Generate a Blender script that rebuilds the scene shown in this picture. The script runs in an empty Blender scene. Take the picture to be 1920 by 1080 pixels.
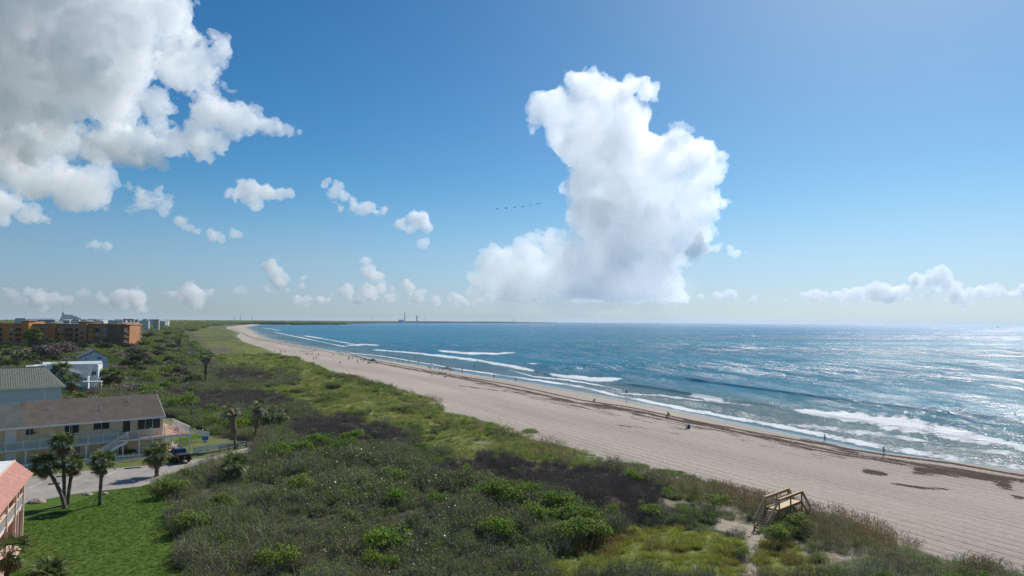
import bpy, bmesh, math, random
import numpy as np
from mathutils import Matrix, Vector
random.seed(7)
sc = bpy.context.scene
COL = sc.collection
# ------------------------------------------------------------------ camera
F = 1280.0
PITCH = math.atan(63.6 / F); ROLL = math.radians(0.33)
CAMZ = 24.0
CAM = np.array([0.0, 0.0, CAMZ])
FWD = np.array([0, math.cos(PITCH), math.sin(PITCH)])
_u0 = np.array([0, -math.sin(PITCH), math.cos(PITCH)]); _r0 = np.array([1.0, 0, 0])
RGT = _r0 * math.cos(ROLL) + _u0 * math.sin(ROLL)
UPV = -_r0 * math.sin(ROLL) + _u0 * math.cos(ROLL)
cam_data = bpy.data.cameras.new('camera')
cam_data.sensor_width = 36; cam_data.lens = 24; cam_data.clip_start = 0.5; cam_data.clip_end = 200000
cam = bpy.data.objects.new('camera', cam_data); COL.objects.link(cam); sc.camera = cam
cam.matrix_world = Matrix(((RGT[0], UPV[0], -FWD[0], 0), (RGT[1], UPV[1], -FWD[1], 0), (RGT[2], UPV[2], -FWD[2], CAMZ), (0, 0, 0, 1)))
# ------------------------------------------------------------------ light
AZ = math.radians(33); EL = math.radians(42)
world = bpy.data.worlds.new('World'); sc.world = world; world.use_nodes = True
wn = world.node_tree
sky = wn.nodes.new('ShaderNodeTexSky'); sky.sky_type = 'NISHITA'; sky.sun_disc = False
sky.sun_elevation = EL; sky.sun_rotation = AZ
sky.air_density = 0.78; sky.dust_density = 0.45; sky.ozone_density = 1.4; sky.altitude = 0
hs = wn.nodes.new('ShaderNodeHueSaturation'); hs.inputs['Saturation'].default_value = 1.42
tint = wn.nodes.new('ShaderNodeVectorMath'); tint.operation = 'MULTIPLY'; tint.inputs[1].default_value = (0.92, 1.03, 1.08)
_tc = wn.nodes.new('ShaderNodeTexCoord'); _sx = wn.nodes.new('ShaderNodeSeparateXYZ'); wn.links.new(_tc.outputs['Generated'], _sx.inputs[0])
def _ramp(a, b):   # value near the horizon -> value aloft (hazier, paler air low down)
    m = wn.nodes.new('ShaderNodeMapRange'); m.interpolation_type = 'SMOOTHSTEP'; m.data_type = 'FLOAT_VECTOR' if isinstance(a, tuple) else 'FLOAT'
    if isinstance(a, tuple):
        cm = wn.nodes.new('ShaderNodeCombineXYZ')
        for i in range(3): wn.links.new(_sx.outputs[2], cm.inputs[i])
        wn.links.new(cm.outputs[0], m.inputs['Vector'])
        for k, v in (('From_Min_FLOAT3', (0, 0, 0)), ('From_Max_FLOAT3', (.2, .2, .2)), ('To_Min_FLOAT3', a), ('To_Max_FLOAT3', b)):
            [i for i in m.inputs if i.identifier == k][0].default_value = v
        return m.outputs['Vector']
    wn.links.new(_sx.outputs[2], m.inputs[0]); m.inputs[1].default_value = 0; m.inputs[2].default_value = .2; m.inputs[3].default_value = a; m.inputs[4].default_value = b
    return m.outputs[0]
wn.links.new(_ramp(.85, 1.42), hs.inputs['Saturation']); wn.links.new(_ramp((.61, .745, .95), (0.93, 1.15, 1.10)), tint.inputs[1])
wn.links.new(sky.outputs[0], hs.inputs['Color']); wn.links.new(hs.outputs[0], tint.inputs[0])
bg = wn.nodes['Background']; wn.links.new(tint.outputs[0], bg.inputs[0]); bg.inputs[1].default_value = 0.088
sun_data = bpy.data.lights.new('sun', 'SUN'); sun_data.energy = 4.5; sun_data.angle = math.radians(0.5); sun_data.color = (1, 0.965, 0.9)
sun = bpy.data.objects.new('sun', sun_data); COL.objects.link(sun)
SUNV = Vector((math.sin(AZ) * math.cos(EL), math.cos(AZ) * math.cos(EL), math.sin(EL)))
sun.rotation_euler = SUNV.to_track_quat('Z', 'Y').to_euler()
sc.view_settings.view_transform = 'Standard'; sc.view_settings.look = 'None'
sc.view_settings.exposure = 0; sc.view_settings.gamma = 1
cy = sc.cycles
cy.use_denoising = True; cy.denoising_prefilter = 'NONE'; cy.volume_bounces = 14; cy.max_bounces = 16; cy.diffuse_bounces = 3; cy.glossy_bounces = 3
cy.transmission_bounces = 4; cy.transparent_max_bounces = 12; cy.sample_clamp_indirect = 6
# ------------------------------------------------------------------ helpers
def rayd(px, py):
    return FWD + RGT * ((px - 960) / F) + UPV * ((540 - py) / F)
def flat(px, py, z):
    d = rayd(px, py); t = (z - CAMZ) / d[2]; return CAM + d * t
def project(P):
    v = np.asarray(P, float) - CAM
    dz = v @ FWD; dz = np.where(dz < 0.1, 0.1, dz)
    return 960 + F * (v @ RGT) / dz, 540 - F * (v @ UPV) / dz, dz
def sstep(a, b, x):
    t = np.clip((x - a) / (b - a), 0, 1); return t * t * (3 - 2 * t)
_tab = np.random.default_rng(3).random((256, 256))
def vnoise(x, y):
    xi = np.floor(x).astype(int); yi = np.floor(y).astype(int); fx = x - xi; fy = y - yi
    fx = fx * fx * (3 - 2 * fx); fy = fy * fy * (3 - 2 * fy)
    a = _tab[xi % 256, yi % 256]; b = _tab[(xi + 1) % 256, yi % 256]; c = _tab[xi % 256, (yi + 1) % 256]; d = _tab[(xi + 1) % 256, (yi + 1) % 256]
    return (a * (1 - fx) + b * fx) * (1 - fy) + (c * (1 - fx) + d * fx) * fy
def fbm2(x, y, octv=4):
    s = 0; a = 1; n = 0
    for i in range(octv):
        s = s + a * vnoise(x * 2 ** i + 17 * i, y * 2 ** i + 31 * i); n += a; a *= 0.5
    return s / n
def inpoly(px, py, poly):
    px = np.asarray(px, float); py = np.asarray(py, float); c = np.zeros(px.shape, bool)
    n = len(poly)
    for i in range(n):
        x0, y0 = poly[i]; x1, y1 = poly[(i + 1) % n]
        if y0 == y1: continue
        k = ((y0 > py) != (y1 > py)) & (px < (x1 - x0) * (py - y0) / (y1 - y0) + x0)
        c ^= k
    return c
def tag(o, label=None, cat=None, group=None, kind=None):
    if label: o['label'] = label
    if cat: o['category'] = cat
    if group: o['group'] = group
    if kind: o['kind'] = kind
    return o
def link(name, me, mats=(), parent=None):
    for m in mats: me.materials.append(m)
    o = bpy.data.objects.new(name, me); COL.objects.link(o)
    if parent: o.parent = parent
    return o
def empty(name, loc=(0, 0, 0), rz=0.0, parent=None):
    o = bpy.data.objects.new(name, None); COL.objects.link(o); o.location = loc; o.rotation_euler = (0, 0, rz)
    o.empty_display_size = 0.2
    if parent: o.parent = parent
    return o
def npmesh(name, V, Q):
    V = np.asarray(V, np.float32); Q = np.asarray(Q, np.int32); k = Q.shape[1]
    me = bpy.data.meshes.new(name); me.vertices.add(len(V)); me.vertices.foreach_set('co', V.ravel())
    me.loops.add(Q.size); me.loops.foreach_set('vertex_index', Q.ravel())
    me.polygons.add(len(Q)); me.polygons.foreach_set('loop_start', np.arange(0, Q.size, k, dtype=np.int32))
    me.polygons.foreach_set('loop_total', np.full(len(Q), k, np.int32)); me.update(calc_edges=True)
    return me
def fattr(me, name, a):
    at = me.attributes.new(name, 'FLOAT', 'POINT'); at.data.foreach_set('value', np.asarray(a, np.float32).ravel())
def cattr(me, name, rgb):
    at = me.attributes.new(name, 'FLOAT_COLOR', 'POINT'); c = np.ones((len(rgb), 4), np.float32); c[:, :3] = rgb
    at.data.foreach_set('color', c.ravel())
class NT:
    """tiny node-tree writer"""
    def __init__(s, name):
        s.m = bpy.data.materials.new(name); s.m.use_nodes = True; s.t = s.m.node_tree; s.t.nodes.clear()
        s.out = s.n('OutputMaterial')
    def n(s, ty, **kw):
        nd = s.t.nodes.new('ShaderNode' + ty)
        for k, v in kw.items(): setattr(nd, k, v)
        return nd
    def l(s, a, b): s.t.links.new(a, b)
    def set(s, sock, v):
        if hasattr(v, 'node'): s.l(v, sock)
        else: sock.default_value = v
    def attr(s, name, col=False):
        a = s.n('Attribute', attribute_name=name); return a.outputs['Color' if col else 'Fac']
    def math(s, op, a, b=0.0, c=0.0, clamp=False):
        m = s.n('Math', operation=op, use_clamp=clamp)
        for i, v in enumerate((a, b, c)): s.set(m.inputs[i], v)
        return m.outputs[0]
    def mr(s, v, a, b, c=0.0, d=1.0, smooth=True):
        m = s.n('MapRange', interpolation_type='SMOOTHSTEP' if smooth else 'LINEAR')
        for i, x in enumerate((v, a, b, c, d)): s.set(m.inputs[i], x)
        return m.outputs[0]
    def mix(s, f, a, b, mode='MIX'):
        m = s.n('Mix', data_type='RGBA', blend_type=mode); s.set(m.inputs[0], f)
        for i, v in ((6, a), (7, b)):
            if not hasattr(v, 'node') and len(v) == 3: v = (*v, 1)
            s.set(m.inputs[i], v)
        return m.outputs[2]
    def noise(s, scale, vec=None, detail=3, rough=0.55, dist=0.0):
        n = s.n('TexNoise'); n.inputs['Scale'].default_value = scale; n.inputs['Detail'].default_value = detail
        n.inputs['Roughness'].default_value = rough; n.inputs['Distortion'].default_value = dist
        if vec: s.l(vec, n.inputs['Vector'])
        return n.outputs[0]
    def coords(s, rot=0.0, scale=(1, 1, 1), obj=False):
        src = s.n('TexCoord').outputs['Object'] if obj else s.n('NewGeometry').outputs['Position']
        m = s.n('Mapping'); m.inputs['Rotation'].default_value = (0, 0, rot); s.l(src, m.inputs['Vector'])
        k = s.n('Mapping'); k.inputs['Scale'].default_value = scale; s.l(m.outputs[0], k.inputs['Vector']); return k.outputs[0]
    def bsdf(s, **kw):
        b = s.n('BsdfPrincipled')
        for k, v in kw.items():
            sk = b.inputs[k.replace('_', ' ')]
            if not hasattr(v, 'node') and isinstance(v, (tuple, list)) and len(v) == 3 and sk.type == 'RGBA': v = (*v, 1)
            s.set(sk, v)
        return b
    def bump(s, h, dist=0.1, st=1.0, normal=None):
        b = s.n('Bump'); b.inputs['Distance'].default_value = dist; b.inputs['Strength'].default_value = st; s.l(h, b.inputs['Height'])
        if normal: s.l(normal, b.inputs['Normal'])
        return b.outputs[0]
    def done(s, sh): s.l(sh, s.out.inputs['Surface']); return s.m
_mc = {}
def mat(name, col, rough=0.7, var=0.15, vscale=1.5, bump=0.0, bscale=20, metal=0.0, spec=0.4, obj=False, streak=None, dirt=None):
    """plain procedural paint/plaster/wood with tone variation, grain relief and optional dirt"""
    if name in _mc: return _mc[name]
    t = NT(name); c = t.coords(obj=obj, scale=streak or (1, 1, 1))
    n = t.noise(vscale, c, 4, 0.6)
    a = tuple(max(0, x * (1 - var)) for x in col); b = tuple(min(1, x * (1 + var)) for x in col)
    cc = t.mix(t.mr(n, 0.3, 0.7), a, b)
    if dirt:
        d = t.mr(t.noise(vscale * 0.6, c, 6, 0.75), 0.5, 0.72); cc = t.mix(t.math('MULTIPLY', d, 0.7), cc, dirt)
    bs = t.bsdf(Base_Color=cc, Roughness=rough, Metallic=metal, Specular_IOR_Level=spec)
    if bump: t.l(t.bump(t.noise(bscale, c, 3), bump), bs.inputs['Normal'])
    _mc[name] = t.done(bs.outputs[0]); return _mc[name]
class MB:
    """collects boxes, bars, tubes, quads into ONE mesh"""
    def __init__(s): s.v = []; s.f = []; s.mi = []; s.m = 0
    def add(s, V, Fs):
        k = len(s.v); s.v += [tuple(map(float, p)) for p in V]; s.f += [tuple(i + k for i in f) for f in Fs]; s.mi += [s.m] * len(Fs); return s
    def box(s, x0, y0, z0, x1, y1, z1):
        V = [(x0, y0, z0), (x1, y0, z0), (x1, y1, z0), (x0, y1, z0), (x0, y0, z1), (x1, y0, z1), (x1, y1, z1), (x0, y1, z1)]
        return s.add(V, [(0, 3, 2, 1), (4, 5, 6, 7), (0, 1, 5, 4), (1, 2, 6, 5), (2, 3, 7, 6), (3, 0, 4, 7)])
    def bar(s, p, q, w, h=None):
        p = Vector(p); q = Vector(q); h = h or w; d = (q - p).normalized()
        up = Vector((0, 0, 1)) if abs(d.z) < 0.95 else Vector((1, 0, 0))
        a = d.cross(up).normalized() * w / 2; b = a.cross(d).normalized() * h / 2
        V = [p - a - b, p + a - b, p + a + b, p - a + b, q - a - b, q + a - b, q + a + b, q - a + b]
        return s.add(V, [(0, 3, 2, 1), (4, 5, 6, 7), (0, 1, 5, 4), (1, 2, 6, 5), (2, 3, 7, 6), (3, 0, 4, 7)])
    def tube(s, path, rad, n=8, cap=True):
        path = [Vector(p) for p in path]; V = []; Fs = []
        for i, p in enumerate(path):
            d = (path[min(i + 1, len(path) - 1)] - path[max(i - 1, 0)]).normalized()
            up = Vector((0, 0, 1)) if abs(d.z) < 0.9 else Vector((1, 0, 0))
            a = d.cross(up).normalized(); b = d.cross(a).normalized(); r = rad[i] if hasattr(rad, '__len__') else rad
            for k in range(n):
                t = 2 * math.pi * k / n; V.append(p + (a * math.cos(t) + b * math.sin(t)) * r)
        for i in range(len(path) - 1):
            for k in range(n):
                Fs.append((i * n + k, i * n + (k + 1) % n, (i + 1) * n + (k + 1) % n, (i + 1) * n + k))
        if cap: Fs.append(tuple(range(n))); Fs.append(tuple(reversed(range((len(path) - 1) * n, len(path) * n))))
        return s.add(V, Fs)
    def poly(s, pts): return s.add(pts, [tuple(range(len(pts)))])
    def prism(s, pts, d):
        n = len(pts); d = Vector(d); V = [Vector(p) for p in pts]; V += [p + d for p in V]
        return s.add(V, [tuple(range(n)), tuple(reversed(range(n, 2 * n)))] + [(i, i + n, (i + 1) % n + n, (i + 1) % n) for i in range(n)])
    def mesh(s, name, mats=()):
        me = bpy.data.meshes.new(name); me.from_pydata(s.v, [], s.f)
        for m in mats: me.materials.append(m)
        me.polygons.foreach_set('material_index', s.mi); me.update()
        bm = bmesh.new(); bm.from_mesh(me); bmesh.ops.recalc_face_normals(bm, faces=bm.faces); bm.to_mesh(me); bm.free()
        return me
    def build(s, name, mats, parent=None, kind=None, smooth=False):
        if not isinstance(mats, (list, tuple)): mats = [mats]
        me = s.mesh(name, mats)
        if smooth: me.polygons.foreach_set('use_smooth', [True] * len(me.polygons))
        o = link(name, me, (), parent)
        if kind: o['kind'] = kind
        return o
# ------------------------------------------------------------------ ground plan
WL = [(1920, 881), (1655, 848), (1548, 825), (1300, 775), (1162, 747), (1009, 720), (900, 704), (790, 685), (707, 673), (640, 660), (550, 645), (500, 633), (478, 621), (462, 614)]
_w = np.array([flat(x, y, 0.0) for x, y in WL])
WY = np.concatenate([[-300], _w[:, 1], [4300, 9000]]); 
_sl = (_w[1, 0] - _w[0, 0]) / (_w[1, 1] - _w[0, 1])
WX = np.concatenate([[_w[0, 0] - 0.52 * (_w[0, 1] + 300) * -1], _w[:, 0], [-1560, -3200]])
def shx(y): return np.interp(y, WY, WX)
VE = [(1850, 1080), (1700, 1040), (1650, 1003), (1560, 972), (1450, 952), (1340, 920), (1225, 905), (1130, 868), (1060, 840), (1000, 815), (930, 797), (850, 776), (820, 752), (700, 718), (640, 702), (560, 673), (505, 656), (450, 625), (424, 616)]
_v = np.array([flat(x, y, 2.0) for x, y in VE])
_vs = shx(_v[:, 1]) - _v[:, 0]
SVY = np.concatenate([[-300, 40], _v[:, 1], [4300]]); SVS = np.concatenate([[58, 58], _vs, [60]])
_o = np.argsort(SVY); SVY = SVY[_o]; SVS = SVS[_o]
def sveg(y): return np.interp(y, SVY, SVS)
# level ground of the lot, the lawn and the houses (ground plan polygon, metres)
PAD = [(-200, 30), (-20, 30), (-27, 56), (-34, 69), (-41, 81), (-45.5, 87), (-44, 100), (-42, 108), (-45, 119), (-55, 126), (-75, 150), (-200, 170)]
def paddist(x, y):
    ins = inpoly(x, y, PAD); d = np.full(np.shape(x), 1e9)
    for i in range(len(PAD)):
        a = np.array(PAD[i], float); b = np.array(PAD[(i + 1) % len(PAD)], float); ab = b - a
        t = np.clip(((x - a[0]) * ab[0] + (y - a[1]) * ab[1]) / (ab @ ab), 0, 1)
        d = np.minimum(d, np.hypot(x - a[0] - t * ab[0], y - a[1] - t * ab[1]))
    return np.where(ins, 0, d)
GZ = 3.0
def height(x, y):
    x = np.asarray(x, float); y = np.asarray(y, float)
    s = shx(y) - x; sv = s - sveg(y) - 5 * (fbm2(x / 9, y / 9, 2) - 0.5)
    w = np.maximum(sveg(y), 20)
    z = np.where(s < 0, s * 0.035, 1.15 * sstep(0, 14, s) + 0.75 * np.clip(s / w, 0, 1.2))
    z = np.where(s < 0, np.maximum(z, -6), z)
    z = z + 1.1 * sstep(-1, 7, sv) * (0.75 + 0.5 * fbm2(x / 14 + 9, y / 14, 2)) - 0.5 * sstep(12, 40, sv)
    hum = (fbm2(x / 7, y / 7, 3) - 0.5) * 1.3 * sstep(2, 12, sv) + (fbm2(x / 40 + 5, y / 40, 2) - 0.5) * 1.2 * sstep(5, 40, sv)
    z = z + hum + 0.05 * (fbm2(x / 1.5, y / 1.5, 3) - 0.5) * sstep(4, 9, s)
    k = sstep(0.5, 7, paddist(x, y))
    return z * k + (GZ - 0.06) * (1 - k)
def ground(px, py):
    """where the line of sight through a picture point meets the terrain"""
    px = np.atleast_1d(np.asarray(px, float)); py = np.atleast_1d(np.asarray(py, float))
    D = FWD[None] + RGT[None] * ((px - 960) / F)[:, None] + UPV[None] * ((540 - py) / F)[:, None]
    t = (2.5 - CAMZ) / np.minimum(D[:, 2], -1e-4)
    for i in range(14):
        P = CAM + D * t[:, None]; z = height(P[:, 0], P[:, 1]); t = t + 0.7 * ((z - CAMZ) / np.minimum(D[:, 2], -1e-4) - t)
    P = CAM + D * t[:, None]; P[:, 2] = height(P[:, 0], P[:, 1]); return P
def G(px, py): return Vector(ground(px, py)[0])
# what grows where: polygons of the plan, written in picture points and laid on the ground
R = {
 'path': [(1335, 966), (1375, 978), (1420, 990), (1440, 1000), (1425, 1012), (1410, 1045), (1422, 1085), (1394, 1085), (1396, 1040), (1400, 1008), (1345, 995)],
 'lush': [(985, 1085), (1050, 1040), (1085, 1015), (1150, 1000), (1230, 982), (1330, 998), (1398, 1015), (1392, 1085)],
 'lush2': [(1418, 1085), (1415, 1030), (1425, 1003), (1480, 1012), (1540, 1050), (1575, 1085)],
 'sage': [(1140, 880), (1230, 885), (1400, 922), (1520, 950), (1650, 1000), (1700, 1040), (1860, 1085), (1575, 1085), (1500, 1030), (1425, 1003), (1350, 965), (1255, 950), (1240, 915)],
 'dark': [(845, 868), (900, 855), (980, 868), (1060, 878), (1140, 885), (1225, 915), (1265, 945), (1240, 978), (1150, 995), (1085, 955), (1000, 920), (900, 905), (800, 885)],
 'dark2': [(300, 735), (400, 738), (500, 735), (560, 755), (470, 775), (340, 775)],
 'dark3': [(395, 694), (520, 704), (530, 716), (400, 722)],
 'dark4': [(350, 650), (430, 650), (440, 662), (350, 668)],
 'dark5': [(540, 790), (640, 782), (720, 800), (780, 830), (640, 840), (540, 820)],
 'shrub': [(330, 770), (480, 768), (470, 812), (400, 822), (352, 800)],
 'seagrape': [(470, 870), (600, 850), (760, 860), (850, 890), (960, 910), (1010, 950), (960, 1030), (880, 1085), (640, 1085), (560, 980), (470, 930)],
 'grass': [(345, 612), (380, 640), (395, 670), (405, 690), (540, 700), (560, 720), (420, 730), (500, 738), (570, 755), (600, 785), (720, 795), (800, 830), (860, 862), (980, 866), (1140, 880), (1150, 840), (900, 740), (640, 660), (470, 612)],
}
HARD = [(-200, 30), (-37, 30), (-34.5, 62), (-37, 75)]
def veg_kind(x, y):
    x = np.asarray(x, float); y = np.asarray(y, float); z = height(x, y)
    px, py, d = project(np.stack([x, y, z], -1))
    k = np.full(x.shape, 'scrub', dtype='<U10')
    k[(fbm2(x / 11, y / 11, 3) > 0.6)] = 'shrub'
    for n in ('grass', 'seagrape', 'dark', 'dark2', 'dark3', 'dark4', 'dark5', 'sage', 'lush', 'lush2', 'shrub', 'path'):
        nm = n.rstrip('2345'); w_ = .2 if n == 'path' else 1; k[inpoly(px + (fbm2(x / 3, y / 3, 2) - .5) * 30 * w_, py + (fbm2(x / 3 + 50, y / 3, 2) - .5) * 14 * w_, R[n])] = nm
    sv = shx(y) - x - sveg(y)
    out = (px < 0) | (px > 1920) | (py > 1080)
    k[out & (sv < 16)] = 'sage'
    k[sv < 0.0] = 'sand'
    return k, sv
TONE = {'sand': (.435, .378, .31), 'path': (.43, .365, .29), 'scrub': (.13, .11, .085), 'shrub': (.08, .10, .045), 'seagrape': (.10, .10, .06), 'dark': (.15, .115, .10),
        'sage': (.26, .23, .15), 'lush': (.18, .20, .05), 'grass': (.21, .225, .07)}
def build_terrain():
    ys = [28.0]
    while ys[-1] < 4300: ys.append(ys[-1] + max(0.34, ys[-1] * 0.0062))
    ys = np.array(ys)
    s1 = np.concatenate([np.linspace(-26, 0, 16), np.linspace(0.5, 80, 190), 80 + 1.0 * (np.expm1(np.linspace(0.03, 3.9, 190)) * 1.0)])
    s2 = np.concatenate([s1, s1[-1] + np.geomspace(20, 6500, 14)])
    Y, S = np.meshgrid(ys, s2, indexing='ij')
    X = shx(Y) - S; Z = height(X, Y)
    n, m = Y.shape; V = np.stack([X, Y, Z], -1).reshape(-1, 3)
    i = np.arange(n * m).reshape(n, m); Q = np.stack([i[:-1, 1:], i[:-1, :-1], i[1:, :-1], i[1:, 1:]], -1).reshape(-1, 4)
    me = npmesh('terrain', V, Q[:, ::-1])
    x = V[:, 0]; y = V[:, 1]; k, sv = veg_kind(x, y)
    col = np.zeros((len(V), 3))
    for a, c in TONE.items(): col[k == a] = c
    far = sstep(250, 900, y)[:, None]; vegm = sstep(-1, 2, sv)[:, None]
    px, py, _ = project(V)
    # broken fringe of the vegetation and bare sand patches in it
    fr = sstep(0, 7, sv + 9 * (fbm2(x / 4, y / 4, 3) - .5)); sandc = np.array(TONE['sand'])
    col = np.where((k != 'path')[:, None], col * fr[:, None] + sandc * (1 - fr[:, None]), col)
    patch = sstep(.78, .82, fbm2(x / 6 + 3, y / 6, 3)) * sstep(22, 6, sv) * (sv > 0); col = col * (1 - patch[:, None]) + sandc * patch[:, None]
    fg = fbm2(x / 60, y / 90, 3)[:, None]
    farc = np.where(fg > .5, np.array([[.13, .155, .055]]), np.array([[.11, .11, .07]])) * (0.7 + .6 * fbm2(x / 13, y / 25, 3)[:, None])
    isveg = (sv > 0)[:, None]; gf = sstep(300, 600, y)[:, None]; gcol = np.where(fbm2(x / 16, y / 45, 3)[:, None] > .47, np.array([[.155, .17, .055]]), np.array([[.11, .12, .055]]))
    grassy = np.isin(k, ['grass'])[:, None]
    col = np.where(isveg & grassy, col * (1 - gf) + gcol * gf, col)
    col = np.where(isveg & ~grassy, col * (1 - far) + farc * far, col)
    cattr(me, 'tone', col)
    s = shx(y) - x
    fattr(me, 'shore', s); fattr(me, 'veg', np.where(k == 'path', 0, fr) * (1 - patch))
    # seaweed: the strand lines
    W = [([(424, 613), (460, 628), (475, 633), (520, 641), (600, 651), (640, 658), (700, 678), (760, 690), (820, 700), (900, 715), (960, 728), (1031, 743), (1088, 757), (1184, 770), (1250, 783), (1316, 796), (1400, 812), (1526, 838), (1640, 858), (1760, 875), (1900, 897), (1990, 910)], 3.0, 6.0, .70),
         ([(424, 610), (456, 624), (473, 636), (540, 647), (640, 664), (800, 694), (880, 708), (960, 722), (1031, 737), (1088, 750), (1184, 764), (1300, 789), (1420, 812), (1526, 830), (1640, 850), (1780, 868), (1920, 892), (2000, 903)], 1.2, 1.6, .98),
         ([(1085, 755), (1140, 762), (1184, 769), (1240, 780)], 3, 3.5, .8), ([(1270, 785), (1330, 798), (1380, 808)], 3, 3.5, .85),
         ([(1490, 822), (1560, 835), (1620, 856), (1650, 860)], 4, 5, .7), ([(1610, 880), (1640, 886), (1668, 890)], 3, 4, .95),
         ([(1705, 878), (1750, 880), (1800, 884), (1860, 893), (1905, 905)], 5, 8, .8), ([(1860, 903), (1890, 912), (1905, 915)], 4, 5, 1.0),
         ([(1660, 905), (1720, 913), (1790, 918)], 1.5, 2.5, .7), ([(1890, 928), (1930, 936)], 2, 3, .8), ([(850, 722), (900, 728), (960, 735)], 1.5, 2, .6), ([(1120, 795), (1190, 800), (1290, 815)], 2, 3, .45),
         ([(1330, 800), (1460, 838), (1560, 856)], 4, 8, .42), ([(960, 735), (1085, 765), (1200, 790)], 3, 5, .42), ([(880, 716), (1000, 742), (1120, 770), (1300, 806)], 3, 4, .5), ([(1180, 772), (1260, 790), (1330, 802), (1400, 818)], 5, 7, .55), ([(1400, 815), (1500, 838), (1600, 858)], 5, 6, .5)]
    wr = np.zeros(len(V))
    for pl, w0, w1, amp in W:
        p = np.array(pl, float); c = np.interp(px, p[:, 0], p[:, 1], left=-999, right=-999)
        sc_ = np.clip((py - 603) / 200, .12, 1.3); wr = np.maximum(wr, amp * np.exp(-((py - c) / (np.where(py < c, w0, w1) * sc_ * 1.25)) ** 2) * np.clip(np.minimum(px - p[0, 0], p[-1, 0] - px) / 14, 0, 1) ** .7)
    wr *= (s > 2) & (sv < 3)
    fattr(me, 'wrack', wr)
    me.polygons.foreach_set('use_smooth', np.ones(len(me.polygons), bool))
    # material
    t = NT('sand_and_soil'); P = t.coords(); A = t.coords(rot=math.radians(-26))
    st = t.coords(rot=math.radians(-26), scale=(1, .12, 1))
    tone = t.attr('tone', True); veg = t.attr('veg'); shore = t.attr('shore'); wrack = t.attr('wrack')
    n1 = t.noise(.09, st, 5, .6); n2 = t.noise(1.3, P, 5, .65); n3 = t.noise(.7, st, 6, .7)
    v = t.math('MULTIPLY', t.math('ADD', t.mr(n1, .3, .7, .86, 1.12, False), t.mr(n2, .25, .75, -.13, .13, False)), 1.0)
    vg = t.math('ADD', 1.0, t.math('MULTIPLY', t.mr(t.noise(.8, P, 6, .75), .3, .7, -.6, .6, False), veg))
    vm = t.math('MULTIPLY', v, vg)
    cm = t.n('VectorMath', operation='SCALE'); t.l(tone, cm.inputs[0]); t.l(vm, cm.inputs['Scale'])
    c = cm.outputs[0]
    # vehicle ruts along the beach
    wv = t.n('TexWave', wave_type='BANDS', bands_direction='X'); wv.inputs['Scale'].default_value = .17; wv.inputs['Distortion'].default_value = 6
    wv.inputs['Detail'].default_value = 2; wv.inputs['Detail Scale'].default_value = .35; t.l(t.coords(rot=math.radians(-27), scale=(1, .05, 1)), wv.inputs['Vector'])
    rut = t.math('MULTIPLY', t.mr(wv.outputs[0], .68, .96), t.mr(shore, 20, 36))
    rut = t.math('MULTIPLY', rut, t.mr(t.noise(.05, st, 3), .38, .52)); rut = t.math('MULTIPLY', rut, t.mr(t.noise(1.2, P, 3), .35, .6, .35, 1)); rut = t.math('MULTIPLY', rut, t.math('SUBTRACT', 1, veg))
    c = t.mix(t.math('MULTIPLY', rut, .26), c, (.17, .145, .115))
    # damp and wet sand near the water
    damp = t.mr(t.math('ADD', shore, t.mr(n1, 0, 1, -3, 3, False)), 9.5, 12, 1, 0); wet = t.mr(t.math('ADD', shore, t.mr(n1, 0, 1, -1.5, 1.5, False)), 3.6, 5.2, 1, 0)
    c = t.mix(t.math('MULTIPLY', damp, .55), c, (.27, .225, .17)); c = t.mix(t.math('MULTIPLY', wet, .8), c, (.13, .12, .10))
    # seaweed
    sw = t.math('ADD', wrack, t.mr(n3, .2, .8, -.62, .62, False)); sw = t.math('ADD', sw, t.mr(t.noise(3.2, P, 5, .7), .25, .75, -.28, .28, False))
    sw = t.math('MULTIPLY', t.mr(sw, .5, .66), t.mr(wrack, .02, .12))
    c = t.mix(t.math('MULTIPLY', sw, .92), c, t.mix(n2, (.035, .018, .012), (.085, .042, .028)))
    # trampled speckle
    sp = t.math('MULTIPLY', t.mr(t.noise(2.4, P, 6, .8), .62, .72), t.mr(shore, 11, 15)); sp = t.math('MULTIPLY', sp, t.math('SUBTRACT', 1, veg))
    c = t.mix(t.math('MULTIPLY', sp, .55), c, (.2, .165, .13)); fp = t.math('MULTIPLY', t.mr(t.noise(.9, P, 7, .85), .56, .66), t.mr(t.noise(.03, st, 3), .4, .6)); fp = t.math('MULTIPLY', fp, t.math('MULTIPLY', t.mr(shore, 9, 14), t.math('SUBTRACT', 1, veg))); c = t.mix(t.math('MULTIPLY', fp, .35), c, (.24, .2, .16))
    rough = t.math('SUBTRACT', .95, t.math('MULTIPLY', wet, .78))
    bs = t.bsdf(Base_Color=c, Roughness=rough, Specular_IOR_Level=t.math('MULTIPLY', t.math('ADD', .12, wet), .5))
    hgt = t.math('ADD', t.math('MULTIPLY', t.noise(1.6, P, 6, .75), t.mr(shore, 9, 13, .05, 1)), t.math('MULTIPLY', sw, .8))
    hgt = t.math('SUBTRACT', hgt, t.math('MULTIPLY', rut, .5))
    t.l(t.bump(hgt, .22, .9), bs.inputs['Normal']); m = t.done(bs.outputs[0])
    return tag(link('ground', me, [m]), kind='structure')
terrain = build_terrain()
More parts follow.
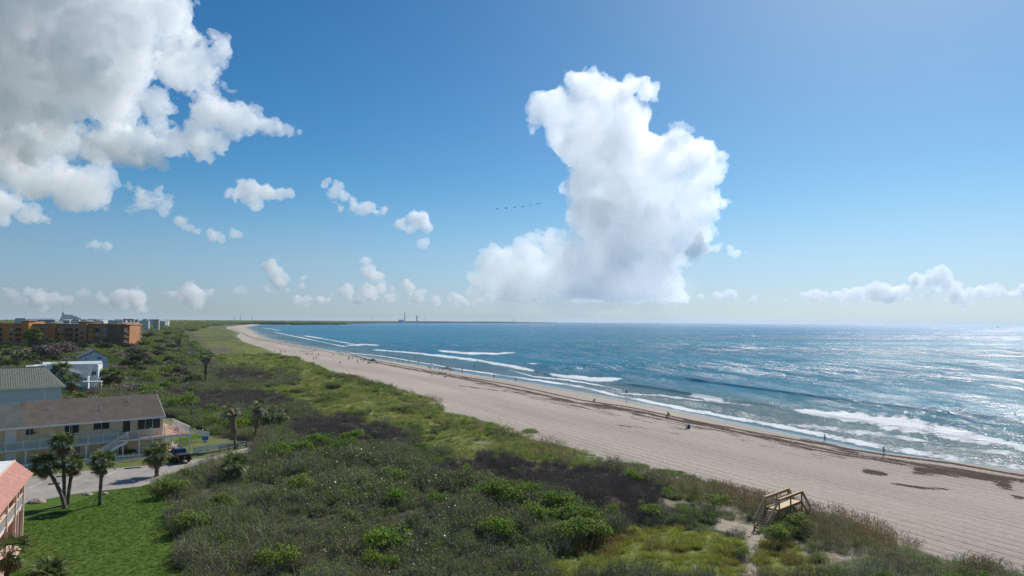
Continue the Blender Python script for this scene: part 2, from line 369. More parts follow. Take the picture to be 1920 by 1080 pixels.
# ------------------------------------------------------------------ the sea
FOAM = [  # picture polyline, half width above / below (px), strength, crest height (m)
 ([(1480, 770), (1540, 776), (1600, 783), (1700, 797), (1800, 815), (1880, 832), (1960, 850)], [4, 7, 10, 15, 14, 8, 6], 1.0, .5),
 ([(1020, 700), (1050, 705), (1090, 709), (1130, 712), (1175, 710)], [3, 4, 5.5, 5.5, 2], .95, .4),
 ([(812, 656), (840, 659), (880, 662), (930, 663), (975, 661)], [2, 3.5, 4, 3, 1.5], 1.0, .4),
 ([(640, 648), (680, 646), (722, 648)], [3.5, 3, 1.5], .9, .3), ([(690, 655), (740, 659), (790, 663), (840, 669), (900, 677), (960, 687), (1010, 697)], [2, 2.5, 3, 3.5, 4, 4, 3], 1.0, .35),
 ([(980, 681), (1010, 682), (1030, 683)], [1, 2, 1], .8, .2),
 ([(1150, 738), (1175, 739), (1240, 742), (1300, 750), (1420, 762)], [1.5, 2, 2.5, 2, 1], .8, .25),
 ([(1280, 741), (1330, 748), (1370, 755)], [2, 4, 2.5], .85, .3),
 ([(560, 628), (600, 634), (640, 641), (680, 648)], [1.5, 2.5, 2.5, 2], .9, .2), ([(480, 614), (510, 617), (540, 622)], [1.2, 1.5, 1], .9, 0), ([(555, 627), (570, 627.5)], [1, 1], .9, 0), ([(572, 631), (590, 631)], [1, 1], .9, 0),
 ([(500, 620), (540, 628), (580, 636), (620, 645), (660, 652)], [1.5, 2, 2, 2, 2], .75, .1),
 ([(640, 660), (720, 668), (790, 680), (860, 692), (930, 702), (1000, 712), (1090, 725), (1160, 742), (1300, 770), (1450, 797), (1548, 817), (1655, 838), (1800, 862), (1960, 884)], [1.5, 1.5, 1.5, 2, 2, 2.5, 3, 3, 3.5, 4, 5, 6, 6, 6], .82, 0),
 ([(940, 690), (1000, 706), (1060, 712), (1120, 722), (1180, 735)], [1, 2, 2.5, 2, 1], .8, .1),
 ([(1460, 795), (1540, 802), (1620, 812), (1700, 822), (1780, 835)], [2, 5, 6, 5, 2], .75, .1), ([(1740, 838), (1800, 842), (1870, 848), (1960, 858)], [2, 4, 6, 6], .72, .1),
 ([(1120, 728), (1300, 758), (1460, 790), (1700, 835), (1960, 872)], [3, 6, 8, 9, 9], .5, 0),
]
SWELL = [([(900, 664), (960, 669), (1040, 680), (1160, 690)], 1.5, .5), ([(1000, 688), (1100, 692), (1200, 700), (1320, 712), (1420, 722)], 1.6, .4), ([(1060, 697), (1180, 703), (1300, 714), (1450, 730)], 1.8, .4),
         ([(1130, 717), (1180, 722), (1240, 730), (1300, 741), (1360, 752), (1420, 758), (1500, 772)], 2.6, .5), ([(1240, 705), (1400, 728), (1500, 742), (1600, 756), (1700, 768), (1800, 780), (1960, 800)], 2.6, .6),
         ([(1400, 695), (1560, 703), (1740, 712), (1960, 722)], 1.6, .4), ([(560, 618), (640, 623), (720, 629), (800, 636)], .8, .3), ([(800, 642), (900, 648), (1040, 660), (1200, 668)], 1.2, .3), ([(1400, 762), (1500, 778), (1560, 785)], 2, .3)]
def build_sea():
    ys = [40.0]
    while ys[-1] < 1200: ys.append(ys[-1] + max(0.5, ys[-1] * 0.0042))
    while ys[-1] < 48000: ys.append(ys[-1] * 1.035)
    ys = np.array(ys)
    o = np.concatenate([np.linspace(-3, 60, 130), 60 + 3.2 * np.expm1(np.linspace(.03, 4.4, 210))]); o = np.concatenate([o, o[-1] + np.geomspace(30, 42000, 26)])
    Y, O = np.meshgrid(ys, o, indexing='ij')
    X = shx(np.minimum(Y, 4300)) + O
    fan = sstep(3000, 9000, Y); X = X - fan * 9000 * (1 - np.clip(O / 3000, 0, 1))
    V = np.stack([X, Y, np.zeros_like(X)], -1).reshape(-1, 3)
    px, py, dz = project(V); O1 = O.reshape(-1); y = V[:, 1]
    m_px = np.clip(y, 40, 1e5) ** 2 / (CAMZ * F)          # metres of sea per picture row
    foam = np.zeros(len(V)); h = np.zeros(len(V)); live = sstep(-1, 6, O1) * (y < 1200)
    for pl, w, amp, ch in FOAM:
        p = np.array(pl, float); c = np.interp(px, p[:, 0], p[:, 1], left=-9999, right=-9999); ww = np.interp(px, p[:, 0], w) * np.interp(px, [600, 900, 1300], [.36, .5, .85]); amp = amp * (.55 + .85 * fbm2(px / 38 + p[0, 1], p[0, 0] + px * 0, 3)); amp = amp * np.clip(np.minimum(px - p[0, 0], p[-1, 0] - px) / 18, 0, 1)
        wob = (fbm2(px / 14, py / 6, 3) - .5) * ww * 1.2
        e = np.clip(1 - np.abs(py + wob - c) / (ww * 1.5), 0, 1); foam = np.maximum(foam, amp * np.minimum(1, e * 1.9))
        if ch: h += ch * np.exp(-(((py - c - ww * .5) * m_px) / 1.6) ** 2) * live
    for pl, w, ch in SWELL:
        p = np.array(pl, float); c = np.interp(px, p[:, 0], p[:, 1], left=-9999, right=-9999)
        tp = np.clip(np.minimum(px - p[0, 0], p[-1, 0] - px) / 60, 0, 1)
        d = (py - c) * m_px; h += ch * tp * np.exp(-(d / np.where(d > 0, 1.3, 3.2)) ** 2) * live * np.clip(w, .6, 3) / 2
    # low swell further out, crests along the shore
    x = V[:, 0]; ph = (O1 + 5 * fbm2(x / 30, y / 30, 2) * 3) / 17 * 2 * math.pi
    h += .13 * np.sin(ph) * sstep(25, 70, O1) * sstep(1500, 300, y) * fbm2(x / 60, y / 60, 2) * 2
    V[:, 2] = h
    n, m = Y.shape; i = np.arange(n * m).reshape(n, m); Q = np.stack([i[:-1, :-1], i[:-1, 1:], i[1:, 1:], i[1:, :-1]], -1).reshape(-1, 4)
    me = npmesh('sea', V, Q); fattr(me, 'foam', foam); fattr(me, 'off', O1)
    me.polygons.foreach_set('use_smooth', np.ones(len(me.polygons), bool))
    t = NT('sea_water'); a = math.radians(-28)
    P = t.coords(rot=a); S = t.coords(rot=a, scale=(1, .3, 1)); L = t.coords(rot=math.radians(-5), scale=(.25, 1, 1))
    off = t.attr('off'); fm = t.attr('foam')
    deep = t.mr(off, 0, 90); far = t.mr(off, 90, 2500)
    slick = t.noise(.006, L, 4, .6); big = t.noise(.0025, L, 3)
    c = t.mix(deep, (.09, .14, .13), (.004, .185, .285)); c = t.mix(far, c, (.006, .18, .39)); c = t.mix(t.mr(big, .4, .62, 0, .55), c, (.004, .11, .21))
    n1 = t.noise(.9, S, 5, .62); n2 = t.noise(.16, S, 6, .78); n3 = t.noise(4.0, P, 3, .6)
    f1 = t.noise(1.1, t.coords(rot=a, scale=(1.4, .6, 1)), 7, .72); f2 = t.noise(4.5, P, 4, .7)
    fmask = t.math('ADD', fm, t.math('ADD', t.mr(f1, .2, .8, -.6, .6, False), t.mr(f2, .2, .8, -.22, .22, False)))
    fmask = t.math('MULTIPLY', t.mr(fmask, .42, .8), t.mr(fm, .02, .2))
    fmask = t.math('MULTIPLY', fmask, t.mr(fm, .1, .7, .55, 1))
    c = t.mix(fmask, c, (.82, .84, .84))
    rough = t.math('ADD', t.mr(slick, .35, .65, .10, .15), t.math('MULTIPLY', fmask, .5))
    rough = t.math('ADD', rough, t.mr(off, 400, 4000, 0, .08))
    calm_ = t.mr(slick, .34, .62, 1.0, .3)
    df = t.n('BsdfDiffuse'); t.l(c, df.inputs['Color']); gl = t.n('BsdfGlossy'); t.l(rough, gl.inputs['Roughness'])
    fr = t.n('Fresnel'); fr.inputs['IOR'].default_value = 1.33
    # facets turned to the viewer hide the flatter ones, so a rough sea mirrors less than a flat sheet would
    fac = t.math('MULTIPLY', t.math('MULTIPLY', fr.outputs[0], t.mr(off, 4, 60, .75, .42)), t.math('SUBTRACT', 1, t.math('MULTIPLY', fmask, .9)))
    # sun glitter put in as noise-shaped patches of extra gloss, of every size
    gl1 = t.mr(t.noise(.06, t.coords(rot=math.radians(-4), scale=(1, .16, 1)), 11, 1.0), .50, .53); gl1 = t.math('MULTIPLY', gl1, t.mr(off, 10, 60)); gl1 = t.math('MULTIPLY', gl1, calm_)
    fac = t.math('MULTIPLY', fac, t.math('SUBTRACT', 1, t.math('MULTIPLY', fmask, .9)))
    mx = t.n('MixShader'); t.l(fac, mx.inputs[0]); t.l(df.outputs[0], mx.inputs[1]); t.l(gl.outputs[0], mx.inputs[2])
    calm = t.mr(slick, .3, .66, 1.0, .35); shal = t.mr(off, 0, 25, .12, 1)
    amp = t.math('MULTIPLY', calm, shal)
    hh = t.math('ADD', t.math('MULTIPLY', n1, 1.1), t.math('ADD', t.math('MULTIPLY', n2, 2.4), t.math('MULTIPLY', n3, .22)))
    hh = t.math('ADD', t.math('MULTIPLY', hh, amp), t.math('MULTIPLY', fmask, .10)); hh = t.math('ADD', hh, t.math('MULTIPLY', t.math('MULTIPLY', f2, fmask), .12))
    g2 = t.n('BsdfGlossy'); g2.inputs['Roughness'].default_value = .20; m2 = t.n('MixShader'); t.l(t.math('MULTIPLY', gl1, .5), m2.inputs[0]); t.l(mx.outputs[0], m2.inputs[1]); t.l(g2.outputs[0], m2.inputs[2]); mx = m2
    nb = t.bump(hh, 1.0, 1.0)
    for q in (df, gl, fr, g2): t.l(nb, q.inputs['Normal'])
    return tag(link('sea', me, [t.done(mx.outputs[0])]), kind='structure')
sea = build_sea()
# ------------------------------------------------------------------ air
def build_haze():
    b = MB(); b.box(-46000, -600, -8, 46000, 49000, 175); o = b.build('haze', [])
    m = bpy.data.materials.new('air'); m.use_nodes = True; t = m.node_tree; t.nodes.clear()
    v = t.nodes.new('ShaderNodeVolumePrincipled'); u = t.nodes.new('ShaderNodeOutputMaterial'); t.links.new(v.outputs[0], u.inputs['Volume'])
    v.inputs['Color'].default_value = (.80, .90, 1, 1); v.inputs['Density'].default_value = 2.6e-5; v.inputs['Anisotropy'].default_value = .2
    m.cycles.homogeneous_volume = True; o.data.materials.append(m); return tag(o, kind='stuff')
haze = build_haze()
# ------------------------------------------------------------------ clouds (real bodies of droplets)
import openvdb
def fbm3(shape, beta, rng, k0):
    n = rng.standard_normal(shape).astype(np.float32); f = np.fft.rfftn(n)
    k = [np.fft.fftfreq(shape[0]), np.fft.fftfreq(shape[1]), np.fft.rfftfreq(shape[2])]
    kk = np.sqrt(k[0][:, None, None] ** 2 + k[1][None, :, None] ** 2 + k[2][None, None, :] ** 2)
    f *= 1 / np.maximum(kk, k0) ** beta
    r = np.fft.irfftn(f, s=shape).astype(np.float32); r -= r.mean(); return r / r.std()
_cm = {}
def cloud_mat(dens, g, col=(1, 1, 1)):
    key = (dens, g, col)
    if key not in _cm:
        m = bpy.data.materials.new('cloud_droplets'); m.use_nodes = True; t = m.node_tree; t.nodes.clear()
        v = t.nodes.new('ShaderNodeVolumePrincipled'); u = t.nodes.new('ShaderNodeOutputMaterial'); t.links.new(v.outputs[0], u.inputs['Volume'])
        v.inputs['Color'].default_value = (*col, 1); v.inputs['Density'].default_value = dens; v.inputs['Anisotropy'].default_value = g
        m.cycles.homogeneous_volume = True; _cm[key] = m
    return _cm[key]
def cloud(label, blobs, D, vox, dens, seed, amp=1.0, lev=(12, 7), sub=(.28, .5), g=.35, base=None, kind=None, wisp=0.0, group=None, beta=2.1, sq=1.0):
    rng = np.random.default_rng(seed); mpp = D / F; L = []
    for b in blobs:
        px, py, r = b[:3]; off = (b[3] if len(b) > 3 else 0) * mpp
        L.append((CAM + rayd(px, py) * (D + off), r * mpp))
    cur = list(L)
    for n in lev:
        nx = []
        for c, r in cur:
            for _ in range(n):
                v = rng.standard_normal(3); v /= np.linalg.norm(v); rr = r * rng.uniform(*sub); nx.append((c + v * (r - rr * .3) * np.array([1, sq, 1]), rr))
        L += nx; cur = nx
    pad = (4 + amp * 7) * vox
    C = np.array([c for c, _ in L]); Rr = np.array([r for _, r in L])
    lo = (C - Rr[:, None]).min(0) - pad; hi = (C + Rr[:, None]).max(0) + pad
    sh = tuple(int(v) for v in np.ceil((hi - lo) / vox))
    f = np.full(sh, -1e3, np.float32); ax = [lo[i] + np.arange(sh[i]) * vox for i in range(3)]
    for c, r in zip(C, Rr):
        m = pad + vox
        a = [max(0, int((c[i] - r - m - lo[i]) / vox)) for i in range(3)]; b = [min(sh[i], int((c[i] + r + m - lo[i]) / vox) + 1) for i in range(3)]
        q = np.sqrt((ax[0][a[0]:b[0], None, None] - c[0]) ** 2 + (ax[1][None, a[1]:b[1], None] - c[1]) ** 2 + (ax[2][None, None, a[2]:b[2]] - c[2]) ** 2)
        v = f[a[0]:b[0], a[1]:b[1], a[2]:b[2]]; np.maximum(v, (r - q).astype(np.float32), out=v)
    n = fbm3(sh, beta, rng, .025); f += n * (amp * vox * 2.2)
    if wisp: f -= np.maximum(0, fbm3(sh, 1.6, rng, .05)) * (wisp * vox * 2.2)
    if base is not None: f = np.minimum(f, (ax[2][None, None, :] - base).astype(np.float32) + n * vox * 1.5)
    f[0] = f[-1] = -99; f[:, 0] = f[:, -1] = -99; f[:, :, 0] = f[:, :, -1] = -99
    gr = openvdb.FloatGrid(background=-50.0); gr.copyFromArray(np.maximum(f, -50)); pts, tr, qd = gr.convertToPolygons(0.0, 0.0)
    V = pts * vox + lo; org = C.mean(0)
    me = npmesh('cloud', V - org, qd.astype(np.int32)[:, ::-1] if len(qd) else tr)
    me.flip_normals() if False else None
    o = link('cloud', me, [cloud_mat(dens, g)]); o.location = org
    return tag(o, label, 'cloud' if not kind else None, group, kind)
cloud('towering white storm cloud rising from the sea horizon', [(1178, 165, 28), (1095, 165, 30), (1140, 185, 38), (1205, 175, 22), (1060, 208, 34), (1035, 212, 28), (1008, 215, 24), (1060, 245, 34), (1110, 220, 50), (1170, 235, 52), (1135, 280, 62), (1085, 270, 45), (1180, 300, 60), (1110, 340, 48), (1200, 330, 55), (1160, 370, 65), (1255, 300, 42), (1300, 300, 40), (1320, 335, 30), (1295, 370, 48), (1240, 370, 55), (1210, 420, 70), (1290, 430, 38), (1130, 430, 45), (1040, 520, 45), (995, 488, 34), (960, 490, 28), (1036, 466, 24), (928, 522, 34), (975, 520, 45), (1010, 550, 38), (960, 535, 35), (925, 555, 24), (895, 560, 16), (1050, 455, 14), (1150, 480, 65), (1080, 490, 45), (1230, 480, 50), (1100, 540, 60), (1180, 540, 60), (1250, 540, 32), (1130, 400, 60), (1210, 380, 60), (1180, 560, 55), (1085, 565, 40)], 15000, 24, .0024, 1, amp=1.6, sq=.35, g=.55, base=500)
LB = [(40,40,95),(150,30,90),(250,40,70),(320,20,50),(370,110,40),(330,130,45),(180,130,100),(60,150,90),(280,190,45),(30,225,50),(110,235,55),(190,265,48),(255,275,45),(60,270,50),(390,150,35),(410,95,22)]
cloud('huge grey and white cloud filling the upper left corner of the sky', [(b[0],b[1],b[2]) for b in LB] + [(-120, 60, 150), (-60, 200, 90), (60, -120, 120), (220, -90, 90)], 3300, 8, .011, 2, amp=1.6, lev=(10, 6), g=.4, wisp=1.6)
cloud('ragged white cloud with a long point beneath the big corner cloud', [(395,215,30),(360,250,28),(400,260,26),(430,225,26),(340,262,24),(470,230,24),(500,238,18),(525,244,11),(545,247,6),(375,285,18),(450,215,16)], 3700, 6, .012, 3, amp=1.3, wisp=.5)
cloud('rounded grey white cloud at the left edge below the big corner cloud', [(120,335,45),(165,345,38),(80,330,30),(190,325,20),(30,300,30),(20,330,25),(60,350,25)], 3700, 7, .010, 4, amp=1.4, wisp=.8)
cloud('low white cloud lobe touching the left edge of the sky', [(20,385,24),(50,400,18),(75,408,10),(-20,380,35)], 3900, 6, .012, 5, amp=1.2)
cloud('oval white cloud right of the left edge group', [(245,358,14),(270,372,20),(300,382,16),(255,385,12),(230,362,9),(318,388,6)], 4300, 6, .009, 6, amp=1.4, wisp=.8)
cloud('flat bottomed white cloud high over the far beach', [(470,355,19),(445,363,17),(500,362,14),(425,366,8),(525,362,8),(480,372,14),(540,361,4)], 4600, 6, .014, 7, amp=1.1)
cloud('thin cloud wisp sloping down to the right', [(335,415,9),(350,428,10),(372,436,8),(395,441,8),(412,443,6)], 5200, 6, .012, 8, amp=1.1)
cloud('small white puff beside the sloping wisp', [(440,440,8),(452,441,6)], 5200, 5, .012, 9, amp=.8)
cloud('small flat puff low over the orange condominiums', [(185,459,9),(200,460,8),(175,461,5)], 6000, 6, .012, 10, amp=.8)
cloud('ragged hook shaped cloud left of centre sky', [(612,350,8),(625,362,12),(645,372,13),(640,355,8),(665,385,14),(690,392,11),(708,397,8),(640,390,9)], 5000, 6, .012, 11, amp=1.4, wisp=.8)
cloud('compact white puff cloud near the middle of the sky', [(775,408,12),(790,415,14),(770,425,12),(800,425,12),(755,420,8)], 5600, 6, .014, 12, amp=1.0)
cloud('tiny white puff just under the compact puff cloud', [(795,458,8),(787,455,5)], 5600, 5, .012, 13, amp=.8)
cloud('thin bright cloud streamer off the right flank of the storm cloud', [(1300,472,13),(1322,467,10),(1345,464,10),(1368,465,9),(1386,472,8),(1312,447,8),(1332,442,6)], 14000, 20, .005, 14, amp=1.0, wisp=.2)
cloud('slim far cloud tower left of centre horizon', [(505,500,10),(515,515,12),(525,530,14),(540,545,12),(560,535,8),(568,522,5),(500,540,10),(455,543,8)], 19000, 28, .0035, 15, amp=1.0)
cloud('far cloud tower with crooked top above the launch towers', [(683,490,8),(690,505,10),(705,520,12),(715,540,12),(735,545,10),(765,540,9),(650,548,12),(690,545,12),(790,552,7),(625,550,6)], 19000, 28, .0035, 16, amp=1.0)
cloud('bumpy far cloud low above the sea on the right', [(1765,515,16),(1740,530,14),(1715,525,12),(1780,540,14),(1700,545,12),(1660,548,14),(1740,550,14),(1635,555,8),(1795,535,8)], 19000, 28, .004, 17, amp=1.1)
rb = random.Random(4)
def bank(lab, x0, x1, y, r, seed, n, D=24000, dens=.003):
    cloud(lab, [(rb.uniform(x0, x1), y + rb.uniform(-r * .7, r * .4), rb.uniform(.3, 1) * r) for _ in range(n)], D, 42, dens, seed, lev=(7, 4), amp=1.0, kind='stuff')
bank('faint cloud bank above the town horizon', -60, 400, 558, 16, 31, 34)
bank('faint cloud bank above the centre horizon', 560, 900, 560, 11, 32, 26)
bank('long low cloud bank above the sea horizon', 1230, 1960, 556, 12, 33, 44, dens=.0035)

o = cloud('pale veil of rain hanging under the storm cloud', [(1060, 470, 50), (1130, 420, 60), (1200, 440, 60), (1250, 480, 50), (1200, 540, 60), (1120, 555, 60), (1040, 560, 50), (980, 555, 40), (1255, 545, 40), (1150, 500, 80)], 14300, 40, .00028, 51, lev=(6, 3), amp=1.0, base=200, kind='stuff', sq=.4); o.name = 'rain_veil'

cloud('feathery cloud wisp leaning right between the two tops of the storm cloud', [(1240, 262, 10), (1258, 252, 11), (1275, 244, 9), (1292, 238, 7)], 15200, 20, .0022, 63, amp=1.3, lev=(8, 4))
# ------------------------------------------------------------------ vegetation
def leaf_mat(name, c1, c2, trans=.35, rough=.6, patch=None):
    t = NT(name); oi = t.n('ObjectInfo'); g = t.coords()
    r = t.math('FRACT', t.math('ADD', oi.outputs['Random'], t.mr(t.noise(6.0, g, 2), .3, .7, 0, .6, False)))
    c = t.mix(r, c1, c2)
    if patch: c = t.mix(t.mr(t.noise(.16, g, 3), .42, .6), c, patch)
    k = t.mr(t.noise(3.0, g, 3, .7), .3, .7, .65, 1.3, False); s = t.n('VectorMath', operation='SCALE'); t.l(c, s.inputs[0]); t.l(k, s.inputs['Scale'])
    d = t.bsdf(Base_Color=s.outputs[0], Roughness=rough, Specular_IOR_Level=.25)
    if trans:
        tr = t.n('BsdfTranslucent'); t.l(s.outputs[0], tr.inputs['Color']); m = t.n('MixShader'); m.inputs[0].default_value = trans
        t.l(d.outputs[0], m.inputs[1]); t.l(tr.outputs[0], m.inputs[2]); return t.done(m.outputs[0])
    return t.done(d.outputs[0])
M_TWIG = leaf_mat('grey_twigs', (.47, .405, .31), (.24, .195, .14), 0, .8)
M_TWIGD = leaf_mat('purple_brown_twigs', (.285, .23, .185), (.20, .165, .13), 0, .8)
M_OLIVE = leaf_mat('olive_leaves', (.27, .34, .06), (.17, .22, .05), .45)
M_DEEP = leaf_mat('deep_green_leaves', (.14, .23, .045), (.21, .30, .06), .45)
M_BRIGHT = leaf_mat('bright_green_leaves', (.22, .34, .045), (.13, .22, .033), .5)
M_GRAPE = leaf_mat('round_leaves', (.30, .33, .10), (.13, .15, .065), .4, .35)
M_GRASS = leaf_mat('dune_grass_blades', (.30, .33, .09), (.37, .34, .14), .5, patch=(.23, .27, .07))
M_LUSH = leaf_mat('lush_grass_blades', (.28, .34, .04), (.34, .33, .07), .5, patch=(.24, .19, .07))
M_SAGE = leaf_mat('grey_green_blades', (.30, .31, .18), (.19, .21, .12), .45, patch=(.23, .27, .11))
M_OAT = leaf_mat('sea_oat_straw', (.36, .28, .15), (.26, .19, .10), .2)
M_CREEP = leaf_mat('creeper_leaves', (.20, .30, .045), (.14, .22, .045), .35)
M_LAWN = leaf_mat('lawn_blades', (.095, .17, .012), (.075, .135, .01), .4)
M_FROND = leaf_mat('palm_green', (.15, .19, .055), (.10, .135, .05), .35, .45)
M_FRONDB = leaf_mat('palm_dead_brown', (.30, .215, .12), (.20, .14, .085), .15, .8)
M_FRONDG = leaf_mat('palm_bleached_grey', (.34, .30, .24), (.24, .21, .17), .1, .8)
M_BARK = mat('palm_bark', (.16, .13, .10), .9, .3, 4, .05, 18)
M_AGAVE = leaf_mat('agave_blue_green', (.17, .215, .15), (.24, .28, .20), .15, .45)
class VG:
    """ribbons and leaves gathered into one clump mesh"""
    def __init__(s, seed): s.r = np.random.default_rng(seed); s.V = []; s.Q = []; s.M = []; s.n = 0
    def quads(s, P, m):   # P: (k,4,3)
        k = len(P); s.V.append(P.reshape(-1, 3)); s.Q.append(np.arange(k * 4).reshape(k, 4) + s.n); s.M.append(np.full(k, m)); s.n += k * 4
    def ribbons(s, B, T, w0, w1, m, bend=.25, seg=3):
        """tapering strips from B to T (k,3) with a sagging middle"""
        k = len(B); D = T - B; side = np.cross(D, s.r.standard_normal((k, 3))); side /= np.linalg.norm(side, axis=1)[:, None] + 1e-9
        off = s.r.standard_normal((k, 3)) * bend * np.linalg.norm(D, axis=1)[:, None] * .3
        pts = [B + D * (i / seg) + off * math.sin(math.pi * i / seg) for i in range(seg + 1)]
        for i in range(seg):
            a = w0 + (w1 - w0) * i / seg; b = w0 + (w1 - w0) * (i + 1) / seg
            s.quads(np.stack([pts[i] - side * a / 2, pts[i] + side * a / 2, pts[i + 1] + side * b / 2, pts[i + 1] - side * b / 2], 1), m)
        return pts
    def leaves(s, C, size, m, upb=.4, el=1.0):
        k = len(C); n = s.r.standard_normal((k, 3)); n[:, 2] = np.abs(n[:, 2]) + upb; n /= np.linalg.norm(n, axis=1)[:, None]
        a = np.cross(n, s.r.standard_normal((k, 3))); a /= np.linalg.norm(a, axis=1)[:, None]; b = np.cross(n, a)
        z = (size * s.r.uniform(.6, 1.3, k))[:, None]
        s.quads(np.stack([C - a * z * el / 2, C + b * z / 2 * .7, C + a * z * el / 2, C - b * z / 2 * .7], 1), m)
    def mesh(s, name, mats):
        me = npmesh(name, np.concatenate(s.V), np.concatenate(s.Q))
        for m in mats: me.materials.append(m)
        me.polygons.foreach_set('material_index', np.concatenate(s.M).astype(np.int32)); return me
    def twigs(s, n, rad, h, w, m, lean=.5, side=2, hv=.35):
        a = s.r.uniform(0, 6.283, n); rr = rad * np.sqrt(s.r.uniform(0, 1, n)) * .7
        B = np.stack([rr * np.cos(a), rr * np.sin(a), np.zeros(n)], 1); L = h * s.r.uniform(1 - hv * 2, 1, n)
        le = s.r.uniform(0, lean, n); T = B + np.stack([np.cos(a) * le * L, np.sin(a) * le * L, L], 1) + s.r.normal(0, .08, (n, 3))
        p = s.ribbons(B, T, w, w * .5, m); tips = [p[3]]
        for _ in range(side):
            k = s.r.integers(0, n, n); f = s.r.uniform(.3, .9, n)[:, None]; b = B[k] + (T[k] - B[k]) * f
            d = s.r.standard_normal((n, 3)) * .5; d[:, 2] = np.abs(d[:, 2]) + .5; t = b + d * h * .22
            s.ribbons(b, t, w * .6, w * .35, m, seg=2); tips.append(t)
        return np.concatenate(tips)
    def blades(s, n, rad, h, w, m, arc=.6):
        a = s.r.uniform(0, 6.283, n); rr = rad * np.sqrt(s.r.uniform(0, 1, n)); B = np.stack([rr * np.cos(a), rr * np.sin(a), np.zeros(n)], 1)
        a2 = a + s.r.normal(0, .9, n); L = h * s.r.uniform(.5, 1.1, n); d = np.stack([np.cos(a2), np.sin(a2), np.zeros(n)], 1); o = (arc * L * s.r.uniform(.3, 1, n))[:, None]
        side = np.cross(d, [0, 0, 1.0]); up = np.array([0, 0, 1.0])
        pts = [B, B + up * (L * .5)[:, None] + d * o * .22, B + up * (L * .85)[:, None] + d * o * .6, B + up * (L * .92)[:, None] + d * o * 1.1]; ws = [w, w * .9, w * .6, w * .12]
        for i in range(3): s.quads(np.stack([pts[i] - side * ws[i] / 2, pts[i] + side * ws[i] / 2, pts[i + 1] + side * ws[i + 1] / 2, pts[i + 1] - side * ws[i + 1] / 2], 1), m)
    def dome(s, n, R_, H_, lumps=7, zc=.35):
        """points in the outer layer of a lumpy dome"""
        L = []
        for i in range(lumps):
            a = s.r.uniform(0, 6.283); q = s.r.uniform(.25, .68) if i else 0; L.append((R_ * q * math.cos(a), R_ * q * math.sin(a), H_ * s.r.uniform(.3, .62), s.r.uniform(.34, .58)))
        L = np.array(L); k = s.r.integers(0, lumps, n); d = s.r.standard_normal((n, 3)); d /= np.linalg.norm(d, axis=1)[:, None]; d[:, 2] = np.abs(d[:, 2]) * .9 - .25 * s.r.uniform(0, 1, n)
        rad = s.r.uniform(.6, 1.05, n)[:, None] * L[k, 3][:, None]
        P = L[k, :3] + d * rad * np.array([R_, R_, H_]); P[:, 2] = np.maximum(P[:, 2], .05); return P
def proto_coll(name, meshes):
    c = bpy.data.collections.new(name)
    for i, me in enumerate(meshes): c.objects.link(bpy.data.objects.new('%s_%02d' % (name, i), me))
    return c
def gn_scatter(name, pts, rot, scl, pick, coll, label=None):
    me = bpy.data.meshes.new(name); me.vertices.add(len(pts)); me.vertices.foreach_set('co', np.asarray(pts, np.float32).ravel())
    for nm, ty, dat in (('rot', 'FLOAT_VECTOR', rot), ('scl', 'FLOAT_VECTOR', scl)):
        a = me.attributes.new(nm, ty, 'POINT'); a.data.foreach_set('vector', np.asarray(dat, np.float32).ravel())
    a = me.attributes.new('pick', 'INT', 'POINT'); a.data.foreach_set('value', np.asarray(pick, np.int32))
    o = bpy.data.objects.new(name, me); COL.objects.link(o); o['kind'] = 'stuff'
    if label: o['label'] = label
    ng = bpy.data.node_groups.new(name, 'GeometryNodeTree'); ng.interface.new_socket('Geometry', in_out='INPUT', socket_type='NodeSocketGeometry'); ng.interface.new_socket('Geometry', in_out='OUTPUT', socket_type='NodeSocketGeometry')
    N = ng.nodes.new; gi = N('NodeGroupInput'); go = N('NodeGroupOutput'); ip = N('GeometryNodeInstanceOnPoints'); ci = N('GeometryNodeCollectionInfo')
    mp = N('GeometryNodeMeshToPoints')
    ci.inputs['Collection'].default_value = coll; ci.inputs['Separate Children'].default_value = True; ci.inputs['Reset Children'].default_value = True
    def na(nm, ty): q = N('GeometryNodeInputNamedAttribute'); q.data_type = ty; q.inputs[0].default_value = nm; return q.outputs[0]
    er = N('FunctionNodeEulerToRotation'); L = ng.links.new
    L(gi.outputs[0], mp.inputs[0]); L(mp.outputs[0], ip.inputs['Points']); L(ci.outputs[0], ip.inputs['Instance']); ip.inputs['Pick Instance'].default_value = True
    L(na('pick', 'INT'), ip.inputs['Instance Index']); L(na('rot', 'FLOAT_VECTOR'), er.inputs[0]); L(er.outputs[0], ip.inputs['Rotation']); L(na('scl', 'FLOAT_VECTOR'), ip.inputs['Scale'])
    L(ip.outputs[0], go.inputs[0]); md = o.modifiers.new('scatter', 'NODES'); md.node_group = ng; return o
def P_scrub(i):
    g = VG(100 + i); tips = g.twigs(62, 1.0, 1.35, .026, 0, .45, 3); g.leaves(tips[g.r.integers(0, len(tips), 130)] + g.r.normal(0, .07, (130, 3)), .10, 1); return g.mesh('scrub', [M_TWIG, M_OLIVE])
def P_grape(i):
    g = VG(120 + i); tips = g.twigs(26, .9, 1.35, .03, 0, .22, 1, .25); k = g.r.integers(0, len(tips), 85); c = tips[k] + g.r.normal(0, .10, (85, 3)); c[:, 2] *= g.r.uniform(.45, 1, 85)
    g.leaves(c, .17, 1, .2, 1.0); return g.mesh('grape', [M_TWIG, M_GRAPE])
def P_dark(i):
    g = VG(140 + i); g.twigs(90, 1.0, .95, .017, 0, .7, 3); return g.mesh('dark', [M_TWIGD])
def P_grass(i):
    g = VG(160 + i); g.blades(110, .8, .72, .024, 0, .9); g.leaves(g.dome(26, .8, .4, 4), .10, 1); return g.mesh('grass', [M_GRASS, M_OLIVE])
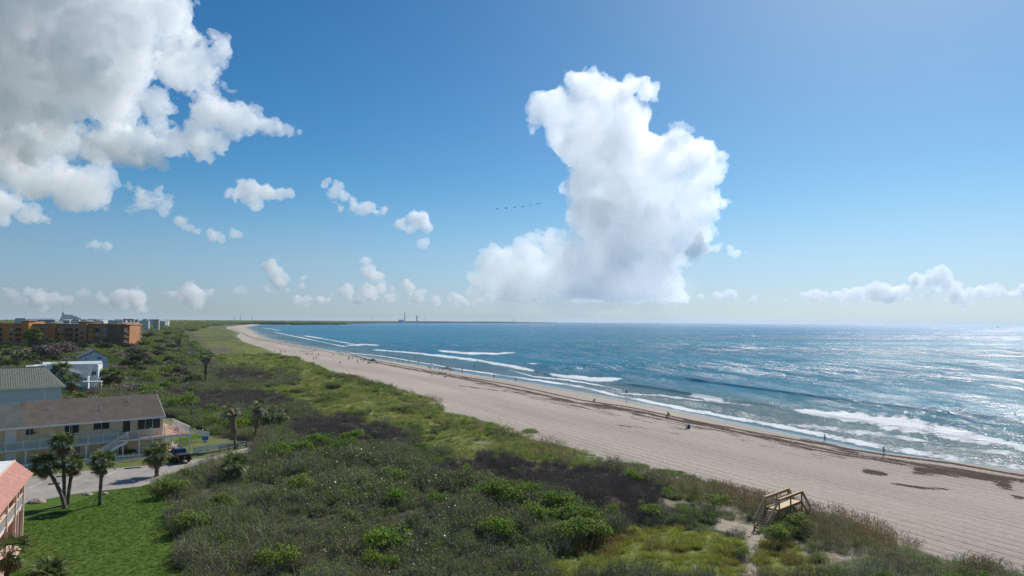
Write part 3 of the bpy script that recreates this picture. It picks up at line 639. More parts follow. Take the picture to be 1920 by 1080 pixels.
def P_lush(i):
    g = VG(180 + i); g.blades(110, .8, .85, .03, 0, .7); g.leaves(g.dome(50, .9, .6, 5), .12, 0 if i % 2 else 1); return g.mesh('lush', [M_LUSH, M_BRIGHT])
def P_sage(i):
    g = VG(200 + i); g.blades(150, .7, .85, .02, 0, 1.0)
    if i % 2: g.leaves(g.dome(160, .9, .7, 6), .09, 1)
    return g.mesh('sage', [M_SAGE, M_SAGE])
def P_shrub(i, m=None):
    g = VG(220 + i); g.twigs(14, .6, 1.0, .04, 0, .5, 1); g.leaves(g.dome(1500 if m else 420, 1.25, 1.35, 10 if m else 8), .13, 1); return g.mesh('shrub', [M_TWIG, m or M_DEEP])
def P_oat(i):
    g = VG(240 + i); n = 9; a = g.r.uniform(0, 6.28, n); B = np.stack([.35 * np.cos(a), .35 * np.sin(a), 0 * a], 1); T = B + np.stack([g.r.normal(.1, .16, n), g.r.normal(-.05, .16, n), g.r.uniform(1.1, 1.7, n)], 1)
    g.ribbons(B, T, .014, .012, 0, .15); H = T + np.stack([g.r.normal(.12, .05, n), g.r.normal(-.04, .05, n), g.r.normal(.12, .06, n)], 1); g.ribbons(T - (H - T) * .6, H, .07, .02, 0, .2, 2); g.blades(24, .4, .7, .016, 1, 1); return g.mesh('oat', [M_OAT, M_SAGE])
def P_creep(i):
    g = VG(260 + i); n = 150; a = g.r.uniform(0, 6.28, n); r = np.sqrt(g.r.uniform(0, 1, n)); C = np.stack([r * np.cos(a), r * np.sin(a), .05 + .22 * (1 - r) + g.r.uniform(0, .1, n)], 1); g.leaves(C, .14, 0, 1.2); return g.mesh('creep', [M_CREEP])
def P_thick(i):   # wind-clipped thicket mass for the middle distance
    g = VG(280 + i); g.leaves(g.dome(520, 2.2, 1.9, 11), .34, 0 if i != 3 else 1, .3); g.twigs(40, 1.9, 1.9, .05, 1, .4, 2); return g.mesh('thick', [[M_DEEP, M_OLIVE, M_DEEP, M_OLIVE][i], M_TWIG])
def P_sprig(i):
    g = VG(230 + i); g.leaves(g.dome(210, .75, 1.25, 6), .12, 0); return g.mesh('sprig', [M_BRIGHT if i else M_OLIVE])
KINDS = {'scrub': [P_scrub(i) for i in range(4)], 'seagrape': [P_grape(i) for i in range(4)], 'dark': [P_dark(i) for i in range(3)], 'grass': [P_grass(i) for i in range(4)], 'lush': [P_lush(i) for i in range(4)],
         'sage': [P_sage(i) for i in range(4)], 'shrub': [P_shrub(i) for i in range(4)], 'sprig': [P_sprig(i) for i in range(3)]}
NAMES = {'scrub': ('twiggy_undergrowth', 'grey leafless twiggy scrub covering the dune'), 'seagrape': ('round_leaf_undergrowth', 'sparse round-leaved stems over the central dune'), 'dark': ('dark_brown_undergrowth', 'low purple brown twig cover'),
         'grass': ('dune_grass', 'yellow green dune grass along the beach'), 'lush': ('lush_grass', 'bright yellow green grass by the sand path'), 'sage': ('grey_green_grass', 'grey green dune grass around the wooden steps'), 'sprig': ('leafy_undergrowth', 'small bright leafy growth scattered through the twigs'), 'shrub': ('shrub_undergrowth', 'low dark green shrubbery between the twigs')}
rv = np.random.default_rng(11)
# candidates: dense near, thinning with distance while clumps merge into larger ones
def candidates(y0, y1, dens, xpad=14):
    n_b = max(1, int((y1 - y0) / max(4, y0 * .05))); out = []
    for a, b in zip(np.linspace(y0, y1, n_b + 1)[:-1], np.linspace(y0, y1, n_b + 1)[1:]):
        ym = (a + b) / 2; xr = float(shx(ym) - sveg(ym)) + 12; xl = -(.80 * ym + xpad); w = min(xr, .80 * ym + xpad) - xl
        if w <= 0: continue
        n = int(w * (b - a) * dens(ym)); out.append(np.stack([rv.uniform(xl, xl + w, n), rv.uniform(a, b, n)], 1))
    return np.concatenate(out)
HOUSES = [  # ground plan kept clear of plants
 [(-110, 70), (-70, 88), (-44, 112), (-53, 124), (-66, 122), (-112, 88)], [(-60, 62), (-44, 74), (-38, 86), (-36.5, 100), (-36.5, 108), (-44, 118), (-110, 70)]]
c1 = candidates(46, 130, lambda y: 1.25); c2 = candidates(130, 420, lambda y: 1.25 * (130 / y) ** 1.5)
C = np.concatenate([c1, c2]); k, sv = veg_kind(C[:, 0], C[:, 1]); pd = paddist(C[:, 0], C[:, 1])
edge = sv + 7 * (fbm2(C[:, 0] / 4, C[:, 1] / 4, 3) - .5) > 1.0
patch = (fbm2(C[:, 0] / 6 + 3, C[:, 1] / 6, 3) > .80) & (sv < 22)
keep = edge & ~patch & (pd > .8) & (k != 'path') & (k != 'sand')
C = C[keep]; k = k[keep]; sv = sv[keep]
Z = height(C[:, 0], C[:, 1]); far = np.maximum(1, C[:, 1] / 130)
for kd, protos in KINDS.items():
    m = k == kd; q = np.zeros_like(m)
    if kd == 'shrub': q = np.isin(k, ['scrub', 'seagrape']) & (rv.random(len(k)) < .16) & (fbm2(C[:, 0] / 5 + 8, C[:, 1] / 5, 2) > .42)
    if kd == 'sage': q = (k == 'scrub') & (rv.random(len(k)) < .22)
    if kd == 'scrub': q = np.isin(k, ['seagrape', 'shrub']) & (rv.random(len(k)) < .35); m = m & (rv.random(len(k)) < .85)
    if kd == 'grass': q = (k == 'scrub') & (rv.random(len(k)) < .06) | (k == 'dark') & (rv.random(len(k)) < .14)
    if kd == 'dark': q = (k == 'scrub') & (rv.random(len(k)) < .15)
    if kd == 'sprig': q = (np.isin(k, ['scrub', 'seagrape', 'shrub']) & (rv.random(len(k)) < .34) & (fbm2(C[:, 0] / 7 + 40, C[:, 1] / 7, 3) > .52)) | ((k == 'dark') & (rv.random(len(k)) < .02)) | ((k == 'sage') & (rv.random(len(k)) < .07)) | ((k == 'grass') & (rv.random(len(k)) < .05))
    if kd in ('shrub', 'dark'): q |= (k == 'grass') & (fbm2(C[:, 0] / 8 + 70, C[:, 1] / 8, 3) > (.66 if kd == 'dark' else .62)) & (rv.random(len(k)) < .6)
    m = m | q; n = int(m.sum())
    if not n: continue
    x, y = C[m, 0], C[m, 1]; zz = Z[m] - .06; s = rv.uniform(.65, 1.2, n) * far[m] ** .6 * (0.45 + 1.15 * fbm2(x / 5 + 20, y / 5, 2))
    s *= {'scrub': 1.05, 'seagrape': 1.0, 'dark': .95, 'grass': .72, 'lush': .72, 'sage': .85, 'shrub': .72, 'sprig': .95}[kd]
    tall = s * rv.uniform(.75, 1.25, n) / far[m] ** .35 * sstep(0, 8, sv[m] + 4)
    gn_scatter(NAMES[kd][0], np.stack([x, y, zz], 1), np.stack([rv.normal(0, .12, n), rv.normal(0, .12, n), rv.uniform(0, 6.28, n)], 1), np.stack([s, s, tall], 1), rv.integers(0, len(protos), n), proto_coll(kd + '_clumps', protos), NAMES[kd][1])
# sea oats along the seaward edge, most around the steps
n = 9000; y = rv.uniform(48, 260, n) ** 1.0; sx = rv.uniform(-1.5, 12, n); x = shx(y) - sveg(y) - sx; pxs, pys, _ = project(np.stack([x, y, height(x, y)], 1))
dn = fbm2(x / 7, y / 7, 3); near = inpoly(pxs, pys, [(1120, 840), (1300, 880), (1450, 905), (1560, 950), (1700, 1010), (1900, 1090), (1560, 1090), (1500, 1030), (1350, 970), (1200, 900)])
m = (near & (dn > .40)) | (dn > .6) & (rv.random(n) < .25); x, y = x[m], y[m]; n = len(x)
gn_scatter('sea_oats', np.stack([x, y, height(x, y) - .05], 1), np.stack([rv.normal(0, .08, n), rv.normal(0, .08, n), rv.uniform(0, 6.28, n)], 1), np.repeat(rv.uniform(.6, 1.1, n), 3).reshape(-1, 3), rv.integers(0, 4, n), proto_coll('oat_clumps', [P_oat(i) for i in range(4)]), 'tall straw coloured sea oats along the beach edge')
# creeping vines on the bare sand
creepers = [[(1150, 872), (1170, 869), (1215, 872), (1216, 880), (1180, 884), (1150, 880)], [(1225, 882), (1250, 880), (1280, 886), (1275, 893), (1240, 892)], [(1278, 893), (1300, 893), (1312, 902), (1290, 904)], [(1165, 884), (1195, 884), (1190, 893), (1165, 890)],
            [(1200, 890), (1240, 894), (1235, 905), (1190, 902)], [(1060, 845), (1095, 845), (1132, 862), (1120, 868), (1080, 862)], [(1315, 906), (1345, 905), (1380, 918), (1375, 928), (1330, 922)], [(985, 806), (1000, 806), (1004, 812), (985, 812)]]
pts = []
for pg in creepers:
    xs = [p[0] for p in pg]; ysx = [p[1] for p in pg]; a = rv.uniform(min(xs) - 4, max(xs) + 4, 260); b = rv.uniform(min(ysx) - 2, max(ysx) + 2, 260); mm = inpoly(a + rv.normal(0, 2, 260), b + rv.normal(0, 1, 260), pg)
    if mm.any(): pts.append(ground(a[mm], b[mm]))
pts = np.concatenate(pts); n = len(pts)
gn_scatter('creeping_vine', pts, np.stack([0 * pts[:, 0], 0 * pts[:, 0], rv.uniform(0, 6.28, n)], 1), np.repeat(rv.uniform(.35, .8, n), 3).reshape(-1, 3), rv.integers(0, 3, n), proto_coll('creeper_mats', [P_creep(i) for i in range(3)]), 'flat green vine mats creeping over the sand')
# thicket of the middle distance and woodland towards the horizon
T = np.concatenate([candidates(118, 420, lambda y: .055 * (150 / y) ** .8), candidates(420, 1500, lambda y: .022 * (420 / y) ** 1.5, 40)])
x, y = T[:, 0], T[:, 1]; kk, sv = veg_kind(x, y); px, py, _ = project(np.stack([x, y, height(x, y)], 1))
gz = inpoly(px, py, [(340, 604), (430, 606), (470, 640), (900, 740), (1100, 880), (860, 862), (560, 760), (400, 700), (385, 660), (350, 640)])
lowz = inpoly(px, py, [(300, 735), (600, 740), (600, 870), (300, 870)]) | ((px > 330) & (py > 690))
bare = fbm2(x / 30, y / 45, 3)
m = ~gz & ~lowz & (sv > 25) & (paddist(x, y) > 3) & (px < 620) & ((y > 420) | (rv.random(len(x)) < .8)); T = T[m]; x, y = T[:, 0], T[:, 1]; n = len(x)
s = rv.uniform(.7, 1.3, n) * (1 + y / 900) * (.7 + .7 * fbm2(x / 25, y / 25, 2)); sp_ = rv.integers(0, 4, n)
gn_scatter('thicket', np.stack([x, y, height(x, y) - .2], 1), np.stack([0 * x, 0 * x, rv.uniform(0, 6.28, n)], 1), np.stack([s, s, s * rv.uniform(.8, 1.3, n)], 1), sp_, proto_coll('thicket_clumps', [P_thick(i) for i in range(4)]), 'dark green coastal thicket stretching to the horizon')
n = 5200; y = 1300 + (4500 - 1300) * rv.random(n) ** 1.3; x = -rv.uniform(.30, .86, n) * y; m = (shx(y) - x) > 120 + 25 * rv.random(n); x, y = x[m], y[m]; n = len(x); s = rv.uniform(2.2, 4.2, n) * (1 + (y - 1300) / 2600)
W = np.stack([x, y, height(x, y) - .3], 1); sW = np.stack([s * 1.6, s * 1.6, s * (1.0 + .35 * fbm2(x / 300, y / 300, 2))], 1)
# the cape across the bay
NE = [(300, 611), (455, 608.6), (540, 609.2), (632, 608.6), (640, 607.0), (700, 606.0), (760, 605.7), (850, 605.5), (950, 605.6), (1040, 605.7)]
ne = [flat(a, b, 0) for a, b in NE]; mb = MB(); cp = [Vector((p[0], p[1], -.5)) for p in ne]; fp = [Vector((p[0] * 34000 / p[1], 34000, 1.5)) for p in ne]; b1 = [Vector((p[0] * (p[1] + 130) / p[1], p[1] + 130, 2.2)) for p in ne]
for i in range(len(cp) - 1): mb.m = 0; mb.poly([cp[i], cp[i + 1], b1[i + 1], b1[i]]); mb.m = 1; mb.poly([b1[i], b1[i + 1], fp[i + 1], fp[i]])
cape = mb.build('cape_ground', [mat('far_beach_sand', (.44, .38, .30), .9, .1, .02), mat('far_scrub_soil', (.045, .06, .035), .95, .3, .01)]); tag(cape, kind='structure')
nx = []
for i in range(5200):
    u = rv.random() ** 1.0; a = 300 + 740 * u; b = np.interp(a, [p[0] for p in NE], [p[1] for p in NE]); p = flat(a, b, 0); yy = p[1] + 150 + rv.random() ** 2 * 3500; nx.append((p[0] * yy / p[1], yy, 1.5))
nx = np.array(nx); d = nx[:, 1]; hgt = 17 + d / 1280 * 1.3; hgt *= np.interp(nx[:, 0] / d, [-.3, -.22, .0, .06], [1.05, .95, .85, .45]); r_ = rv.uniform(.75, 1.1, len(nx))
W = np.concatenate([W, nx]); hs_ = np.stack([hgt * 2.0 * r_, hgt * 2.0 * r_, hgt / 2.1 * r_], 1); sW = np.concatenate([sW, hs_]); n = len(W)
gn_scatter('far_woodland', W, np.stack([0 * W[:, 0], 0 * W[:, 0], rv.uniform(0, 6.28, n)], 1), sW, rv.integers(0, 3, n), proto_coll('woodland_clumps', [P_thick(i) for i in range(3)]), 'dark line of woodland along the horizon')
# -- shrubs one can point at
BR = [P_shrub(10 + i, M_BRIGHT) for i in range(3)]
SHRUBS = [(518, 858, 50, 26, 'leftmost of the bright shrubs in the row below the fence end'), (562, 852, 46, 22, 'low bright shrub in the middle of the row below the fence end'), (596, 838, 44, 22, 'bright shrub at the back of the row below the fence end'), (648, 850, 52, 20, 'wide flat bright shrub at the right end of the row'),
 (660, 828, 38, 22, 'yellow green shrub in front of the dark scrub strip'), (566, 925, 58, 32, 'deep green round shrub left of centre on the dune'), (735, 908, 52, 26, 'bright shrub among round leaved stems, upper one'), (738, 948, 62, 38, 'bright spreading shrub among round leaved stems'), (822, 952, 46, 30, 'bright shrub at the right of the round leaved stems'),
 (920, 938, 52, 34, 'bright shrub heading the green chain near the purple scrub'), (952, 945, 60, 36, 'second shrub of the green chain near the purple scrub'), (990, 935, 40, 22, 'small shrub on the right shoulder of the green chain'), (1050, 962, 56, 36, 'tall bright shrub in the middle of the green chain'), (1020, 985, 60, 40, 'broad bright shrub in the middle of the green chain'),
 (1085, 990, 62, 40, 'broad green shrub low in the green chain'), (1075, 1022, 70, 44, 'darkest lowest shrub of the green chain'), (1125, 1010, 56, 36, 'last shrub of the green chain beside the grass'), (936, 1012, 56, 44, 'lone round bright green bush between twigs'), (722, 1040, 72, 46, 'broad bright green bush near the bottom centre'), (715, 1070, 62, 34, 'green bush just below the broad bright bush'),
 (525, 1070, 80, 56, 'large deep green bush at the bottom left of centre'), (322, 932, 60, 28, 'dense green bush at the corner of the lawn'), (352, 903, 40, 18, 'grey green bush by the parking lot end'), (440, 812, 52, 34, 'lush bright shrub behind the picket fence, left'), (478, 800, 50, 32, 'lush bright shrub behind the picket fence, right'), (408, 800, 40, 26, 'bright shrub beside the corner of the raised deck'),
 (1222, 975, 46, 26, 'bright leafy bush at the edge of the purple scrub'), (1150, 970, 30, 16, 'small green bush in the purple scrub'), (1190, 905, 40, 16, 'low dark green bush by the creeping vines'), (1500, 1000, 60, 40, 'dark leafy bush under the right side of the wooden steps'), (1475, 1010, 46, 26, 'olive mounded bush in front of the wooden steps'), (1450, 1022, 60, 26, 'second olive mounded bush in front of the wooden steps'),
 (1345, 958, 50, 34, 'grey green bush left of the wooden steps'), (340, 770, 60, 20, 'green hedge like shrub beyond the brown roof'), (510, 712, 26, 14, 'dark bush in the dune grass, nearest the beach'), (458, 690, 20, 12, 'dark round bush in the upper dune grass'), (360, 1000, 70, 50, 'twiggy green bush at the right edge of the lawn'), (420, 960, 56, 30, 'olive bush right of the lawn corner')]
dark_ids = {5, 15, 20, 21, 22, 29, 30, 31, 32, 34, 35, 36, 37}
DK = [P_shrub(14 + i, M_OLIVE if i else M_DEEP) for i in range(3)]
for i, (px, py, w, h, lab) in enumerate(SHRUBS):
    p = G(px, py); mpp = p.y / F; src = (DK if i in dark_ids else BR)[i % 3]
    o = bpy.data.objects.new('shrub', src); COL.objects.link(o); o.location = p + Vector((0, 0, .25)); o.rotation_euler = (0, 0, rv.uniform(0, 6.28)); ss = w * mpp / (1.85 if 9 <= i <= 18 else 2.25); o.scale = (ss, ss, max(1.0, ss * .95))
    tag(o, lab, 'shrub', 'leafy shrubs on the dune')
# -- agaves
def agave(px, py, r, lab):
    g = VG(int(px)); n = 34; a = np.linspace(0, 6.283 * 5, n); el = g.r.uniform(.15, 1.25, n); L = r * g.r.uniform(.8, 1.1, n)
    B = np.stack([.06 * np.cos(a), .06 * np.sin(a), np.full(n, .15)], 1); T = B + np.stack([np.cos(a) * np.cos(el) * L, np.sin(a) * np.cos(el) * L, np.sin(el) * L], 1); g.ribbons(B, T, .11, .015, 0, .12)
    o = link('agave', g.mesh('agave', [M_AGAVE])); o.location = G(px, py); tag(o, lab, 'agave')
agave(735, 808, 1.1, 'spiky silver agave in the grass beyond the dark scrub'); agave(845, 1030, 1.2, 'large pale spiky agave in the twigs near the bottom'); agave(555, 800, .9, 'blue green agave beside the brown palm clump'); agave(1012, 1062, .9, 'spiky agave at the bottom edge of the purple twigs'); agave(985, 1035, .8, 'dark agave under the green bush chain')
# -- palms
def frond_mesh(seed, mt, droop, R_=1.5, fold=1.0):
    g = VG(seed); n = 15; L = R_
    stem = [np.array([0, 0, 0.]), np.array([L * .28, 0, .08]), np.array([L * .5, 0, .05 - droop * .1])]
    for i in range(2): a, b = stem[i], stem[i + 1]; s_ = np.array([0, .018, 0]); g.quads(np.array([[a - s_, a + s_, b + s_, b - s_]]), 0)
    c = stem[2]; an = np.linspace(-1.9, 1.9, n) * fold
    for j, t in enumerate(an):
        r = L * .62 * (1 - .12 * abs(t)) * g.r.uniform(.9, 1.08); d = np.array([math.cos(t), math.sin(t), 0]); m1 = c + d * r * .55 + np.array([0, 0, .10 * abs(math.cos(t)) - droop * .12]); e = c + d * r + np.array([0, 0, -droop * (.3 + .25 * g.r.random()) * r])
        s_ = np.array([-d[1], d[0], .25 * (-1) ** j]) * .055; s2 = s_ * .75; g.quads(np.array([[c - s_ * .3, c + s_ * .3, m1 + s_, m1 - s_], [m1 - s_, m1 + s_, e + s2 * .12, e - s2 * .12]]), 0)
    return g.mesh('frond', [mt])
FG = [frond_mesh(300 + i, M_FROND, .5 + .3 * i) for i in range(3)]; FB = [frond_mesh(310 + i, M_FRONDB, 1.2, 1.4, .8) for i in range(2)]; FW = [frond_mesh(320 + i, M_FRONDG, 1.5, 1.5, .45) for i in range(2)]
def palm(label, base, top, size=1.0, green=24, brown=9, grey=0, r0=.2, skirt=0, group='fan palms', seed=0):
    r = random.Random(seed or hash(label) % 999); b = Vector(base); t = Vector(top) - b; root = empty('palm_tree', b); tag(root, label, 'palm tree', group)
    path = [Vector((t.x * f ** 1.5, t.y * f ** 1.5, t.z * f)) for f in [i / 9 for i in range(10)]]; path[0].z -= .3
    rad = [r0 * (1.25 if i == 0 else 1) * (1 - .1 * i / 9) * (1 + .09 * (-1) ** i) for i in range(10)]
    if skirt:
        rad = [rr * (1 + skirt * (1.9 if i >= 4 else 0) * (1 if i < 9 else .5)) for i, rr in enumerate(rad)]
    MB().tube(path, rad, 9).build('trunk', M_BARK if not skirt else M_FRONDB, root, smooth=True)
    def fr(mesh, el, az, s, off=0):
        o = bpy.data.objects.new('frond', mesh); COL.objects.link(o); o.parent = root
        o.matrix_local = Matrix.Translation(t + Vector((0, 0, off))) @ Matrix.Rotation(az, 4, 'Z') @ Matrix.Rotation(-el, 4, 'Y') @ Matrix.Rotation(r.uniform(-.5, .5), 4, 'X') @ Matrix.Scale(s * size, 4)
    for i in range(green): f = i / max(1, green - 1); fr(r.choice(FG), 1.25 - 1.75 * f + r.uniform(-.15, .15), i * 2.4 + r.uniform(-.3, .3), r.uniform(.85, 1.1))
    for i in range(brown): fr(r.choice(FB), r.uniform(-1.25, -.6), i * 2.4, r.uniform(.7, 1.0), -.1)
    for i in range(grey): fr(r.choice(FW), r.uniform(-1.2, .9), i * 2.4, r.uniform(.8, 1.15))
    return root
def top_at(base, px, py, lean_y=0.0):
    """point of the sight line level with the base's distance"""
    d = rayd(px, py); y = base[1] + lean_y; return Vector(tuple(CAM + d * (y / d[1])))
def P3(px, py, z=GZ): return Vector(tuple(flat(px, py, z)))
lb = P3(121, 953); palm('leaning palm of the lawn clump, its crown lowest and furthest left', lb, top_at(lb, 84, 873), 1.15, 26, 8, seed=1, group='palms on the lawn')
lb = P3(116, 951) + Vector((0, .4, 0)); palm('tallest palm of the lawn clump, standing in the middle', lb, top_at(lb, 117, 832), 1.1, 26, 8, seed=2, group='palms on the lawn')
lb = P3(127, 946); palm('short palm at the right of the lawn clump', lb, top_at(lb, 137, 872), .95, 22, 9, seed=3, group='palms on the lawn')
lb = P3(187, 947); palm('single straight palm standing alone on the lawn', lb, top_at(lb, 192, 868), 1.1, 26, 10, seed=4, group='palms on the lawn')
lb = P3(294, 893); palm('palm at the end of the parking lot left of the black truck', lb, top_at(lb, 293, 853), 1.3, 26, 12, r0=.27, seed=5)
lb = G(439, 908); palm('shaggy palm in the scrub right of the parking lot', lb, top_at(lb, 440, 872), 1.35, 20, 20, seed=6)
lb = G(441, 842); palm('half dead palm with thick brown skirt by the wooden rail', lb, top_at(lb, 433, 768), 1.1, 3, 4, 15, r0=.2, skirt=.9, seed=7)
lb = G(478, 825); palm('brown skirted palm with grey fronds on the right of the pair', lb, top_at(lb, 486, 762), 1.2, 6, 14, 10, r0=.2, skirt=.9, seed=8)
lb = G(505, 800); palm('low brown palm clump beside the grey frond palm', lb, top_at(lb, 505, 776), 1.3, 12, 18, 2, seed=9); lb = G(528, 796); palm('lowest brown palm at the right of the clump', lb, top_at(lb, 530, 778), 1.2, 10, 18, 2, seed=10)
lb = G(385, 722); palm('tall ragged palm over the thicket with twisted pale fronds', lb, top_at(lb, 387, 668), 1.7, 10, 10, 12, r0=.3, skirt=.5, seed=11)
lb = G(336, 668); palm('small distant palm above the dark scrub', lb, top_at(lb, 336, 634), 2.2, 10, 2, 6, r0=.3, seed=12)
lb = G(116, 742); palm('bright green palm in front of the white metal roof', lb, top_at(lb, 115, 694), 2.1, 22, 2, r0=.28, seed=13)
lb = G(133, 750); palm('brown fringed palm beside the tiled roof end', lb, top_at(lb, 134, 715), 1.9, 16, 16, seed=14)
lb = G(205, 735); palm('dark dense palm right of the white metal roofed house', lb, top_at(lb, 202, 704), 2.1, 26, 14, seed=15); lb = G(222, 735); palm('palm with yellow tinged crown right of the dark dense palm', lb, top_at(lb, 222, 706), 1.7, 20, 6, seed=16)
lb = G(62, 672); palm('tall slim palm in front of the orange condominiums', lb, top_at(lb, 62, 628), 3.4, 24, 4, r0=.4, seed=17)
lb = G(34, 690); palm('ragged brown palm at the far left edge', lb, top_at(lb, 32, 660), 2.6, 10, 18, 4, r0=.4, seed=18)
lb = P3(12, 1086); palm('brown fringed palm at the bottom left corner', lb, top_at(lb, 18, 1035), 1.15, 14, 34, seed=19); lb = P3(100, 1100); palm('green tipped palm at the bottom edge under the lawn', lb, top_at(lb, 88, 1085), 1.25, 26, 12, seed=20)
# -- trees of the thicket one can tell apart
def tree_mesh(seed, mt):
    g = VG(seed); g.leaves(g.dome(1100, 2.4, 2.6, 12, .4), .30, 0, .3); me = g.mesh('crown', [mt]); return me
CR = [tree_mesh(400, M_DEEP), tree_mesh(401, M_DEEP), tree_mesh(402, M_OLIVE), tree_mesh(403, M_OLIVE)]
M_TWIGP = leaf_mat('pinkish_bare_twigs', (.33, .25, .21), (.19, .145, .12), .1, .8); gt = VG(404); gt.leaves(gt.dome(1300, 2.4, 2.3, 12, .4), .26, 0, .3, 2.2); gt.twigs(40, 1.6, 2.4, .05, 0, .5, 3); BARE = gt.mesh('crown', [M_TWIGP])
M_TREE = leaf_mat('dark_tree_leaves', (.075, .10, .035), (.05, .065, .03), .3); CR[0] = tree_mesh(405, M_TREE); CR[1] = tree_mesh(406, M_TREE)
TRUNK = MB().tube([(0, 0, -.4), (.1, 0, .6), (0, .1, 1.3), (.15, 0, 2.0)], [.22, .18, .15, .1], 7).mesh('trunk', [M_BARK])
spots = [(365, 722, 1.5, 0), (352, 726, 1.1, 1), (285, 715, 1.0, 2), (300, 728, .9, 0), (262, 702, 1.3, 1), (245, 690, 1.3, 0), (230, 675, 1.3, 4), (260, 680, 1.5, 1), (282, 690, 1.3, 0), (305, 700, 1.2, 2), (248, 662, 1.5, 4), (215, 668, 1.2, 0), (290, 670, 1.4, 1), (315, 680, 1.2, 0), (12, 672, 1.6, 0), (48, 680, 1.6, 1), (85, 672, 2.2, 4), (105, 668, 2.4, 4), (125, 664, 2.2, 4), (145, 655, 1.7, 0), (155, 690, 1.2, 1), (75, 660, 1.6, 0), (30, 655, 1.7, 1), (195, 655, 1.8, 0), (225, 648, 1.8, 4), (248, 645, 1.8, 0), (268, 650, 1.6, 1),
         (130, 745, 1.0, 3), (150, 748, .9, 0), (170, 742, 1.0, 4), (190, 748, .8, 2), (235, 738, .8, 0), (255, 732, .8, 3), (158, 735, .9, 4), (10, 640, 2, 1), (320, 720, .9, 0), (340, 700, 1.0, 4), (325, 655, 1.5, 1), (300, 645, 1.6, 0), (278, 632, 2, 1), (310, 628, 2, 0), (270, 720, 1.0, 1), (243, 712, 1.1, 0), (312, 712, 1.0, 1), (335, 712, 1.0, 0), (258, 668, 1.4, 1), (275, 674, 1.3, 4), (332, 690, 1.1, 1), (350, 708, 1.1, 0), (236, 700, 1.1, 4), (298, 660, 1.3, 1), (345, 680, 1.0, 4), (20, 690, 1.4, 0), (70, 684, 1.3, 1), (98, 680, 1.4, 0), (132, 680, 1.3, 4), (5, 660, 1.6, 1), (60, 648, 2, 0), (110, 650, 2, 1), (175, 650, 1.8, 0), (210, 642, 2, 1), (240, 655, 1.6, 0), (318, 640, 1.6, 1)]
_tl = []
for i, (px, py, s, v) in enumerate(spots):
    p = G(px, py + 3); o = empty('tree', p, rv.uniform(0, 6.28)); ss = s * max(.8, min(1.5, p.y / 200)); o.scale = (ss, ss, ss)
    lab = {0: 'dark green rounded tree', 1: 'dark green rounded tree', 2: 'olive green rounded tree', 3: 'olive green rounded tree', 4: 'grey leafless spreading tree'}[v] + (' below the orange condominiums' if px < 200 and py < 700 else ' close to the white roofed house' if py > 700 and px < 280 else ' right of the white and blue houses')
    _tl.append((o, lab, px))
    if i == 0: lab = 'darkest dense tree standing at the foot of the tall ragged palm'
    tag(o, lab, 'tree', 'trees of the coastal thicket')
    for nm, me in (('trunk', TRUNK), ('crown', BARE if v == 4 else CR[v])):
        c = bpy.data.objects.new(nm, me); COL.objects.link(c); c.parent = o

_on = ['leftmost', 'second from the left', 'third from the left', 'fourth from the left', 'fifth from the left', 'sixth from the left', 'seventh from the left', 'eighth from the left', 'ninth from the left', 'tenth from the left'] + [w + ' from left' for w in ('eleventh', 'twelfth', 'thirteenth', 'fourteenth', 'fifteenth', 'sixteenth', 'seventeenth', 'eighteenth', 'nineteenth', 'twentieth', 'twenty-first', 'twenty-second', 'twenty-third', 'twenty-fourth', 'twenty-fifth', 'twenty-sixth', 'twenty-seventh', 'twenty-eighth', 'twenty-ninth', 'thirtieth', 'thirty-first', 'thirty-second', 'thirty-third')]
for lab in {l for _, l, _ in _tl}:
    same = sorted([(p, o.name) for o, l, p in _tl if l == lab and o['label'] == l])
    if len(same) > 1:
        for j, (_, nme) in enumerate(same): bpy.data.objects[nme]['label'] = lab.replace(' tree ', ' tree, ' + _on[j] + ', ', 1)
# ------------------------------------------------------------------ lot, lawn, yard
def sheet(name, pts, z, m, parent=None, thick=.25):
    b = MB(); P = [(p[0], p[1], z) for p in pts]; b.prism(P, (0, 0, -thick)); o = b.build(name, m, parent); return o
def FP(l, z=GZ): return [tuple(flat(a, b, z))[:2] for a, b in l]
def grass_mat(name, a, b_, c_, lo=.6):
    t = NT(name); P = t.coords(); s = t.coords(rot=.6, scale=(1, .2, 1))
    c = t.mix(t.mr(t.noise(.35, s, 4, .6), .35, .65), a, b_); c = t.mix(t.mr(t.noise(.22, P, 5, .7), .52, .7, 0, .8), c, c_); k = t.mr(t.noise(7, P, 4, .8), .25, .75, lo, 2 - lo, False)
    v = t.n('VectorMath', operation='SCALE'); t.l(c, v.inputs[0]); t.l(k, v.inputs['Scale']); bs = t.bsdf(Base_Color=v.outputs[0], Roughness=.8, Specular_IOR_Level=.2)
    t.l(t.bump(t.noise(9, P, 4, .8), .05), bs.inputs['Normal']); return t.done(bs.outputs[0])
YARD = [(-200, 36), (-26, 36), (-28, 56), (-34.5, 69), (-41.5, 81), (-46, 87), (-44.5, 100), (-42.5, 108), (-45.5, 118.5), (-55, 125), (-75, 148), (-200, 165)]
tag(sheet('yard', YARD, GZ - .03, grass_mat('yard_grass', (.12, .15, .035), (.16, .16, .06), (.20, .17, .10))), kind='structure')
LOT = FP([(-300, 905), (0, 899), (135, 885), (250, 875), (330, 867), (415, 853), (468, 838), (474, 846), (400, 864), (335, 882), (290, 903), (262, 912), (200, 919), (140, 926), (45, 944), (0, 953), (-300, 1010)])
t = NT('worn_asphalt'); P = t.coords(); c = t.mix(t.mr(t.noise(.25, P, 5, .65), .3, .7), (.30, .265, .235), (.40, .355, .31)); c = t.mix(t.mr(t.noise(.9, P, 6, .8), .55, .75, 0, .5), c, (.20, .175, .16))
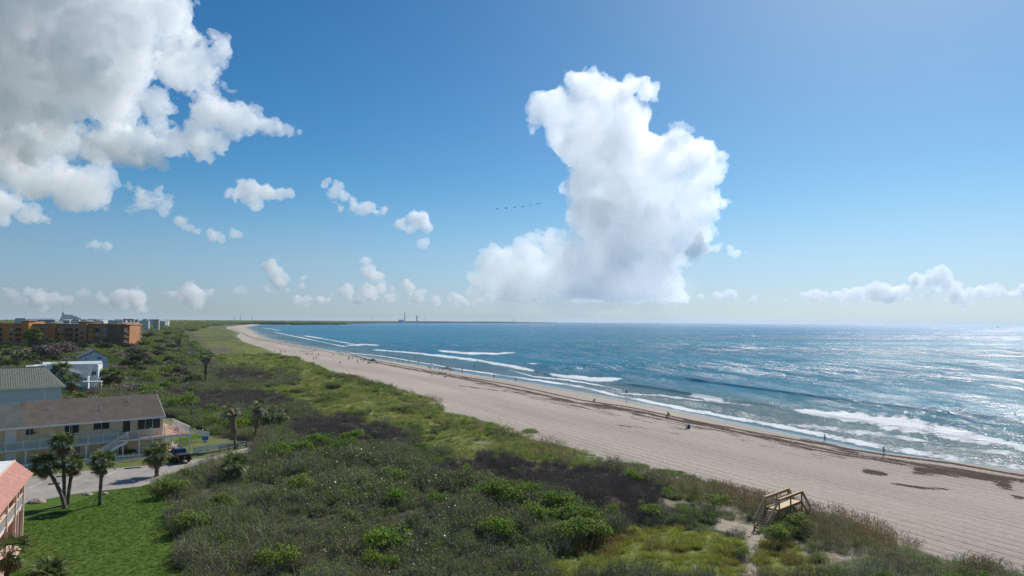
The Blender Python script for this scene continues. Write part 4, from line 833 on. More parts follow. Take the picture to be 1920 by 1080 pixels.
cr = t.n('TexVoronoi', feature='DISTANCE_TO_EDGE'); cr.inputs['Scale'].default_value = .35; t.l(P, cr.inputs['Vector']); c = t.mix(t.mr(cr.outputs['Distance'], 0, .02, .5, 0), c, (.13, .115, .105))
bs = t.bsdf(Base_Color=c, Roughness=.92, Specular_IOR_Level=.25); t.l(t.bump(t.noise(14, P, 4), .02), bs.inputs['Normal']); ASPH = t.done(bs.outputs[0])
lot = tag(sheet('parking_lot', LOT, GZ + .0, ASPH), kind='structure')
LAWN = FP([(-300, 1012), (0, 954), (45, 945), (140, 927), (200, 920), (262, 913), (292, 906), (320, 925), (330, 960), (332, 1000), (345, 1040), (350, 1090), (340, 1200), (-300, 1200)])
lawn = tag(sheet('lawn', LAWN, GZ + .02, grass_mat('mown_lawn', (.072, .13, .013), (.082, .14, .015), (.10, .14, .022), .94)), kind='structure')
nl = 16000; lx = rv.uniform(-50, -26, nl); ly = rv.uniform(52, 88, nl); LP = np.array(LAWN); m = inpoly(lx, ly, LAWN); lx = lx[m]; ly = ly[m]; nl = len(lx)
def P_lawn(i):
    g = VG(500 + i); g.blades(34, .22, .085, .014, 0, .6); return g.mesh('tuft', [M_LAWN])
gn_scatter('lawn_grass', np.stack([lx, ly, np.full(nl, GZ + .02)], 1), np.stack([0 * lx, 0 * lx, rv.uniform(0, 6.28, nl)], 1), np.repeat(rv.uniform(.4, .8, nl), 3).reshape(-1, 3), rv.integers(0, 3, nl), proto_coll('lawn_tufts', [P_lawn(i) for i in range(3)]), 'short mown green grass of the lawn')
WHT = mat('white_paint', (.78, .78, .76), .5, .05, 2); LINE = mat('faded_line_paint', (.62, .60, .55), .8, .2, 3, dirt=(.35, .32, .29))
for i, (a, b) in enumerate([((55, 915), (86, 901)), ((131, 903), (152, 893)), ((197, 893), (218, 883)), ((262, 884), (282, 876)), ((302, 893), (318, 884))]):
    p, q = Vector(flat(*a, GZ)), Vector(flat(*b, GZ)); mb = MB(); mb.bar(p + Vector((0, 0, .004)), q + Vector((0, 0, .004)), .11, .006); o = mb.build('stall_line', LINE, lot)
CONC = mat('dark_concrete', (.13, .115, .10), .9, .25, 3)
for i, ((a, b), lb_) in enumerate([(((106, 895), (134, 892)), 'dark wheel stop behind the palm clump, leftmost one'), (((170, 887.5), (200, 885.5)), 'wheel stop above the single straight palm'), (((233, 879.5), (264, 877)), 'wheel stop nearest the black truck'), (((90, 909), (113, 907)), 'low stub of a wheel stop lying nearest the lawn')]):
    p, q = Vector(flat(*a, GZ)), Vector(flat(*b, GZ)); d = (q - p).normalized(); nrm = Vector((-d.y, d.x, 0)); mb = MB()
    mb.prism([p - nrm * .1, p + nrm * .1, p + nrm * .06 + Vector((0, 0, .15)), p - nrm * .06 + Vector((0, 0, .15))], q - p); tag(mb.build('wheel_stop', CONC), lb_, 'wheel stop', 'wheel stops of the parking lot')
def rock(px, py, r, lb_):
    bm = bmesh.new(); bmesh.ops.create_icosphere(bm, subdivisions=3, radius=r)
    for v in bm.verts: k = 1 + .35 * (float(fbm2(v.co.x * 2 / r + px, v.co.y * 2 / r + v.co.z / r)) - .5) * 2; v.co = Vector((v.co.x * 1.5 * k, v.co.y * k, v.co.z * .55 * k))
    me = bpy.data.meshes.new('rock'); bm.to_mesh(me); bm.free(); o = link('rock', me, [mat('weathered_rock', (.34, .29, .22), .9, .35, 2, .06, 6)]); o.location = P3(px, py); tag(o, lb_, 'rock')
rock(69, 942, .75, 'grey boulder at the lawn edge beside the pink building'); rock(164, 928, .42, 'pale stone at the lawn edge between the palms'); rock(196, 926, .38, 'small stone at the lawn edge right of the single palm')
# ------------------------------------------------------------------ frames and openings
class Frame:
    def __init__(s, name, org, ang, label, cat='building', group=None):
        s.o = np.array(org, float); s.a = ang; s.u = np.array([math.cos(ang), math.sin(ang), 0]); s.v = np.array([-math.sin(ang), math.cos(ang), 0])
        s.root = empty(name, tuple(org), ang); tag(s.root, label, cat, group)
    def loc(s, px, py, y):
        """picture point -> (x, z) on the plane local y = const"""
        d = rayd(px, py); p0 = s.o + s.v * y; t = ((p0 - CAM) @ s.v) / (d @ s.v); q = CAM + d * t - s.o; return float(q @ s.u), float(q[2])
GLASS = mat('dark_window_glass', (.035, .045, .055), .08, .3, 1, spec=.9)
SCREEN = mat('screened_opening', (.06, .065, .07), .5, .3, 2)
TRIM = mat('cream_trim', (.70, .65, .54), .6, .06, 2); CURT = mat('pale_blind', (.5, .52, .52), .7, .08, 3)
def window(fr, x0, z0, x1, z1, y, frame=TRIM, pane=GLASS, cols=1, name='window', t=.09, out=-1):
    """trim proud of the wall, panes set back in it; out = direction of the outside along y"""
    f = MB(); a = y + out * .05; b = y - out * .02; ya, yb = min(a, b), max(a, b)
    f.box(x0, ya, z1 - t, x1, yb, z1); f.box(x0, ya, z0, x1, yb, z0 + t); f.box(x0, ya, z0 + t, x0 + t, yb, z1 - t); f.box(x1 - t, ya, z0 + t, x1, yb, z1 - t)
    w = (x1 - x0 - 2 * t) / cols
    for i in range(1, cols): f.box(x0 + t + w * i - .03, ya, z0 + t, x0 + t + w * i + .03, yb, z1 - t)
    o = f.build(name, frame, fr.root)
    p = MB(); ly = y + out * .015; l2 = y + out * .004; p.box(x0 + t, min(ly, l2), z0 + t, x1 - t, max(ly, l2), z1 - t); p.build('pane', pane, o); return o
# ------------------------------------------------------------------ the yellow motel house
A40 = math.atan2(.643, .766)
yh = Frame('motel_house', (-68.2, 97, GZ), A40, 'long yellow two storey house with brown shingle roof and white balcony'); R_ = yh.root
YEL = mat('yellow_stucco', (.76, .59, .36), .85, .08, 1.2, .01, 20, dirt=(.5, .38, .19))
BROWN = mat('brown_shingles', (.155, .125, .105), .95, .14, .7, .02, 14); GREYR = mat('grey_green_shingles', (.125, .13, .115), .95, .14, .7, .02, 14)
XR = yh.loc(305, 815, 1.4)[0]; XL = -16
ez = yh.loc(166, 792, .3)[1]; rz_ = yh.loc(166, 746, 6.2)[1]; xe = yh.loc(310, 780, .3)[0]; xs = yh.loc(46, 802, .3)[0]
MB().box(XL, 1.4, 0, XR, 11, ez - .12).build('wall', YEL, R_)
MB().prism([(XR - .2, 1.4, ez - .12), (XR - .2, 11, ez - .12), (XR - .2, 6.2, rz_ - .2)], (.2, 0, 0)).build('gable_wall', YEL, R_)
def gable_roof(root, x0, x1, y0, yr, y1, ze, zr, m, name='roof', th=.14, courses=0, cm=None):
    b = MB()
    if not courses: b.prism([(x0, y0, ze), (x0, yr, zr), (x0, yr, zr - th * 1.3), (x0, y0, ze - th)], (x1 - x0, 0, 0)); b.prism([(x0, yr, zr), (x0, y1, ze), (x0, y1, ze - th), (x0, yr, zr - th * 1.3)], (x1 - x0, 0, 0))
    else:
        for (ya, yb) in ((y0, yr), (y1, yr)):
            for k in range(courses):
                f0, f1 = k / courses, (k + 1) / courses; a = (ya + (yb - ya) * f0, ze + (zr - ze) * f0); c = (ya + (yb - ya) * f1, ze + (zr - ze) * f1); e = .035
                b.prism([(x0, a[0], a[1] + e), (x0, c[0], c[1] + .004), (x0, c[0], c[1] - th), (x0, a[0], a[1] - th)], (x1 - x0, 0, 0))
    return b.build(name, m, root)
rf = gable_roof(R_, xs, xe, .25, 6.2, 11.6, ez, rz_, BROWN, courses=26)
r2 = gable_roof(R_, XL, xs - .004, -.15, 6.1, 11.5, ez + .05, rz_ - .1, GREYR, courses=26); r2['label'] = 'greyer left section of the roof'
MB().box(xs, .17, ez - .2, xe, .245, ez + .01).build('fascia', WHT, R_); MB().box(XL, -.24, ez - .16, xs, -.16, ez + .05).build('fascia', WHT, R_)
q = MB(); q.bar((xe + .02, .25, ez - .08), (xe + .02, 6.2, rz_ - .08), .05, .2); q.bar((xe + .02, 11.6, ez - .08), (xe + .02, 6.2, rz_ - .08), .05, .2); q.build('bargeboard', WHT, R_)
for (x0, y0, x1, y1, cols, pane, fr_, nm) in [(47, 804, 64, 816, 2, SCREEN, TRIM, 'window'), (120, 797, 149, 812.5, 2, GLASS, TRIM, 'window'), (174, 792, 206, 804.5, 2, GLASS, TRIM, 'window'), (257, 786, 301, 803, 3, GLASS, TRIM, 'sliding_door'), (229, 788, 245, 810, 1, GLASS, TRIM, 'door'), (9, 805, 31, 832, 1, WHT, TRIM, 'door')]:
    a = yh.loc(x0, y0, 1.4); b = yh.loc(x1, y1, 1.4); window(yh, a[0], max(2.82 if 'door' in nm else 0, min(b[1], a[1] - .9)), b[0], min(a[1], ez - .25), 1.4, fr_, pane, cols, nm)
for (x0, y0, x1, y1, cols, pane, nm) in [(124, 838, 152, 850, 2, GLASS, 'window'), (8, 848, 31, 865, 1, WHT, 'door'), (222, 836, 240, 852, 2, GLASS, 'window')]:
    a = yh.loc(x0, y0, 1.4); b = yh.loc(x1, y1, 1.4); window(yh, a[0], max(.05, b[1]), b[0], min(a[1], 2.3), 1.4, TRIM, pane, cols, nm)
FZ = 2.8; RH = 4.0
xd0 = yh.loc(222, 812, 0)[0]; XD = 21.6; DY = 11.0
MB().box(XL, 0, FZ - .28, xd0, 1.398, FZ).build('balcony_floor', mat('balcony_slab', (.62, .6, .56), .8, .08, 2), R_)
PINKD = mat('orange_pink_deck_boards', (.52, .30, .20), .8, .15, 3)
bx0 = xd0 + .003
for k in range(int((XD - bx0) / .30)):   # deck boards laid front to back
    x = bx0 + k * .30; MB().box(x, 0, FZ - .06, x + .28, (1.397 if x < XR else DY), FZ).build('deck_board', PINKD, R_)
MB().box(xd0 + .003, -.06, FZ - .32, XD + .06, -.003, FZ - .03).build('deck_beam', WHT, R_); MB().box(XD - .0, 0, FZ - .32, XD + .06, DY, FZ - .03).build('deck_beam', WHT, R_)
q = MB(); q.box(bx0, .05, FZ - .25, XD - .05, 1.39, FZ - .065); q.box(XR + .02, 1.39, FZ - .25, XD - .05, DY - .05, FZ - .065); q.build('deck_frame', mat('weathered_joists', (.3, .25, .2), .9), R_)
def railing(root, p, q, h0, h1, post=2.0, gap=.13, m=WHT, base=.12, name='railing'):
    """one length of railing: posts, two rails, balusters; h0/h1 = walking level at both ends"""
    p = Vector((*p, 0)); q = Vector((*q, 0)); L = (q - p).length; up = Vector((0, 0, 1)); r = empty(name, (0, 0, 0), 0, root)
    at = lambda f, z: p.lerp(q, f) + up * (h0 + (h1 - h0) * f + z)
    b = MB(); b.bar(at(0, 1.1), at(1, 1.1), .07, .05); b.build('top_rail', m, r); b = MB(); b.bar(at(0, base), at(1, base), .05, .05); b.build('bottom_rail', m, r)
    n = max(1, round(L / post))
    for i in range(n + 1): b = MB(); b.bar(at(i / n, 0), at(i / n, 1.13), .09); b.build('post', m, r)
    b = MB(); k = int(L / gap)
    for i in range(1, k): b.bar(at(i / k, base), at(i / k, 1.1), .028)
    b.build('balusters', m, r, 'stuff'); return r
xs_top = xd0; xs_bot = yh.loc(168, 862, -1.1)[0]
railing(R_, (XL, .05), (xs_top, .05), FZ, FZ); railing(R_, (xs_top + 1.2, .05), (xs_top + 4.4, .05), FZ, FZ); railing(R_, (xs_top + 4.5, .05), (XD, .05), FZ, FZ)
railing(R_, (XD, .05), (XD, DY), FZ, FZ); railing(R_, (XR + .2, DY), (XD, DY), FZ, FZ)
MB().box(xs_top + 4.35, -.1, FZ, xs_top + 4.6, .15, RH + .25).build('corner_post', WHT, R_)
for x in [-14, -7.3, 0, 7.3, 12.1, 14.3, XD]: MB().box(x - .09, 0, 0, x + .09, .18, FZ - .33).build('support_post', WHT, R_)
for x, y in [(XD - .1, 5.5), (XD - .1, DY - .2), (XR + 1.2, 5.5), (16.2, .3)]: MB().box(x - .09, y - .09, 0, x + .09, y + .09, FZ - .33).build('support_post', WHT, R_)
# flight of stairs down to the left in front of the balcony
n = 14; st = empty('staircase', (0, 0, 0), 0, R_)
for i in range(n):
    f = (i + 1) / (n + 1); x = xs_top + 1.1 + (xs_bot - xs_top - 1.1) * f; z = FZ * (1 - f); MB().box(x - .16, -1.15, z - .05, x + .16, -.08, z).build('tread', mat('stair_boards', (.45, .40, .34), .8), st)
for yy in (-1.2, -.06): b = MB(); b.bar((xs_top + 1.1, yy, FZ - .15), (xs_bot, yy, .05), .05, .28); b.build('stringer', WHT, st)
MB().box(xs_top, -1.2, FZ - .12, xs_top + 1.2, -.065, FZ).build('landing', PINKD, st)
railing(st, (xs_top + 1.1, -1.2), (xs_bot, -1.2), FZ, 0, 1.6); railing(st, (xs_top + 1.1, -.1), (xs_bot + 1.5, -.1), FZ, .75, 1.6)
railing(st, (xs_top + 1.1, -1.2), (xs_top + 1.2, -.1), FZ, FZ)
for i, (x, y) in enumerate([(3, 4.0), (9.5, 3.0), (13.5, 4.6), (-6, 3.6)]):
    zz = ez + (rz_ - ez) * (y - .25) / 5.95; MB().tube([(x, y, zz - .2), (x, y, zz + .5)], .07, 8).build('roof_vent', mat('grey_metal_roofing', (.50, .53, .50), .45, .06, 1), R_)
for x in (-9.6, 5.3, 11.2): MB().tube([(x, 1.33, .1), (x, 1.33, ez - .2)], .045, 6).build('downpipe', WHT, R_)
for x in (2.2, 8.6): MB().box(x, .45, 0, x + .8, 1.2, .85).build('air_conditioner', mat('grey_plastic', (.3, .3, .3)), R_)
for x in (1.0, 6.2, 12.9): MB().box(x, 1.27, 4.6, x + .18, 1.39, 4.9).build('wall_lamp', mat('dark_metal', (.04, .04, .045), .5), R_)
# a line of things on the upper deck and below
def to_w(fr, x, y, z): return Vector(tuple(fr.o + fr.u * x + fr.v * y + np.array([0, 0, z])))
def chair(loc, rz, lb_, m=WHT, s=1.0):
    r = empty('garden_chair', loc, rz); r.scale = (s, s, s); tag(r, lb_, 'chair')
    b = MB(); [b.box(-.28, -.3 + i * .11, .36, .28, -.3 + i * .11 + .09, .39) for i in range(5)]; b.build('seat', m, r)
    b = MB()
    for i in range(5): b.bar((-.26 + i * .13, .25, .38), (-.30 + i * .15, .5, 1.02), .09, .02)
    b.build('backrest', m, r)
    for sx in (-1, 1):
        b = MB(); b.box(sx * .33 - .05, -.38, .56, sx * .33 + .05, .4, .59); b.build('armrest', m, r)
        for y0 in (-.34, .3): b = MB(); b.box(sx * .31 - .03, y0 - .03, 0, sx * .31 + .03, y0 + .03, .56); b.build('leg', m, r)
c_ = P3(321, 841); chair(c_, 2.4, 'white slatted garden chair under the raised deck beside the palm'); chair(P3(328, 840), 1.9, 'second white garden chair under the raised deck, nearer the truck')
chair(to_w(yh, xs_top - 5, .8, FZ), 3.4, 'grey chair on the balcony behind the white balusters', mat('grey_plastic', (.3, .3, .3)), .9)
chair(to_w(yh, XD - 1.6, 8.5, FZ), 2.4, 'white lounge chair at the far end of the orange deck'); chair(to_w(yh, XD - 1.4, 2.6, FZ), .4, 'brown chair on the orange deck near the front rail', mat('brown_resin', (.2, .1, .06)), .8)
tag(sheet('patio', [to_w(yh, a, b, 0)[:2] for a, b in [(13, -1.5), (21, -1.5), (21, 7), (16.8, 7), (16.8, 1.3), (13, 1.3)]], GZ + .03, mat('pink_pavers', (.42, .27, .2), .9, .2, 4, .02, 8)), kind='structure')
hd = VG(700); hd.leaves(hd.dome(900, 1.6, 1.5, 10), .12, 0, .5); hm = hd.mesh('hedge', [M_BRIGHT])
for i, (px, py, lb_) in enumerate([(343, 838, 'bright green clipped hedge under the raised deck, left part'), (352, 834, 'bright green clipped hedge under the raised deck, middle part'), (368, 830, 'bright green hedge right of the deck corner post')]):
    o = bpy.data.objects.new('hedge', hm); COL.objects.link(o); o.location = P3(px, py - 2); tag(o, lb_, 'hedge', 'hedge by the deck')
for i, (px, py, s, lb_) in enumerate([(205, 862, .8, 'dark shrub under the stairs of the yellow house'), (146, 866, .8, 'dark shrub below the ground floor window of the yellow house'), (240, 855, .9, 'tropical dark green shrub under the balcony'), (250, 853, .8, 'dark green shrub between the balcony posts'), (82, 878, 1.2, 'dark bushy shrub behind the leaning palm'), (320, 868, .6, 'yellow green weeds beside the truck'), (308, 872, .5, 'straw coloured weeds by the fence end')]):
    o = bpy.data.objects.new('shrub', DK[i % 2 if i < 5 else 2]); COL.objects.link(o); o.location = P3(px, py); o.scale = (s, s, s); tag(o, lb_, 'shrub', 'shrubs around the yellow house')
# blue board on a post
r = empty('blue_sign', P3(384, 838), .5); tag(r, 'small blue board with a pale lower panel standing on a post in the yard', 'sign')
MB().box(-.04, 0, 0, .04, .06, 1.2).build('post', WHT, r); MB().box(-.5, -.03, 1.1, .5, 0, 1.75).build('board', mat('blue_board', (.03, .2, .5), .5), r); MB().box(-.35, -.03, .7, .35, 0, 1.05).build('panel', mat('pale_panel', (.5, .45, .42), .7), r)
# picket fences
def picket(p, q, lb_, h=1.0, gap=.16, spacing=2.3):
    p = Vector(p); q = Vector(q); L = (q - p).length; d = (q - p).normalized(); r = empty('picket_fence', p, math.atan2(d.y, d.x)); tag(r, lb_, 'fence', 'white picket fences')
    for z in (.3, .75): MB().box(0, -.02, z, L, .02, z + .07).build('rail', WHT, r)
    b = MB()
    for i in range(int(L / gap)): x = i * gap + .04; b.prism([(x, -.045, .08), (x + .075, -.045, .08), (x + .075, -.045, h - .05), (x + .0375, -.045, h), (x, -.045, h - .05)], (0, .02, 0))
    b.build('pickets', WHT, r, 'stuff')
    for i in range(int(L / spacing) + 1): x = min(L, i * spacing); MB().box(x - .06, -.05, 0, x + .06, .06, h + .1).prism([(x - .08, -.07, h + .1), (x + .08, -.07, h + .1), (x, 0, h + .24)], (0, .14, 0)).build('post', WHT, r)
picket(P3(-60, 893), P3(140, 874), 'white picket fence behind the palm clump, leftmost stretch'); picket(P3(140, 874), P3(205, 868), 'white picket fence between the palms in front of the stairs'); picket(P3(216, 867), P3(276, 862), 'white picket fence in front of the balcony posts'); picket(P3(280, 863), P3(345, 853), 'white picket fence behind the black truck')
picket(P3(363, 850.5), P3(462, 837), 'white picket fence right of the deck corner'); picket(P3(364, 816), P3(394, 820), 'short picket fence seen beyond the deck corner')
DW = mat('dark_weathered_wood', (.09, .075, .06), .9, .25, 6)
r = empty('wooden_rail', P3(412, 849), 0); tag(r, 'dark low wooden rail on posts beside the lot end', 'rail'); e1 = P3(462, 838) - P3(412, 849)
for z, w in ((.75, .16), (.35, .12)): b = MB(); b.bar((0, 0, z), e1 + Vector((0, 0, z)), .06, w); b.build('beam', DW, r)
for f in (0, .33, .66, 1): b = MB(); b.bar(e1 * f, e1 * f + Vector((0, 0, .85)), .14); b.build('post', DW, r)
# ------------------------------------------------------------------ black pickup truck
def truck():
    r = empty('pickup_truck', P3(346, 869.5), A40 + math.pi / 2 + .04); tag(r, 'black pickup truck parked nose to the fence, tailgate to the camera', 'pickup truck')
    BK = mat('black_car_paint', (.012, .013, .016), .18, .2, 1, spec=.8); RUB = mat('tyre_rubber', (.02, .02, .02), .85); CH = mat('chrome', (.6, .6, .62), .2, .05, metal=1); RED = mat('red_lens', (.35, .02, .015), .2, .1, spec=.8); W2 = mat('lamp_white', (.7, .68, .66), .3)
    # local: +x forward, y left, rear face at x=0
    def prof(pts, y0, y1, m, name, par=r): b = MB(); b.prism([(x, y0, z) for x, z in pts], (0, y1 - y0, 0)); return b.build(name, m, par)
    body = prof([(0.05, .55), (0, 1.1), (.03, 1.28), (1.95, 1.30), (2.0, 1.18), (3.9, 1.18), (5.4, 1.08), (5.6, .95), (5.62, .5), (5.1, .42), (.3, .42)], -.98, .98, BK, 'body')
    md = body.modifiers.new('bevel', 'BEVEL'); md.width = .06; md.segments = 3
    cab = MB(); V = [(1.95, -.93, 1.2), (1.95, .93, 1.2), (4.25, .93, 1.2), (4.25, -.93, 1.2), (2.15, -.74, 1.86), (2.15, .74, 1.86), (3.45, .74, 1.86), (3.45, -.74, 1.86)]; cab.add(V, [(0, 1, 2, 3), (4, 5, 6, 7), (0, 1, 5, 4), (1, 2, 6, 5), (2, 3, 7, 6), (3, 0, 4, 7)]); c = cab.build('cab', BK, r); md = c.modifiers.new('bevel', 'BEVEL'); md.width = .07; md.segments = 3
    def on(f0, f1, g0, g1, A, B, C_, D, m, nm, off):
        A, B, C_, D = map(Vector, (A, B, C_, D)); P = lambda f, g: A.lerp(B, f).lerp(D.lerp(C_, f), g); nrm = (B - A).cross(D - A).normalized() * off; b = MB(); b.prism([P(f0, g0) + nrm * 1, P(f1, g0) + nrm, P(f1, g1) + nrm, P(f0, g1) + nrm], nrm * .5); b.build(nm, m, r)
    on(.1, .9, .22, .88, V[0], V[1], V[5], V[4], GLASS, 'rear_window', -.02)
    for s_, (a, b_, c1, d1) in ((1, (V[0], V[3], V[7], V[4])), (-1, (V[1], V[2], V[6], V[5]))):
        on(.08, .45, .25, .85, a, b_, c1, d1, GLASS, 'side_window', .02 * s_); on(.5, .85, .25, .85, a, b_, c1, d1, GLASS, 'side_window', .02 * s_)
    on(.08, .92, .12, .9, V[2], V[3], V[7], V[6], GLASS, 'windscreen', -.02)
    MB().box(.12, -.82, 1.285, 1.85, .82, 1.31).build('bed_cover', mat('black_vinyl', (.03, .03, .032), .6), r)
    tg = MB().box(-.02, -.80, .72, .03, .80, 1.24).build('tailgate', BK, r); MB().box(-.045, -.13, 1.08, -.02, .13, 1.15).build('handle', CH, tg); MB().box(-.03, -.10, .88, -.02, .10, 1.0).build('badge', CH, tg)
    for s_ in (-1, 1):
        l = MB().box(-.025, s_ * .9 - .085, .86, .10, s_ * .9 + .085, 1.26).build('tail_light', RED, r); MB().box(-.035, s_ * .9 - .05, .93, -.026, s_ * .9 + .05, 1.02).build('reversing_lamp', W2, l)
    MB().box(-.16, -.97, .48, .04, .97, .68).build('rear_bumper', CH if False else BK, r); MB().box(-.175, -.17, .52, -.16, .17, .64).build('number_plate', W2, r)
    for s_ in (-1, 1):
        MB().box(4.0, s_ * 1.0, 1.22, 4.2, s_ * 1.22, 1.42).build('mirror', BK, r)
        for x in (1.1, 4.75):
            w = MB(); w.tube([(x, s_ * .80, .40), (x, s_ * 1.02, .40)], .40, 20); wo = w.build('wheel', RUB, r); h = MB(); h.tube([(x, s_ * 1.0, .40), (x, s_ * 1.035, .40)], [.25, .2], 12); h.build('rim', mat('alloy_rim', (.4, .4, .4), .35, .1, metal=.8), wo)
truck()
# ------------------------------------------------------------------ pink building, lower left
pk = Frame('pink_building', (-46.6, 66.0, GZ), math.atan2(-.89, .46), 'pink two storey building with white flat roof and tiled mansard at the left edge')
PINK = mat('pink_stucco', (.56, .27, .21), .85, .08, 1.5, .01, 20); PEACH = mat('peach_trim', (.74, .56, .44), .7, .05, 2); PR = pk.root
L = 30
MB().box(.15, -14, 0, L, -1.7, 6.3).build('wall', PINK, PR); MB().box(0, -1.7, 0, .15, 0, 6.3).build('end_wall', PINK, PR)
MB().box(0, -1.69, 3.0, L, .02, 3.28).build('gallery_floor', PEACH, PR); MB().box(0, -2.4, -.05, L, .55, .06).build('ground_slab', mat('pale_pink_slab', (.6, .42, .36), .9, .1), PR)
mt_ = mat('salmon_mansard_tiles', (.46, .215, .165), .85, .16, 2.5, dirt=(.30, .17, .13))
ZM0, ZM1 = 6.1, 7.45
nr, nc = 6, int((L + .6) / .38)
for k in range(nr):      # courses of the mansard, each a row of tiles too small to pick apart
    f0, f1 = k / nr, (k + 1) / nr; b = MB()
    for j in range(nc):
        x = -.5 + j * .38; y0, z0 = .75 - 1.5 * f0, ZM0 + (ZM1 - ZM0) * f0; y1, z1 = .75 - 1.5 * f1, ZM0 + (ZM1 - ZM0) * f1; e = .035 + .012 * ((j * 7 + k * 3) % 5) / 5
        b.prism([(x, y0 + e, z0 + e * .6), (x, y1, z1), (x, y1 - .05, z1 - .05), (x, y0 - .03, z0 - .04)], (.368, 0, 0))
    b.build('tile_course', mt_, PR, 'stuff')
MB().prism([(-.52, .75, ZM0), (-.52, -.75, ZM1), (-.52, -14.5, ZM1), (-.52, -14.5, ZM0)], (.06, 0, 0)).build('end_fascia', mt_, PR); MB().box(-.46, -14.5, ZM0, L, .7, ZM0 + .06).build('soffit', PEACH, PR)
WR = mat('white_roof_membrane', (.74, .75, .73), .8, .08, .5, .01, 6, dirt=(.45, .46, .42))
MB().box(-.5, -14.6, ZM1 - .1, L, -.78, ZM1 + .04).build('roof', WR, PR); MB().box(-.5, -.80, ZM1 - .02, L, -.68, ZM1 + .10).build('roof_edge', PEACH, PR)
for i in range(8):
    x = i * 4.0; MB().box(x + .002, -.02, 0, x + .24, .2, ZM0 - .003).build('post', PEACH, PR)
    if i < 7:
        rr = empty('railing', (0, 0, 0), 0, PR); MB().box(x + .25, .03, 4.42, x + 3.99, .13, 4.5).build('top_rail', PEACH, rr); MB().box(x + .25, .05, 3.38, x + 3.99, .11, 3.44).build('bottom_rail', WHT, rr)
        for j in range(1, 12): MB().box(x + .25 + j * .312 - .03, .06, 3.44, x + .25 + j * .312 + .03, .10, 4.42).build('baluster', WHT, rr)
for i in range(7):
    x = i * 4.0; window(pk, x + 1.0, .1, x + 1.95, 2.2, -1.7, PEACH, WHT, 1, 'door', out=1); window(pk, x + 2.3, .9, x + 3.6, 2.1, -1.7, PEACH, GLASS, 2, 'window', out=1); window(pk, x + 1.0, 3.3, x + 1.95, 5.4, -1.7, PEACH, WHT, 1, 'door', out=1); window(pk, x + 2.3, 4.1, x + 3.6, 5.4, -1.7, PEACH, GLASS, 2, 'window', out=1)
MB().tube([(2.4, .1, 0), (2.4, .1, 6)], .05, 8).build('downpipe', WHT, PR)
q = MB(); r = empty('bicycle', to_w(pk, 2.9, -1.0, .06), pk.a); tag(r, 'dark bicycle leaning under the gallery of the pink building', 'bicycle'); DKM = mat('dark_metal', (.04, .04, .045), .5)
for x in (0, 1.05):
    w = MB(); w.tube([(x + .33 * math.cos(a), 0, .34 + .33 * math.sin(a)) for a in [i * math.pi / 10 for i in range(21)]], .018, 5, False); w.build('wheel', DKM, r)
w = MB()
for a, b in [((0, .34), (.35, .85)), ((.35, .85), (.5, .32)), ((.5, .32), (0, .34)), ((.38, .78), (.9, .8)), ((.5, .32), (.92, .72)), ((1.05, .34), (.88, .95))]: w.tube([(a[0], 0, a[1]), (b[0], 0, b[1])], .018, 6)
w.build('frame', DKM, r); MB().box(.24, -.07, .86, .46, .07, .92).build('saddle', DKM, r); w = MB(); w.tube([(.86, -.25, 1.0), (.88, 0, .96), (.86, .25, 1.0)], .015, 6); w.build('handlebar', DKM, r)
# ------------------------------------------------------------------ tiled roof house behind
th = Frame('tiled_roof_house', (-107, 142, GZ), A40, 'pale blue house with grey green tiled hip roof behind the yellow house'); T_ = th.root
TILE = mat('grey_green_roof_tiles', (.25, .255, .205), .85, .2, 3.5, .03, 10); BLUW = mat('pale_blue_stucco', (.62, .635, .66), .8, .05, 1)
el = th.loc(60, 727, -.6); zE = el[1]; xE = th.loc(124, 723, -.6)[0]; zR = th.loc(50, 689, 5.2)[1]; xRr = th.loc(85, 688, 5.2)[0]; x0 = -16
MB().box(x0, 0, -1, xE - .9, 10.5, zE - .1).build('wall', BLUW, T_); MB().box(xE - 1.0, -.1, -1, xE - .86, .1, zE - .12).build('corner_trim', WHT, T_); MB().box(xE - 3.9, -.03, -1, xE - 3.7, -.001, zE - .12).build('pilaster', WHT, T_)
cs = 20
def ring(f): return [(x0, -.6 + 5.8 * f, zE + (zR - zE) * f), (xE + (xRr - xE) * f, -.6 + 5.8 * f, zE + (zR - zE) * f), (xE + (xRr - xE) * f, 11.1 - 5.9 * f, zE + (zR - zE) * f), (x0, 11.1 - 5.9 * f, zE + (zR - zE) * f)]
for k in range(cs):
    a, b = ring(k / cs), ring((k + 1) / cs); up = Vector((0, 0, .05)); bb = MB(); A_ = [Vector(p) + up for p in a]; B_ = [Vector(p) for p in b]; C0 = [Vector(p) - up * 2 for p in a]
    V = A_ + B_ + C0; Fs = [(i, i + 1, i + 5, i + 4) for i in range(3)] + [(i, i + 1, i + 9, i + 8) for i in range(3)]
    bb.add(V, Fs); w = int(abs(xE - x0) / .42)
    for j in range(w): xx = x0 + j * .42; y0, z0 = a[0][1], a[0][2]; y1, z1 = b[0][1], b[0][2]; 
    for j in range(w):
        xx = x0 + j * .42
        if xx < a[1][0] - .6: bb.prism([(xx, a[0][1] - .01, a[0][2] + .075), (xx + .2, a[0][1] - .01, a[0][2] + .075), (xx + .2, a[0][1] - .01, a[0][2] + .04), (xx, a[0][1] - .01, a[0][2] + .04)], (0, b[0][1] - a[0][1], b[0][2] - a[0][2]))
    bb.build('tile_course', TILE, T_, 'stuff')
MB().box(x0, -.66, zE - .22, xE + .05, -.58, zE + .02).build('gutter', WHT, T_)
b = MB(); b.bar((x0, 5.2, zR + .05), (xRr, 5.2, zR + .05), .25, .15); b.build('ridge_cap', TILE, T_)
